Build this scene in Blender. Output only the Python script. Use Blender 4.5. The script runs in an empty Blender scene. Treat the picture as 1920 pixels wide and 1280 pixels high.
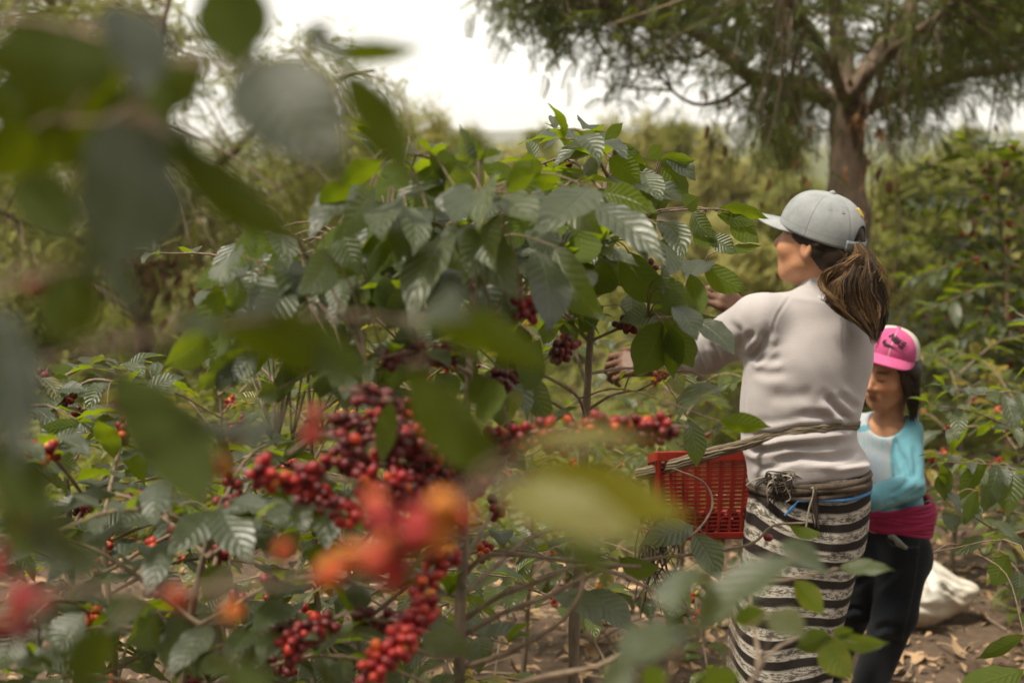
import bpy, math, random
import numpy as np
from mathutils import Vector, Matrix

SC = bpy.context.scene
COL = SC.collection
R = math.radians
# ------------------------------------------------------------------ camera
LENS = 50.0
FPX = 1920 * LENS / 36.0
CAM = np.array([0.0, 0.0, 1.69])
PITCH = R(8.04)
FWD = np.array([0, math.cos(PITCH), -math.sin(PITCH)])
UPV = np.array([0, math.sin(PITCH), math.cos(PITCH)])
RGT = np.array([1.0, 0, 0])
cd = bpy.data.cameras.new('camera')
cam = bpy.data.objects.new('camera', cd)
COL.objects.link(cam)
cam.location = CAM
cam.rotation_euler = (math.pi / 2 - PITCH, 0, 0)
cd.lens = LENS
cd.sensor_width = 36
cd.clip_start = 0.02
cd.clip_end = 5000
cd.dof.use_dof = True
cd.dof.focus_distance = 2.95
cd.dof.aperture_fstop = 2.9
SC.camera = cam
# ------------------------------------------------------------------ sky and sun
SUN_EL, SUN_AZ = 66.0, -115.0     # azimuth from +Y, negative = left
w = bpy.data.worlds.new('World')
SC.world = w
w.use_nodes = True
nt = w.node_tree
nt.nodes.clear()
o_ = nt.nodes.new('ShaderNodeOutputWorld')
bg = nt.nodes.new('ShaderNodeBackground')
bg.inputs['Strength'].default_value = 0.1
sky = nt.nodes.new('ShaderNodeTexSky')
sky.sky_type = 'NISHITA'
sky.sun_disc = False
sky.sun_elevation = R(SUN_EL)
sky.sun_rotation = R(SUN_AZ)
tc = nt.nodes.new('ShaderNodeTexCoord')
nz = nt.nodes.new('ShaderNodeTexNoise')
nz.inputs['Scale'].default_value = 3.2
nz.inputs['Detail'].default_value = 5
nz.inputs['Roughness'].default_value = 0.55
mp = nt.nodes.new('ShaderNodeMapping')
mp.inputs['Location'].default_value = (0.35, 0.1, 0.4)
mp.inputs['Scale'].default_value = (1, 1, 2.2)
nt.links.new(tc.outputs['Generated'], mp.inputs['Vector'])
nt.links.new(mp.outputs['Vector'], nz.inputs['Vector'])
rp = nt.nodes.new('ShaderNodeValToRGB')
rp.color_ramp.elements[0].position = 0.30
rp.color_ramp.elements[0].color = (0.25, 0.25, 0.25, 1)
rp.color_ramp.elements[1].position = 0.44
rp.color_ramp.elements[1].color = (1, 1, 1, 1)
nt.links.new(nz.outputs['Fac'], rp.inputs['Fac'])
mx = nt.nodes.new('ShaderNodeMixRGB')
CLOUD = 11.5
# cloud cover: brightest overhead and ahead, duller low down behind the photographer
sx_ = nt.nodes.new('ShaderNodeSeparateXYZ')
nt.links.new(tc.outputs['Generated'], sx_.inputs[0])
g1 = nt.nodes.new('ShaderNodeMath')
g1.operation = 'MULTIPLY_ADD'
nt.links.new(sx_.outputs[2], g1.inputs[0])
g1.inputs[1].default_value = 0.72
g1.inputs[2].default_value = 0.0
g2 = nt.nodes.new('ShaderNodeMath')
g2.operation = 'MULTIPLY_ADD'
nt.links.new(sx_.outputs[1], g2.inputs[0])
g2.inputs[1].default_value = 0.36
nt.links.new(g1.outputs[0], g2.inputs[2])
g3 = nt.nodes.new('ShaderNodeValToRGB')
g3.color_ramp.elements[0].position = 0.0
g3.color_ramp.elements[0].color = (0.12, 0.12, 0.12, 1)
g3.color_ramp.elements[1].position = 0.62
g3.color_ramp.elements[1].color = (0.8, 0.8, 0.8, 1)
e_ = g3.color_ramp.elements.new(0.35)
e_.color = (1.3, 1.3, 1.3, 1)
e_ = g3.color_ramp.elements.new(0.2)
e_.color = (0.3, 0.3, 0.3, 1)
nt.links.new(g2.outputs[0], g3.inputs['Fac'])
g4 = nt.nodes.new('ShaderNodeMixRGB')
g4.blend_type = 'MULTIPLY'
g4.inputs['Fac'].default_value = 1.0
g4.inputs['Color2'].default_value = (CLOUD, CLOUD * 0.965, CLOUD * 0.88, 1)
nt.links.new(g3.outputs['Color'], g4.inputs['Color1'])
nt.links.new(g4.outputs['Color'], mx.inputs['Color2'])
nt.links.new(rp.outputs['Color'], mx.inputs['Fac'])
nt.links.new(sky.outputs['Color'], mx.inputs['Color1'])
nt.links.new(mx.outputs['Color'], bg.inputs['Color'])
nt.links.new(bg.outputs[0], o_.inputs['Surface'])
ld = bpy.data.lights.new('sun', 'SUN')
ld.energy = 5.0
ld.angle = R(10)
ld.color = (1.0, 0.91, 0.76)
sun = bpy.data.objects.new('sun', ld)
COL.objects.link(sun)
az, el = R(SUN_AZ), R(SUN_EL)
sdir = Vector((math.sin(az) * math.cos(el), math.cos(az) * math.cos(el), math.sin(el)))
sun.rotation_euler = sdir.to_track_quat('Z', 'Y').to_euler()
vs = SC.view_settings
vs.view_transform = 'Standard'
vs.look = 'None'
vs.exposure = 0.28
vs.gamma = 1.0
cy = SC.cycles
cy.use_denoising = True
cy.max_bounces = 8
cy.transparent_max_bounces = 8
cy.diffuse_bounces = 2
cy.glossy_bounces = 3
cy.transmission_bounces = 4
cy.sample_clamp_indirect = 6


# ------------------------------------------------------------------ helpers
NEAR = 1.0


def P(px, py, d):
    """point seen at this pixel of the photograph, d metres along the optical axis"""
    d = d * NEAR
    return CAM + FWD * d + RGT * ((px - 960) / FPX * d) + UPV * ((640 - py) / FPX * d)


def proj(V):
    Q = np.asarray(V, float) - CAM
    d = Q @ FWD
    return 960 + (Q @ RGT) / d * FPX, 640 - (Q @ UPV) / d * FPX, d


def nrm(v):
    v = np.asarray(v, float)
    return v / (np.linalg.norm(v) + 1e-12)


def sm(a, b, x):
    t = np.clip((x - a) / (b - a), 0, 1)
    return t * t * (3 - 2 * t)


def ground_z(x, y):
    x = np.asarray(x, float)
    y = np.asarray(y, float)
    z = 0.025 * np.sin(1.7 * x + 0.6 * y) + 0.02 * np.sin(2.9 * y - 1.1 * x + 1) + 0.012 * np.sin(6.1 * x + 4.3 * y)
    z = z * sm(700, 30, np.hypot(x, y))
    z = z + 0.9 * sm(8.5, 22, y) * sm(300, 60, y)
    return z


def resample(pts, n):
    """smooth curve through the points"""
    pts = np.asarray(pts, float)
    if len(pts) == 2:
        return pts[0] + (pts[1] - pts[0]) * np.linspace(0, 1, n)[:, None]
    p = np.vstack([2 * pts[0] - pts[1], pts, 2 * pts[-1] - pts[-2]])
    m = len(pts) - 1
    t = np.linspace(0, m - 1e-9, n)
    i = t.astype(int)
    f = (t - i)[:, None]
    a, b, c, d = p[i], p[i + 1], p[i + 2], p[i + 3]
    return 0.5 * (2 * b + (c - a) * f + (2 * a - 5 * b + 4 * c - d) * f ** 2 + (3 * b - a - 3 * c + d) * f ** 3)


class MB:
    """collects geometry that becomes ONE mesh object"""

    def __init__(self):
        self.v, self.f4, self.f3, self.uv, self.a, self.c = [], [], [], [], [], []
        self.n = 0

    def add(self, V, F, uv=None, a=0.0, col=None):
        V = np.asarray(V, float).reshape(-1, 3)
        F = np.asarray(F, int)
        (self.f4 if F.shape[1] == 4 else self.f3).append(F + self.n)
        self.v.append(V)
        self.uv.append(np.zeros((len(V), 2)) if uv is None else np.asarray(uv, float))
        self.a.append(np.broadcast_to(np.asarray(a, float), (len(V),)))
        self.c.append(None if col is None else np.broadcast_to(np.asarray(col, float), (len(V), 3)))
        self.n += len(V)

    def build(self, name, mat, parent=None, smooth=True):
        me = bpy.data.meshes.new(name)
        V = np.vstack(self.v)
        me.vertices.add(len(V))
        me.vertices.foreach_set('co', V.ravel())
        f4 = np.vstack(self.f4) if self.f4 else np.zeros((0, 4), int)
        f3 = np.vstack(self.f3) if self.f3 else np.zeros((0, 3), int)
        L = np.concatenate([f4.ravel(), f3.ravel()]).astype(np.int32)
        st = np.concatenate([np.arange(len(f4)) * 4, len(f4) * 4 + np.arange(len(f3)) * 3]).astype(np.int32)
        me.loops.add(len(L))
        me.loops.foreach_set('vertex_index', L)
        me.polygons.add(len(st))
        me.polygons.foreach_set('loop_start', st)
        me.polygons.foreach_set('use_smooth', np.full(len(st), smooth))
        uvl = me.uv_layers.new(name='UVMap')
        uvl.data.foreach_set('uv', np.vstack(self.uv)[L].astype(np.float32).ravel())
        at = me.attributes.new('var', 'FLOAT', 'POINT')
        at.data.foreach_set('value', np.concatenate(self.a).astype(np.float32))
        if any(c is not None for c in self.c):
            cc = np.vstack([np.full((len(v), 3), 0.5) if c is None else c for v, c in zip(self.v, self.c)])
            cc = np.hstack([cc, np.ones((len(cc), 1))])
            at = me.attributes.new('tint', 'FLOAT_COLOR', 'POINT')
            at.data.foreach_set('color', cc.astype(np.float32).ravel())
        me.update(calc_edges=True)
        me.validate()
        me.materials.append(mat)
        ob = bpy.data.objects.new(name, me)
        COL.objects.link(ob)
        if parent is not None:
            setparent(ob, parent)
        return ob


def world_loc(o):
    l = np.zeros(3)
    while o is not None:
        l = l + np.array(o.location)
        o = o.parent
    return l


def setparent(ob, parent):
    ob.parent = parent
    ob.location = -world_loc(parent)


def tag(o, label=None, cat=None, group=None, kind=None):
    if label:
        o['label'] = label
    if cat:
        o['category'] = cat
    if group:
        o['group'] = group
    if kind:
        o['kind'] = kind
    return o


def empty(name, loc, label=None, cat=None, group=None):
    o = bpy.data.objects.new(name, None)
    o.empty_display_size = 0.1
    COL.objects.link(o)
    o.location = loc
    return tag(o, label, cat, group)


KIDS = {}


def copy_tree(o, parent=None):
    c = o.copy()
    COL.objects.link(c)
    if parent is not None:
        c.parent = parent
    for ch in o.children:
        copy_tree(ch, c)
    return c


def tube(mb, pts, rad, sides=6, a=0.0, col=None, cap=True):
    pts = np.asarray(pts, float)
    n = len(pts)
    rad = np.broadcast_to(np.asarray(rad, float), (n,))
    T = np.gradient(pts, axis=0)
    T /= np.linalg.norm(T, axis=1)[:, None] + 1e-12
    ref = np.array([0, 0, 1.0]) if abs(T[0][2]) < 0.9 else np.array([1.0, 0, 0])
    N = np.zeros_like(pts)
    x = np.cross(ref, T[0])
    for i in range(n):
        x = x - T[i] * (x @ T[i])
        x = x / (np.linalg.norm(x) + 1e-12)
        N[i] = x
    B = np.cross(T, N)
    an = np.arange(sides) * 2 * math.pi / sides
    ring = N[:, None, :] * np.cos(an)[None, :, None] + B[:, None, :] * np.sin(an)[None, :, None]
    V = pts[:, None, :] + ring * rad[:, None, None]
    i, j = np.meshgrid(np.arange(n - 1), np.arange(sides), indexing='ij')
    j2 = (j + 1) % sides
    F = np.stack([i * sides + j, i * sides + j2, (i + 1) * sides + j2, (i + 1) * sides + j], -1).reshape(-1, 4)
    ln = np.concatenate([[0], np.cumsum(np.linalg.norm(np.diff(pts, axis=0), axis=1))])
    uv = np.stack([np.broadcast_to(an / 6.283, (n, sides)), np.broadcast_to(ln[:, None], (n, sides))], -1).reshape(-1, 2)
    mb.add(V.reshape(-1, 3), F, uv, a, col)
    if cap:
        for e, k in ((0, 0), (1, n - 1)):
            c = mb.n
            off = (0 if e == 0 else n - 1) * sides
            V2 = np.vstack([V[k], pts[k][None] + T[k] * rad[k] * (0.5 if e else -0.5)])
            q = np.arange(sides)
            q2 = (q + 1) % sides
            F3 = np.stack([q2, q, np.full(sides, sides)], -1) if e == 0 else np.stack([q, q2, np.full(sides, sides)], -1)
            mb.add(V2, F3, None, a, col)


# ---- materials
def mat_new(name):
    m = bpy.data.materials.new(name)
    m.use_nodes = True
    t = m.node_tree
    t.nodes.clear()
    out = t.nodes.new('ShaderNodeOutputMaterial')
    return m, t, out


def nd(t, ty, **kw):
    n = t.nodes.new(ty)
    for k, v in kw.items():
        setattr(n, k, v)
    return n


def setin(n, **kw):
    for k, v in kw.items():
        n.inputs[k.replace('_', ' ')].default_value = v
    return n


def math_n(t, op, a, b=None, c=None):
    n = t.nodes.new('ShaderNodeMath')
    n.operation = op
    for i, x in enumerate((a, b, c)):
        if x is None:
            continue
        if isinstance(x, (int, float)):
            n.inputs[i].default_value = x
        else:
            t.links.new(x, n.inputs[i])
    return n.outputs[0]


def ramp(t, fac, stops, interp='LINEAR'):
    n = t.nodes.new('ShaderNodeValToRGB')
    n.color_ramp.interpolation = interp
    e = n.color_ramp.elements
    while len(e) < len(stops):
        e.new(0.5)
    for k, (p, c) in enumerate(stops):
        e[k].position = p
        e[k].color = (*c, 1) if len(c) == 3 else c
    t.links.new(fac, n.inputs['Fac'])
    return n.outputs['Color']


def mixc(t, f, a, b, mode='MIX'):
    n = t.nodes.new('ShaderNodeMixRGB')
    n.blend_type = mode
    for i, x in ((0, f), (1, a), (2, b)):
        if isinstance(x, (int, float)):
            n.inputs[i].default_value = x
        elif isinstance(x, (tuple, list)):
            n.inputs[i].default_value = (*x, 1)
        else:
            t.links.new(x, n.inputs[i])
    return n.outputs[0]


def noise_n(t, scale, detail=4, rough=0.55, vec=None, stretch=None):
    n = t.nodes.new('ShaderNodeTexNoise')
    n.inputs['Scale'].default_value = scale
    n.inputs['Detail'].default_value = detail
    n.inputs['Roughness'].default_value = rough
    if vec is None:
        vec = t.nodes.new('ShaderNodeTexCoord').outputs['Object']
    if stretch:
        mpn = t.nodes.new('ShaderNodeMapping')
        mpn.inputs['Scale'].default_value = stretch
        t.links.new(vec, mpn.inputs['Vector'])
        vec = mpn.outputs['Vector']
    t.links.new(vec, n.inputs['Vector'])
    return n.outputs['Fac']


def attr(t, name, out='Fac'):
    n = t.nodes.new('ShaderNodeAttribute')
    n.attribute_name = name
    return n.outputs[out]


def bump(t, h, strength, dist):
    b = t.nodes.new('ShaderNodeBump')
    b.inputs['Strength'].default_value = strength
    b.inputs['Distance'].default_value = dist
    t.links.new(h, b.inputs['Height'])
    return b.outputs['Normal']


def link(t, a, b):
    if isinstance(a, (int, float)):
        b.default_value = a
    elif isinstance(a, (tuple, list)):
        b.default_value = (*a, 1) if len(a) == 3 else a
    else:
        t.links.new(a, b)


def simple(name, color, rough=0.8, nscale=None, bstr=0.0, bdist=0.002, spec=0.4, var=None, sheen=0.0):
    """noise-varied principled; color may be an RGB or two RGBs"""
    m, t, out = mat_new(name)
    b = nd(t, 'ShaderNodeBsdfPrincipled')
    if isinstance(color[0], (tuple, list)):
        f = noise_n(t, nscale or 8, 6, 0.6)
        f = ramp(t, f, [(0.3, color[0]), (0.7, color[1])])
    else:
        f = color
    link(t, f, b.inputs['Base Color'])
    setin(b, Roughness=rough)
    b.inputs['Specular IOR Level'].default_value = spec
    if sheen:
        b.inputs['Sheen Weight'].default_value = sheen
    if bstr:
        link(t, bump(t, noise_n(t, (nscale or 8) * 4, 8, 0.65), bstr, bdist), b.inputs['Normal'])
    link(t, b.outputs[0], out.inputs['Surface'])
    return m


def leaf_mat(name, dark, light, trans, rough=0.34, spec=0.55, tmix=0.3, spots=True, vein=True, coat=0.0):
    m, t, out = mat_new(name)
    b = nd(t, 'ShaderNodeBsdfPrincipled')
    v = attr(t, 'var')
    uvn = nd(t, 'ShaderNodeUVMap').outputs[0]
    sep = nd(t, 'ShaderNodeSeparateXYZ')
    link(t, uvn, sep.inputs[0])
    au = math_n(t, 'ABSOLUTE', math_n(t, 'MULTIPLY_ADD', sep.outputs[0], 2.0, -1.0))
    base = mixc(t, v, dark, light)
    big = noise_n(t, 25, 3)
    base = mixc(t, math_n(t, 'MULTIPLY', big, 0.5), base, tuple(c * 0.55 for c in dark))
    tcol = mixc(t, v, tuple(c * 0.75 for c in trans), trans)
    # yellow ageing from the margin on the leaves whose var is high
    age = math_n(t, 'MULTIPLY', ramp(t, v, [(0.86, (0, 0, 0)), (0.97, (1, 1, 1))]), ramp(t, math_n(t, 'ADD', math_n(t, 'MULTIPLY', au, 0.5), big), [(0.45, (0, 0, 0)), (0.95, (1, 1, 1))]))
    base = mixc(t, age, base, (0.30, 0.20, 0.025))
    tcol = mixc(t, age, tcol, (0.55, 0.36, 0.03))
    if vein:
        ph = math_n(t, 'MULTIPLY', math_n(t, 'MULTIPLY_ADD', au, -0.22, sep.outputs[1]), 9.0 * math.pi)
        h = math_n(t, 'ABSOLUTE', math_n(t, 'SINE', ph))
        mid = ramp(t, au, [(0.02, (0, 0, 0)), (0.09, (1, 1, 1))])
        h2 = math_n(t, 'MULTIPLY', math_n(t, 'POWER', h, 0.6), mid)
        vl = math_n(t, 'SUBTRACT', 1.0, ramp(t, h2, [(0.0, (0, 0, 0)), (0.28, (1, 1, 1))]))
        base = mixc(t, math_n(t, 'MULTIPLY', vl, 0.2), base, tuple(min(1, c * 2.2 + 0.01) for c in light))
        tcol = mixc(t, math_n(t, 'MULTIPLY', vl, 0.3), tcol, tuple(c * 1.5 for c in trans))
        link(t, bump(t, math_n(t, 'MULTIPLY_ADD', noise_n(t, 60, 3), 0.5, math_n(t, 'MULTIPLY', h2, math_n(t, 'MULTIPLY_ADD', v, 0.8, 0.25))), 0.9, 0.0024), b.inputs['Normal'])
    if spots:
        sp = ramp(t, noise_n(t, 95, 2, 0.4), [(0.70, (0, 0, 0)), (0.76, (1, 1, 1))])
        sp = math_n(t, 'MULTIPLY', sp, ramp(t, v, [(0.45, (0, 0, 0)), (0.8, (1, 1, 1))]))
        base = mixc(t, sp, base, (0.16, 0.075, 0.015))
        tcol = mixc(t, sp, tcol, (0.22, 0.11, 0.012))
    # the underside is paler and dull
    geo = nd(t, 'ShaderNodeNewGeometry')
    base = mixc(t, geo.outputs['Backfacing'], base, mixc(t, 0.5, base, tuple(c * 1.6 for c in light)))
    link(t, base, b.inputs['Base Color'])
    link(t, math_n(t, 'MULTIPLY_ADD', geo.outputs['Backfacing'], 0.25, math_n(t, 'MULTIPLY_ADD', noise_n(t, 18, 5), 0.4, rough - 0.2)), b.inputs['Roughness'])
    link(t, math_n(t, 'MULTIPLY_ADD', geo.outputs['Backfacing'], 0.25 - spec, spec), b.inputs['Specular IOR Level'])
    if coat:
        link(t, math_n(t, 'MULTIPLY_ADD', geo.outputs['Backfacing'], -coat, coat), b.inputs['Coat Weight'])
        b.inputs['Coat Roughness'].default_value = 0.42
    tr = nd(t, 'ShaderNodeBsdfTranslucent')
    link(t, tcol, tr.inputs['Color'])
    ms = nd(t, 'ShaderNodeMixShader')
    ms.inputs[0].default_value = tmix
    link(t, b.outputs[0], ms.inputs[1])
    link(t, tr.outputs[0], ms.inputs[2])
    link(t, ms.outputs[0], out.inputs['Surface'])
    return m


def bark_mat(name, c1, c2, scale=30, stretch=(1, 1, 0.25)):
    m, t, out = mat_new(name)
    b = nd(t, 'ShaderNodeBsdfPrincipled')
    n = noise_n(t, scale, 8, 0.7, stretch=stretch)
    link(t, ramp(t, n, [(0.3, c1), (0.68, c2)]), b.inputs['Base Color'])
    setin(b, Roughness=0.9)
    link(t, bump(t, n, 0.8, 0.01), b.inputs['Normal'])
    link(t, b.outputs[0], out.inputs['Surface'])
    return m


def tint_mat(name, rough=0.6, spec=0.35, sub=0.0, nscale=None, bstr=0.0, bdist=0.001, sheen=0.0, mott=0.15, weave=0.0):
    """surface whose own colours are stored on the mesh (skin, printed cloth)"""
    m, t, out = mat_new(name)
    b = nd(t, 'ShaderNodeBsdfPrincipled')
    c = attr(t, 'tint', 'Color')
    if mott:
        c = mixc(t, mott, c, ramp(t, noise_n(t, 35, 5, 0.6), [(0.35, (0.35, 0.35, 0.35)), (0.65, (1, 1, 1))]), 'MULTIPLY')
    link(t, c, b.inputs['Base Color'])
    setin(b, Roughness=rough)
    b.inputs['Specular IOR Level'].default_value = spec
    if sub:
        b.inputs['Subsurface Weight'].default_value = sub
        b.inputs['Subsurface Radius'].default_value = (0.012, 0.005, 0.003)
        b.inputs['Subsurface Scale'].default_value = 0.5
    if sheen:
        b.inputs['Sheen Weight'].default_value = sheen
    if bstr:
        link(t, bump(t, noise_n(t, nscale or 200, 4, 0.6), bstr, bdist), b.inputs['Normal'])
    link(t, b.outputs[0], out.inputs['Surface'])
    return m


# ------------------------------------------------------------------ material set
M_LEAF = leaf_mat('coffee_leaf', (0.008, 0.017, 0.002), (0.046, 0.068, 0.006), (0.34, 0.45, 0.008), 0.48, 1.0, 0.34)
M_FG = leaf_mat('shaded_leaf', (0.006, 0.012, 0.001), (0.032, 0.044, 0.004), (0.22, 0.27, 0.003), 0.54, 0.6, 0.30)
M_LIT = leaf_mat('lit_leaf', (0.10, 0.10, 0.012), (0.20, 0.19, 0.035), (0.46, 0.42, 0.03), 0.4, 0.6, 0.45)  # coffee leaf painted paler, with the sheen of lit foreground leaves in its colour
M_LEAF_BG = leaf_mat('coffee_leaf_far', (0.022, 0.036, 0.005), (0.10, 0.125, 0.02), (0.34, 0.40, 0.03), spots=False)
M_NEEDLE = leaf_mat('feather_leaf_dark', (0.016, 0.024, 0.005), (0.075, 0.09, 0.02), (0.24, 0.28, 0.025), 0.5, 0.35, 0.35, False, False)
M_OLIVE = leaf_mat('feather_leaf_olive', (0.05, 0.06, 0.012), (0.19, 0.20, 0.05), (0.38, 0.38, 0.06), 0.5, 0.35, 0.4, False, False)
M_PALE = leaf_mat('feather_leaf_pale', (0.13, 0.13, 0.04), (0.35, 0.325, 0.115), (0.54, 0.49, 0.13), 0.55, 0.3, 0.4, False, False)
M_DEAD = leaf_mat('dead_leaf', (0.14, 0.07, 0.035), (0.36, 0.21, 0.11), (0.4, 0.2, 0.08), 0.7, 0.2, 0.25, False, False)
M_STEM = bark_mat('coffee_bark', (0.10, 0.075, 0.05), (0.26, 0.2, 0.14), 60)
M_TWIG = bark_mat('twig_bark', (0.13, 0.09, 0.055), (0.30, 0.22, 0.15), 60)
M_BARK = bark_mat('tree_bark', (0.075, 0.052, 0.036), (0.30, 0.215, 0.155), 14)
M_SOIL = None


def berry_material():
    m, t, out = mat_new('coffee_cherry')
    b = nd(t, 'ShaderNodeBsdfPrincipled')
    v = attr(t, 'var')
    uvn = nd(t, 'ShaderNodeUVMap').outputs[0]
    sep = nd(t, 'ShaderNodeSeparateXYZ')
    link(t, uvn, sep.inputs[0])
    c = ramp(t, v, [(0.0, (0.035, 0.006, 0.006)), (0.3, (0.13, 0.006, 0.007)), (0.55, (0.36, 0.010, 0.008)), (0.75, (0.58, 0.08, 0.008)), (0.88, (0.68, 0.30, 0.012)), (1.0, (0.42, 0.42, 0.05))])
    c = mixc(t, math_n(t, 'MULTIPLY', noise_n(t, 130, 3), 0.5), c, (0.05, 0.006, 0.006))
    c = mixc(t, ramp(t, sep.outputs[1], [(0.93, (0, 0, 0)), (0.97, (1, 1, 1))]), c, (0.03, 0.02, 0.012))
    link(t, c, b.inputs['Base Color'])
    setin(b, Roughness=0.47)
    b.inputs['Specular IOR Level'].default_value = 0.4
    b.inputs['Subsurface Weight'].default_value = 0.06
    b.inputs['Subsurface Radius'].default_value = (0.006, 0.002, 0.001)
    b.inputs['Subsurface Scale'].default_value = 0.6
    link(t, b.outputs[0], out.inputs['Surface'])
    return m


M_BERRY = berry_material()

# ------------------------------------------------------------------ the land
def ground():
    xs = np.concatenate([[-900, -300, -100, -40, -20], np.arange(-12, 12.01, 0.16), [20, 40, 100, 300, 900]])
    ys = np.concatenate([[-100, -20, -6], np.arange(-2, 16.01, 0.16), [20, 26, 34, 45, 60, 90, 150, 300, 600, 1000, 1600]])
    X, Y = np.meshgrid(xs, ys, indexing='ij')
    Z = ground_z(X, Y)
    n, m = X.shape
    i, j = np.meshgrid(np.arange(n - 1), np.arange(m - 1), indexing='ij')
    F = np.stack([i * m + j, (i + 1) * m + j, (i + 1) * m + j + 1, i * m + j + 1], -1).reshape(-1, 4)
    mb = MB()
    mb.add(np.stack([X, Y, Z], -1).reshape(-1, 3), F)
    m_, t, out = mat_new('soil')
    b = nd(t, 'ShaderNodeBsdfPrincipled')
    n1 = noise_n(t, 1.6, 6, 0.6)
    n2 = noise_n(t, 28, 8, 0.7)
    c = ramp(t, n2, [(0.3, (0.045, 0.03, 0.02)), (0.52, (0.12, 0.08, 0.052)), (0.72, (0.23, 0.15, 0.09))])
    c = mixc(t, ramp(t, n1, [(0.42, (0, 0, 0)), (0.6, (0.7, 0.7, 0.7))]), c, (0.16, 0.1, 0.062))
    far = ramp(t, math_n(t, 'MULTIPLY', nd(t, 'ShaderNodeSeparateXYZ').outputs[1], 1.0), [(0, (0, 0, 0)), (1, (1, 1, 1))])
    pos = nd(t, 'ShaderNodeNewGeometry').outputs['Position']
    sp = nd(t, 'ShaderNodeSeparateXYZ')
    link(t, pos, sp.inputs[0])
    fr = ramp(t, math_n(t, 'MULTIPLY', sp.outputs[1], 0.02), [(0.2, (0, 0, 0)), (0.5, (1, 1, 1))])
    c = mixc(t, fr, c, (0.10, 0.105, 0.045))
    link(t, c, b.inputs['Base Color'])
    setin(b, Roughness=0.95)
    link(t, bump(t, math_n(t, 'ADD', n2, n1), 1.0, 0.03), b.inputs['Normal'])
    link(t, b.outputs[0], out.inputs['Surface'])
    tag(mb.build('ground', m_), kind='structure')


def hills():
    mb = MB()
    xs = np.linspace(-900, 900, 120)
    rows = [(760, 0.0), (820, 0.45), (900, 0.9), (980, 1.0), (1150, 0.6), (1400, 0.0)]
    H = 6 + 3 * np.sin(xs / 170 + 1.2) + 1.5 * np.sin(xs / 61) + 0.7 * np.sin(xs / 23 + 2) + 4 * sm(0, 200, xs)
    V = np.array([[(x, y, h * k - 1) for y, k in rows] for x, h in zip(xs, H)])
    n, m = len(xs), len(rows)
    i, j = np.meshgrid(np.arange(n - 1), np.arange(m - 1), indexing='ij')
    F = np.stack([i * m + j, (i + 1) * m + j, (i + 1) * m + j + 1, i * m + j + 1], -1).reshape(-1, 4)
    mb.add(V.reshape(-1, 3), F)
    o = mb.build('hills', simple('hill_forest', ((0.05, 0.06, 0.03), (0.11, 0.12, 0.06)), 0.95, 0.02))
    tag(o, kind='structure')


ground()
hills()


def curl_leaf_cloud(mb, C, D, S, Wd, var, rng, curl=0.5):
    """many small curled leaves: C centres, D directions, S lengths"""
    n = len(C)
    v = np.linspace(0, 1, 4)
    wv = np.array([0.12, 0.9, 0.75, 0.05])
    up = rng.normal(size=(n, 3)) * 0.5 + np.array([0, 0, 1])
    D = D / np.linalg.norm(D, axis=1)[:, None]
    Y = np.cross(up, D)
    Y /= np.linalg.norm(Y, axis=1)[:, None]
    Z = np.cross(D, Y)
    cu = rng.uniform(-curl, curl, n)
    fo = rng.uniform(-0.1, 0.8, n)
    V = np.zeros((n, 4, 3, 3))
    for k in range(4):
        for u in (-1, 0, 1):
            V[:, k, u + 1] = C + D * (S * (v[k] - 0.5))[:, None] + Y * (Wd * 0.5 * wv[k] * u)[:, None] + Z * (S * cu * (4 * v[k] * (1 - v[k]) - 0.5) * 0.5 + abs(u) * Wd * 0.5 * wv[k] * fo)[:, None]
    base = np.arange(n)[:, None, None] * 12
    q = np.array([[k * 3 + u, k * 3 + u + 1, (k + 1) * 3 + u + 1, (k + 1) * 3 + u] for k in range(3) for u in range(2)])
    F = (base + q[None]).reshape(-1, 4)
    uv = np.tile(np.array([[(u + 1) / 2, v[k]] for k in range(4) for u in (-1, 0, 1)]), (n, 1))
    mb.add(V.reshape(-1, 3), F, uv, np.repeat(var, 12))


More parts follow.
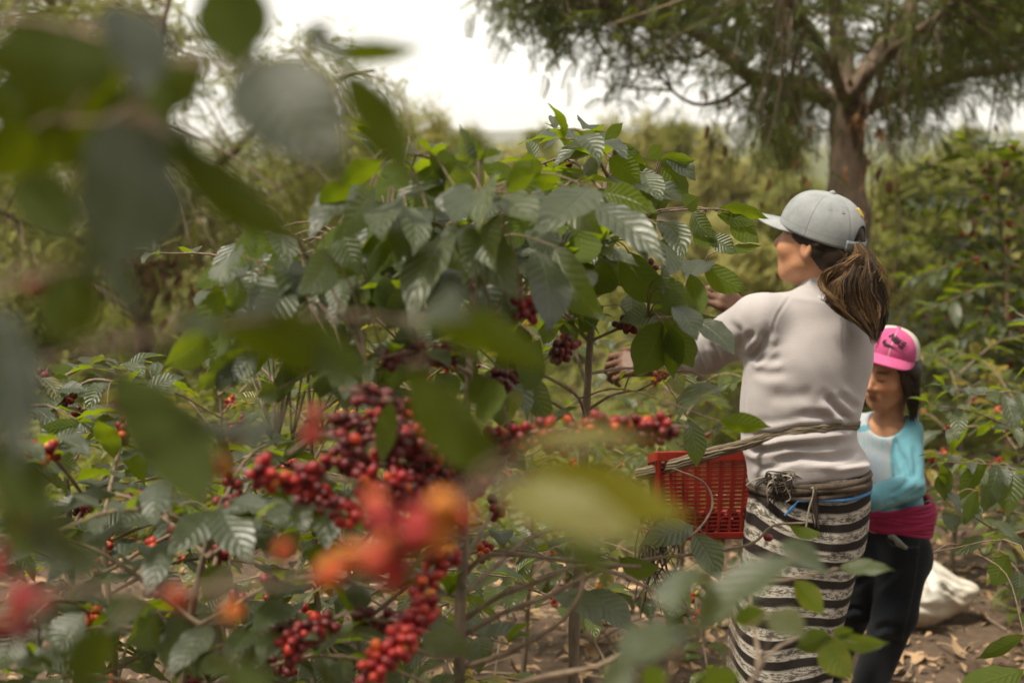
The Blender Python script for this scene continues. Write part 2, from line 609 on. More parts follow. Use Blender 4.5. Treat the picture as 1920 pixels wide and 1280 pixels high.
def litter():
    rng = np.random.default_rng(5)
    n = 16000
    y = 1.6 + 9.5 * rng.random(n) ** 1.3
    x = rng.uniform(-0.45, 0.55, n) * y + rng.normal(size=n) * 0.1
    keep = (rng.random(n) < 0.45 + 0.55 * (x > 0))
    x, y = x[keep], y[keep]
    n = len(x)
    S = 0.016 + 0.075 * rng.random(n) ** 1.7
    C = np.stack([x, y, ground_z(x, y) + 0.006 + 0.02 * rng.random(n)], -1)
    D = rng.normal(size=(n, 3)) * np.array([1, 1, 0.28])
    mb = MB()
    curl_leaf_cloud(mb, C, D, S, S * rng.uniform(0.25, 0.6, n), rng.random(n), rng, 0.7)
    tag(mb.build('leaf_litter', leaf_mat('dry_litter', (0.07, 0.043, 0.026), (0.42, 0.28, 0.165), (0.24, 0.14, 0.07), 0.8, 0.2, 0.1, False, False)), 'dry brown fallen leaves scattered over the bare soil', 'leaf litter', kind='stuff')
    # sticks and dry stalks on the ground
    mb = MB()
    for k in range(460):
        y = 2.2 + 4.5 * rng.random()
        x = rng.uniform(-0.33, 0.40) * y
        a = rng.uniform(0, 6.28)
        L = rng.uniform(0.08, 0.5)
        low = x > 0.35 * y * 0.5
        L = L * (0.4 if low else 1.0)
        rise = rng.uniform(0, 0.35) * L * (0.25 if low else 1.6)
        p0 = np.array([x, y, ground_z(x, y) + 0.01])
        p2 = p0 + np.array([math.cos(a) * L, math.sin(a) * L, rise])
        p1 = (p0 + p2) / 2 + np.array([0, 0, rng.uniform(0, 0.12) * L]) + rng.normal(size=3) * 0.03 * L
        tube(mb, resample([p0, p1, p2], 6), np.linspace(1, 0.5, 6) * rng.uniform(0.0018, 0.0045), 4, rng.random())
    tag(mb.build('dry_twigs', simple('dry_twig', ((0.16, 0.1, 0.06), (0.42, 0.33, 0.22)), 0.9, 20)), 'tangled dry twigs and stalks lying under the coffee shrubs', 'dry twigs', kind='stuff')


litter()

# ------------------------------------------------------------------ coffee leaves, cherries, shrubs
NU, NV = 5, 12
_U = np.linspace(-1, 1, NU)
_T = np.linspace(0, 1, NV)
_PROF = np.maximum(0.012, np.sin(math.pi * _T ** 0.88) ** 0.85 * (1 - 0.42 * sm(0.68, 1.0, _T)))
_PROF[0] = 0.03
_PROF[-1] = 0.0
_LF = np.array([[i * NU + j, (i + 1) * NU + j, (i + 1) * NU + j + 1, i * NU + j + 1] for i in range(NV - 1) for j in range(NU - 1)])
_LUV = np.stack([np.broadcast_to((_U + 1) / 2, (NV, NU)), np.broadcast_to(_T[:, None], (NV, NU))], -1).reshape(-1, 2)


def leaf(mb, base, tip, side, W, rng, arch=0.1, fold=0.25, wave=1.0, var=None, upface=True):
    base, tip = np.asarray(base, float), np.asarray(tip, float)
    ax = tip - base
    L = np.linalg.norm(ax)
    X = ax / L
    Y = side - X * (side @ X)
    Y = nrm(Y)
    Z = np.cross(X, Y)
    if upface and Z[2] < 0:
        Y, Z = -Y, -Z
    sweep = rng.normal() * 0.05
    tw = rng.normal() * 0.22
    ph, ph2 = rng.uniform(0, 6.28, 2)
    hw = W * 0.5 * _PROF
    yy = hw[:, None] * _U[None]
    zz = np.abs(yy) * fold + wave * 0.018 * L * np.abs(_U)[None] * np.sin(_T * 17 + ph)[:, None]
    zz = zz + wave * 0.012 * L * (_U[None] ** 2) * np.sin(_T[:, None] * 29 + ph2 + _U[None] * 2)
    ta = tw * (_T - 0.3)
    y2 = yy * np.cos(ta)[:, None] - zz * np.sin(ta)[:, None]
    z2 = yy * np.sin(ta)[:, None] + zz * np.cos(ta)[:, None]
    y2 = y2 + (sweep * L * np.sin(_T * math.pi))[:, None]
    z2 = z2 + (arch * L * 4 * (_T * (1 - _T)) * (1 - 0.3 * (_T - 0.5)))[:, None]
    V = base + X * (L * _T)[:, None, None] + Y * y2[..., None] + Z * z2[..., None]
    mb.add(V.reshape(-1, 3), _LF, _LUV, rng.random() * 0.9 if var is None else var)


NS, NT = 12, 8
_th = np.arange(NS) * 2 * math.pi / NS
_ph = np.linspace(0, math.pi, NT + 1)
_SV = np.array([[math.sin(p) * math.cos(t), math.sin(p) * math.sin(t), math.cos(p)] for p in _ph for t in _th])
_SUV = np.array([[t / 6.2832, 1 - p / math.pi] for p in _ph for t in _th])
_SF = np.array([[i * NS + j, (i + 1) * NS + j, (i + 1) * NS + (j + 1) % NS, i * NS + (j + 1) % NS] for i in range(NT) for j in range(NS)])


def cherries(parent, centre, axis, n, rng, tone=(0.2, 0.55), r=0.0072, spread=1.0, name='cherry_cluster'):
    """a tight bunch of coffee cherries round a node of a branch"""
    axis = nrm(axis)
    a = nrm(np.cross(axis, [0.3, 0.2, 1.0]))
    b = np.cross(axis, a)
    pos = []
    for k in range(n):
        an = rng.uniform(0, 6.28)
        rad = r * rng.uniform(1.1, 2.1) * spread
        pos.append(centre + a * math.cos(an) * rad + b * math.sin(an) * rad * 1.15 + axis * rng.uniform(-1, 1) * r * (1.0 + n * 0.14) * spread - np.array([0, 0, 0.2 * r]))
    pos = np.array(pos)
    rr = r * rng.uniform(0.82, 1.12, n)
    for it in range(14):
        dv = pos[:, None] - pos[None]
        dist = np.linalg.norm(dv, axis=2) + np.eye(n)
        ov = np.clip((rr[:, None] + rr[None]) * 0.94 - dist, 0, None)
        np.fill_diagonal(ov, 0)
        pos = pos + (dv / dist[..., None] * ov[..., None] * 0.45).sum(1)
        dc = pos - centre
        pos = pos - dc * 0.015
    mb = MB()
    st = MB()
    for k in range(n):
        out = nrm(pos[k] - centre + rng.normal(size=3) * r * 0.4)
        q = nrm(np.cross(out, [0.1, 0.9, 0.3]))
        s = np.cross(out, q)
        M = np.stack([q * rr[k], s * rr[k], out * rr[k] * 1.12])
        M[2] *= rng.uniform(0.95, 1.18)
        mb.add(_SV @ M + pos[k], _SF, _SUV, rng.uniform(tone[0] * (0.7 if tone[1] < 0.6 else 1.0), tone[1]) if rng.random() < 0.88 else min(1, tone[1] + rng.uniform(0, 0.25)))
        tube(mb, [centre + (pos[k] - centre) * 0.25, pos[k] - out * rr[k] * 0.9], 0.0009, 4, 0.95, cap=False)
    o = mb.build(name, M_BERRY, parent)
    return o


class Shrub:
    def __init__(self, loc, label, seed, lmat=M_LEAF, group='coffee shrubs of the plantation'):
        self.root = empty('coffee_shrub', loc, label, 'coffee shrub', group)
        self.rng = np.random.default_rng(seed)
        self.lmat = lmat
        self.samples = []

    def stem(self, pts, r0, r1, n=26):
        p = resample(pts, n)
        mb = MB()
        rad = np.linspace(r0, r1, n) * (1 + 0.08 * self.rng.normal(size=n))
        tube(mb, p, rad, 9)
        mb.build('stem', M_STEM, self.root)
        self.samples.extend(p)
        return p

    def branch(self, pts, r0=0.0035, r1=0.0018, leaves=(0.35, 1.0, 0.05), L=0.125, berries=(), node=0.0, tone=(0.2, 0.55), br=0.0072, tipleaves=True, droop=0.35, var=None, nodes=True):
        rng = self.rng
        n = max(10, int(np.sum(np.linalg.norm(np.diff(np.asarray(pts), axis=0), axis=1)) / 0.018))
        p = resample(pts, n)
        T = np.gradient(p, axis=0)
        T /= np.linalg.norm(T, axis=1)[:, None] + 1e-9
        ln = np.concatenate([[0], np.cumsum(np.linalg.norm(np.diff(p, axis=0), axis=1))])
        tot = ln[-1]
        mb = MB()
        rad = np.linspace(r0, r1, n)
        if nodes:
            rad = rad * (1 + 0.28 * (np.arange(n) % 3 == 0))
        tube(mb, p, rad, 6, rng.random())
        b = mb.build('branch', M_TWIG, self.root)
        self.samples.extend(p[::2])

        def at(t):
            s = t * tot
            return np.array([np.interp(s, ln, p[:, k]) for k in range(3)]), nrm([np.interp(s, ln, T[:, k]) for k in range(3)])
        lm = MB()
        if leaves is not None:
            a0, a1, sp = leaves
            s = a0 * tot
            flip = rng.random() < 0.5
            while s <= a1 * tot + 1e-6:
                q, t = at(s / tot)
                sd = nrm(np.cross(t, [0, 0, 1]) + rng.normal(size=3) * 0.15)
                if flip and abs(t[2]) > 0.6:
                    sd = nrm(np.cross(sd, t))
                flip = not flip
                for sg in (-1, 1):
                    if rng.random() < 0.1:
                        continue
                    l = L * rng.uniform(0.65, 1.15) * (1 - 0.35 * (s / tot) ** 3)
                    d = nrm(sd * sg * 0.85 + t * rng.uniform(0.25, 0.75) + np.array([0, 0, rng.uniform(-0.2, 0.35)]))
                    tip = q + d * l * 0.95 + np.array([0, 0, -l * rng.uniform(0.1, 1.6) * droop])
                    pet = q + d * 0.008
                    leaf(lm, pet, tip, np.cross([0, 0, 1], d) + rng.normal(size=3) * 0.2, l * rng.uniform(0.38, 0.48), rng, rng.uniform(0.06, 0.16), rng.uniform(0.1, 0.4), rng.uniform(0.6, 1.5), var=None if var is None else rng.uniform(*var))
                s += sp * rng.uniform(0.75, 1.3)
            if tipleaves:
                q, t = at(1.0)
                for k in range(2):
                    l = L * rng.uniform(0.4, 0.75)
                    d = nrm(t + rng.normal(size=3) * 0.35 + np.array([0, 0, 0.35]))
                    leaf(lm, q, q + d * l, np.cross([0, 0, 1], d) + rng.normal(size=3) * 0.2, l * 0.36, rng, 0.1, 0.45, 0.6, var=rng.uniform(0.6, 0.85))
        if lm.n:
            lm.build('leaves', self.lmat, b)
        for (t_, c) in berries:
            q, t = at(t_)
            cherries(b, q, t, c, rng, tone, br)
        return b

    def hero(self, specs, d0=None, name='leaves'):
        """leaves read off the photograph: base px, tip px, depths, apparent width px, roll, arch"""
        rng = self.rng
        S = np.array(self.samples)
        for sp in specs:
            bx, by, tx, ty, wpx = sp[:5]
            o = sp[5] if len(sp) > 5 else {}
            d = o.get('d', d0)
            dt = o.get('dt', d - 0.02)
            base, tip = P(bx, by, d), P(tx, ty, dt)
            view = nrm((base + tip) / 2 - CAM)
            d, dt = d * NEAR, dt * NEAR
            ax = nrm(tip - base)
            sd = nrm(np.cross(ax, view))
            roll = R(o.get('roll', rng.uniform(-35, 35)))
            W = wpx / FPX * (d + dt) / 2 / max(0.35, math.cos(roll))
            best = None
            for sg in (1, -1):
                side = sd * math.cos(roll * sg) + np.cross(sd, ax) * math.sin(roll * sg)
                Y = nrm(side - ax * (side @ ax))
                Z = np.cross(ax, Y)
                if (Z @ view > 0) != bool(o.get('under', False)):
                    side, Z = -side, -Z
                zc = Z[2] if not o.get('under', False) else -Z[2]
                if best is None or (abs(roll) >= R(35) and zc > best[0]):
                    best = (zc, side)
            lm = MB()
            leaf(lm, base, tip, best[1], W, rng, o.get('arch', 0.07), o.get('fold', 0.18), o.get('wave', 0.9), o.get('var'), upface=False)
            k = np.argmin(np.linalg.norm(S - base, axis=1) + 0.3 * np.clip(S[:, 2] - base[2], 0, None))
            a = S[k]
            g = max(0.004, np.linalg.norm(a - base))
            mid = (a + base) / 2 + np.array([0, 0, 0.10 * g]) - ax * 0.12 * g
            tw = MB()
            tube(tw, resample([a, mid, base], 9), np.linspace(0.0019, 0.001, 9), 5, 0.5)
            b = tw.build('twig', M_TWIG, self.root)
            lm.build('leaf', o.get('mat', self.lmat), b)

    def auto(self, base_pt, top_pt, levels, lens, rng_leaf=0.125, dirs=None, berry=0.4, spacing=0.05, start=0.3, elev=0.25, tone=(0.15, 0.5), sag=0.3, cl=(4, 10), var=None):
        """a whole shrub: pairs of side branches up a stem"""
        rng = self.rng
        ph = rng.uniform(0, 6.28)
        a, b = np.asarray(base_pt, float), np.asarray(top_pt, float)
        for k in range(levels):
            f = k / max(1, levels - 1)
            q = a + (b - a) * f
            Lb = lens[0] + (lens[1] - lens[0]) * f
            for s in (0, 1):
                an = ph + k * 1.45 + s * math.pi + rng.normal() * 0.25
                if dirs is not None and not dirs(an, f):
                    continue
                l = Lb * rng.uniform(0.75, 1.2)
                d = np.array([math.cos(an), math.sin(an), 0])
                el_ = elev + 0.5 * f ** 2 + rng.normal() * 0.1
                p1 = q + d * l * 0.5 + np.array([0, 0, l * 0.5 * el_])
                p2 = q + d * l + np.array([0, 0, l * (el_ - sag)])
                bs = [(t, int(rng.integers(*cl))) for t in np.arange(0.2, 0.75, 0.12) if rng.random() < berry]
                self.branch([q, p1, p2], 0.0036, 0.0016, (start, 1.0, spacing), rng_leaf, bs, tone=tone, var=var)

# ------------------------------------------------------------------ coffee shrubs, placed where the photograph has them


def foot(px, d, py=900):
    q = P(px, py, d)
    return np.array([q[0], q[1], ground_z(q[0], q[1])])


def PX(*a):
    return [P(*q) for q in a]


# ---- the shrub in the middle, nearest of the two that are picked
NEAR = 1.12
g = foot(868, 1.88)
S1 = Shrub(g, 'coffee shrub in the middle with a thick bent stem and strings of dark red cherries', 11)
S1.stem([g, P(862, 1280, 1.88), P(868, 1060, 1.87), P(872, 860, 1.88), P(885, 600, 1.92), P(900, 300, 1.95)], 0.0105, 0.004)
S1.auto(P(880, 640, 1.9), P(900, 375, 1.95), 9, (0.40, 0.16), 0.14, lambda an, f: (math.sin(an) > -0.35 or f > 0.8) and math.cos(an) < 0.4, 0.06, 0.05, 0.25)
S1.auto(P(868, 1050, 1.88), P(876, 750, 1.9), 3, (0.5, 0.45), 0.12, lambda an, f: math.sin(an) > 0.15 and math.cos(an) < 0.5, 0.25, 0.09, 0.6, var=(0, 0.6))
# cherry-laden branches read off the photograph
S1.branch(PX((874, 905, 1.88), (800, 850, 1.70), (745, 790, 1.58), (700, 745, 1.5), (640, 730, 1.45)), 0.0038, 0.002, None,
          berries=[(0.12, 13), (0.24, 20), (0.36, 23), (0.48, 22), (0.60, 16), (0.80, 10), (0.92, 7)], br=0.0071, tone=(0.12, 0.4))
S1.branch(PX((872, 870, 1.87), (800, 835, 1.64), (740, 830, 1.56), (660, 835, 1.52), (600, 815, 1.5), (540, 850, 1.48)), 0.0036, 0.002, None,
          berries=[(0.18, 14), (0.34, 14), (0.48, 17), (0.60, 19), (0.71, 20), (0.82, 14)], br=0.0071, tone=(0.15, 0.45))
S1.branch(PX((872, 960, 1.87), (800, 915, 1.66), (730, 912, 1.58), (645, 900, 1.54), (590, 895, 1.52), (500, 885, 1.5), (440, 880, 1.5)), 0.0036, 0.002, None,
          berries=[(0.17, 12), (0.27, 17), (0.36, 13), (0.50, 16), (0.60, 16), (0.68, 16), (0.86, 19), (0.94, 12)], br=0.0071, tone=(0.2, 0.55))
S1.branch(PX((870, 1010, 1.87), (760, 985, 1.62), (680, 970, 1.56), (610, 955, 1.54), (545, 945, 1.52)), 0.003, 0.0018, (0.97, 1.0, 0.05), 0.10,
          [(0.55, 9), (0.72, 13), (0.86, 10)], br=0.0071, tone=(0.25, 0.65))
S1.branch(PX((872, 930, 1.88), (905, 890, 1.8), (960, 850, 1.75)), 0.003, 0.0018, None, berries=[(0.3, 16), (0.52, 17)], br=0.0071, tone=(0.3, 0.6))
S1.branch(PX((870, 880, 1.88), (930, 825, 1.78), (1030, 805, 1.72), (1130, 800, 1.72), (1235, 798, 1.74), (1290, 800, 1.76)), 0.0032, 0.0018, None,
          berries=[(0.30, 10), (0.42, 14), (0.53, 13), (0.63, 13), (0.72, 16), (0.82, 22), (0.90, 14)], br=0.0071, tone=(0.2, 0.5))
S1.branch(PX((866, 1020, 1.86), (845, 1035, 1.78), (812, 1060, 1.68), (798, 1110, 1.64), (780, 1165, 1.6), (735, 1215, 1.56), (680, 1262, 1.54)), 0.0034, 0.002, None,
          berries=[(0.28, 19), (0.37, 22), (0.46, 17), (0.56, 10), (0.66, 17), (0.76, 20), (0.86, 23), (0.94, 20)], br=0.0071, tone=(0.3, 0.62))
S1.branch(PX((862, 1200, 1.88), (740, 1170, 1.75), (650, 1150, 1.7), (560, 1200, 1.66), (520, 1220, 1.65)), 0.0034, 0.002, None,
          berries=[(0.5, 9), (0.62, 7), (0.82, 17), (0.93, 19)], br=0.0071, tone=(0.12, 0.35))
S1.branch(PX((880, 700, 1.9), (800, 660, 1.8), (720, 670, 1.75), (640, 700, 1.7)), 0.003, 0.0018, (0.3, 1, 0.05), 0.11, [(0.5, 10), (0.66, 7), (0.3, 12)], br=0.0071, tone=(0.1, 0.35))
S1.branch(PX((885, 620, 1.9), (930, 590, 1.8), (1000, 575, 1.78)), 0.003, 0.0018, None, berries=[(0.2, 12), (0.95, 10)], br=0.0071, tone=(0.15, 0.4))
S1.branch(PX((878, 720, 1.9), (930, 712, 1.95), (1010, 680, 2.05), (1060, 650, 2.1)), 0.003, 0.0018, None, berries=[(0.30, 17), (0.42, 10), (0.95, 20)], br=0.0071, tone=(0.08, 0.32))
S1.branch(PX((882, 640, 1.9), (960, 560, 1.98), (1060, 480, 2.1), (1140, 455, 2.2)), 0.003, 0.0018, (0.5, 1, 0.05), 0.12, [(0.55, 9), (0.8, 10)], br=0.0071, tone=(0.08, 0.3))
for pts, bs, tone in ((((874, 935, 1.88), (830, 890, 1.74), (770, 868, 1.66), (690, 872, 1.6), (600, 862, 1.58)), [0.2, 0.3, 0.42, 0.53, 0.64, 0.75, 0.87, 0.96], (0.12, 0.42)),
                      (((876, 850, 1.88), (830, 790, 1.76), (770, 772, 1.68), (700, 790, 1.62), (620, 800, 1.6)), [0.25, 0.38, 0.5, 0.62, 0.74, 0.86, 0.96], (0.1, 0.4)),
                      (((874, 990, 1.88), (800, 950, 1.72), (720, 940, 1.64), (640, 950, 1.6), (560, 920, 1.58)), [0.3, 0.45, 0.6, 0.72, 0.84, 0.95], (0.2, 0.55)),
                      (((872, 900, 1.88), (940, 850, 1.82), (1040, 826, 1.78), (1150, 815, 1.78), (1240, 812, 1.8)), [0.3, 0.42, 0.55, 0.66, 0.77, 0.88, 0.96], (0.15, 0.45))):
    S1.branch(PX(*pts), 0.0032, 0.0018, None, berries=[(t_, int(S1.rng.integers(9, 17))) for t_ in bs], tone=tone, br=0.0069)
# bare arching side shoots low on the stem
for pts in (((872, 1075, 1.88), (905, 1045, 1.86), (960, 1038, 1.85), (1060, 1050, 1.86), (1130, 1058, 1.88), (1200, 1062, 1.9)),
            ((872, 1160, 1.88), (940, 1115, 1.86), (1020, 1085, 1.84), (1075, 1062, 1.84), (1112, 1070, 1.84)),
            ((870, 1190, 1.88), (940, 1150, 1.85), (1030, 1115, 1.82), (1100, 1080, 1.8), (1150, 1072, 1.8), (1250, 1120, 1.84), (1330, 1165, 1.9)),
            ((866, 1250, 1.88), (960, 1220, 1.86), (1050, 1165, 1.82), (1085, 1120, 1.8), (1095, 1075, 1.8)),
            ((930, 1300, 1.7), (1010, 1270, 1.66), (1120, 1248, 1.66), (1200, 1205, 1.7), (1290, 1190, 1.74)),
            ((872, 1110, 1.88), (930, 1060, 1.95), (990, 1010, 2.05), (1060, 990, 2.1), (1140, 995, 2.15)),
            ((866, 1230, 1.88), (800, 1225, 1.8), (700, 1180, 1.75), (600, 1190, 1.7), (500, 1160, 1.68)),
            ((866, 1120, 1.88), (800, 1100, 1.95), (700, 1060, 2.0), (600, 1040, 2.05))):
    S1.branch(PX(*pts), 0.0042, 0.0024, None, berries=[(0.97, 1)] if pts[0][1] == 1160 else (), nodes=True, tone=(0.3, 0.4))
S1.hero([
    (848, 442, 768, 612, 74, dict(d=1.78, dt=1.66, roll=-40, arch=0.13)),
    (878, 418, 972, 566, 92, dict(d=1.8, dt=1.68, roll=25, var=0.25)),
    (1004, 470, 1028, 632, 78, dict(d=1.85, dt=1.76, roll=30, var=0.1)),
    (1042, 462, 1140, 604, 78, dict(d=1.9, dt=1.82, roll=-20, var=0.05)),
    (1108, 352, 994, 446, 74, dict(d=1.9, dt=1.78, roll=-45)),
    (1070, 350, 1130, 440, 60, dict(d=1.95, dt=1.85, roll=-30)),
    (935, 370, 850, 425, 60, dict(d=1.8, dt=1.66, roll=-50)),
    (930, 370, 1010, 425, 62, dict(d=1.8, dt=1.66, roll=-50)),
    (905, 360, 900, 440, 60, dict(d=1.8, dt=1.62, roll=-45)),
    (668, 342, 578, 448, 58, dict(d=1.75, dt=1.66, roll=-35)),
    (700, 352, 624, 456, 60, dict(d=1.78, dt=1.68, roll=30, var=0.25)),
    (735, 380, 712, 450, 58, dict(d=1.75, dt=1.65, roll=-40)),
    (760, 385, 775, 480, 54, dict(d=1.75, dt=1.65, roll=-35)),
    (800, 390, 745, 500, 66, dict(d=1.8, dt=1.68, roll=-25)),
    (820, 330, 880, 300, 40, dict(d=1.9, roll=10)),
    (845, 380, 858, 300, 58, dict(d=1.85, roll=-30)),
    (612, 470, 556, 555, 66, dict(d=1.7, dt=1.62, roll=20, var=0.2)),
    (720, 430, 690, 530, 70, dict(d=1.8, roll=-60, under=True, var=0.5)),
    (780, 540, 720, 620, 62, dict(d=1.85, roll=30, var=0.4)),
    (850, 560, 810, 640, 62, dict(d=1.84, dt=1.75, roll=15, var=0.1)),
    (860, 540, 800, 570, 50, dict(d=1.84, dt=1.72, roll=25, var=0.2)),
    (960, 540, 930, 610, 60, dict(d=1.84, dt=1.75, roll=25, var=0.1)),
    (1110, 388, 1250, 500, 62, dict(d=2.0, dt=1.86, roll=30, var=0.3)),
    (1130, 360, 1235, 400, 52, dict(d=2.0, dt=1.95, roll=-20)),
    (470, 420, 428, 520, 36, dict(d=1.8, roll=40, under=True, var=0.75)),
    (480, 425, 470, 500, 30, dict(d=1.8, roll=40, under=True, var=0.7)),
    (432, 490, 362, 542, 40, dict(d=1.8, roll=-35, under=True, var=0.8)),
    (445, 520, 425, 590, 42, dict(d=1.8, roll=30, var=0.65)),
    (520, 470, 505, 545, 44, dict(d=1.85, roll=-30, under=True, var=0.5)),
    (462, 655, 368, 730, 46, dict(d=1.8, roll=20, var=0.5)),
    (462, 660, 400, 740, 40, dict(d=1.8, roll=-20, var=0.4)),
    (478, 662, 430, 726, 44, dict(d=1.8, roll=-20, var=0.7)),
    (520, 730, 480, 745, 40, dict(d=1.75, roll=10, var=0.6)),
    (735, 750, 715, 870, 42, dict(d=1.5, roll=25, under=True, var=0.5)),
    (930, 720, 945, 800, 50, dict(d=1.85, roll=-40, under=True, var=0.85)),
    (800, 1190, 886, 1228, 66, dict(d=1.7, dt=1.62, roll=20, var=0.15)),
    (640, 945, 690, 1000, 46, dict(d=1.65, roll=-30, under=True, var=0.7)),
    (905, 300, 860, 262, 30, dict(d=1.95, roll=-10, var=0.6)),
    (900, 300, 950, 285, 26, dict(d=1.95, roll=10, var=0.7)),
    (870, 345, 800, 272, 50, dict(d=1.9, roll=-30, under=True, var=0.2)),
    (985, 345, 990, 285, 56, dict(d=1.92, roll=-15, under=True, var=0.25)),
    (950, 360, 1000, 300, 60, dict(d=1.9, roll=35, under=True, var=0.35)),
    (1020, 360, 1040, 318, 44, dict(d=1.95, roll=-30, under=True, var=0.2)),
    (640, 350, 720, 300, 46, dict(d=1.7, roll=-20, under=True, var=0.3)),
    (600, 390, 660, 345, 46, dict(d=1.7, roll=-20, under=True, var=0.5)),
    (760, 310, 720, 345, 60, dict(d=1.7, roll=-20, under=True, var=0.1)),
])

# the dense dome of drooping leaves at the top of the two picked shrubs
rgd = np.random.default_rng(333)
tops = ([560, 640, 700, 800, 870, 950, 1010, 1100], [420, 350, 325, 300, 290, 300, 315, 330])
dome = []
for k in range(95):
    x = rgd.uniform(545, 1090)
    y0 = np.interp(x, *tops)
    y = y0 + 25 + (590 - y0 - 60) * rgd.random() ** 1.1
    dd = rgd.uniform(1.72, 2.25) + 0.25 * (x > 950)
    k_ = 1.85 / dd
    fall = rgd.uniform(55, 125) * k_
    sx2 = np.clip((x - 860) / 300, -1, 1) * 45 + rgd.normal() * 40
    wd_ = rgd.uniform(48, 74) * k_
    if y < y0 + 60 and rgd.random() < 0.6:
        dome.append((x, y + 20, x + sx2, y - rgd.uniform(5, 30), wd_ * 0.8, dict(d=dd, dt=dd + 0.02, roll=rgd.uniform(-30, 30), under=True, var=rgd.uniform(0.2, 0.8))))
    else:
        dome.append((x, y, x + sx2, y + fall, wd_, dict(d=dd, dt=dd - rgd.uniform(0.02, 0.11), roll=rgd.choice([-1, 1]) * rgd.uniform(5, 55), var=rgd.random() * 0.8, arch=rgd.uniform(0.05, 0.16), under=bool(rgd.random() < 0.22))))
for k in range(105):
    if k < 70:
        x, y = rgd.uniform(375, 660), rgd.uniform(395, 640)
        if y < 395 + max(0, 560 - x) * 0.45:
            continue
    else:
        x, y = rgd.uniform(500, 1030), rgd.uniform(590, 735)
    dd = rgd.uniform(1.75, 2.3)
    k_ = 1.85 / dd
    dome.append((x, y, x + rgd.normal() * 38 - 15 * (x < 650), y + rgd.uniform(50, 110) * k_, rgd.uniform(42, 68) * k_, dict(d=dd, dt=dd - rgd.uniform(0.0, 0.09), roll=rgd.choice([-1, 1]) * rgd.uniform(5, 55), var=rgd.random() * 0.88, arch=rgd.uniform(0.05, 0.16), under=bool(rgd.random() < 0.4))))
S1.hero(dome)

NEAR = 1.0
# ---- the shrub the woman is picking
g = foot(1080, 2.62)
S2 = Shrub(g, 'slender coffee shrub under the hands of the woman in the grey sweater', 23)
S2.stem([g, P(1075, 1250, 2.62), P(1086, 1050, 2.62), P(1098, 790, 2.6), P(1108, 620, 2.6), P(1125, 420, 2.65), P(1150, 262, 2.7)], 0.0125, 0.0035, 30)
S2.auto(P(1110, 560, 2.62), P(1145, 300, 2.68), 9, (0.40, 0.18), 0.13, lambda an, f: math.cos(an) < 0.2, 0.08, 0.05, 0.25, tone=(0.1, 0.5), var=(0.1, 0.8))
S2.auto(P(1092, 900, 2.62), P(1106, 640, 2.6), 4, (0.45, 0.45), 0.115, lambda an, f: math.sin(an) > 0.1 and math.cos(an) < 0.3, 0.5, 0.07, 0.6, tone=(0.3, 0.8))
S2.branch(PX((1122, 440, 2.65), (1230, 400, 2.8), (1330, 392, 3.0), (1375, 398, 3.06)), 0.003, 0.0018, None)
S2.branch(PX((1112, 560, 2.62), (1200, 510, 2.8), (1290, 500, 3.1), (1325, 500, 3.12)), 0.003, 0.0018, None, berries=[(0.3, 7), (0.45, 8)], tone=(0.1, 0.35))
S2.branch(PX((1106, 640, 2.6), (1200, 600, 2.55), (1260, 595, 2.6), (1310, 600, 2.7)), 0.003, 0.0018, None, berries=[(0.25, 8)], tone=(0.1, 0.4))
S2.branch(PX((1104, 700, 2.6), (1180, 690, 2.8), (1260, 700, 3.0), (1340, 740, 3.1)), 0.003, 0.0016, (0.5, 0.9, 0.06), 0.09, [(0.66, 5)], tone=(0.5, 0.9))
S2.branch(PX((1100, 790, 2.6), (1080, 740, 2.5), (1010, 700, 2.42), (960, 690, 2.4)), 0.0032, 0.002, None)
S2.branch(PX((1100, 830, 2.6), (1060, 770, 2.55), (1000, 740, 2.5), (940, 720, 2.5)), 0.0032, 0.002, None, berries=[(0.9, 3)])
S2.branch(PX((1100, 770, 2.6), (1150, 740, 2.6), (1210, 730, 2.65)), 0.003, 0.0016, None)
S2.branch(PX((1086, 960, 2.62), (1170, 980, 2.75), (1260, 1000, 2.85), (1300, 1000, 3.0), (1335, 950, 3.1), (1320, 905, 3.12), (1262, 878, 3.1)), 0.003, 0.002, None)
S2.branch(PX((1080, 1080, 2.62), (1200, 1050, 2.55), (1330, 1035, 2.6), (1410, 1018, 2.62), (1450, 985, 2.62), (1510, 980, 2.62)), 0.0034, 0.002, None, berries=[(0.82, 1)], tone=(0.45, 0.5))
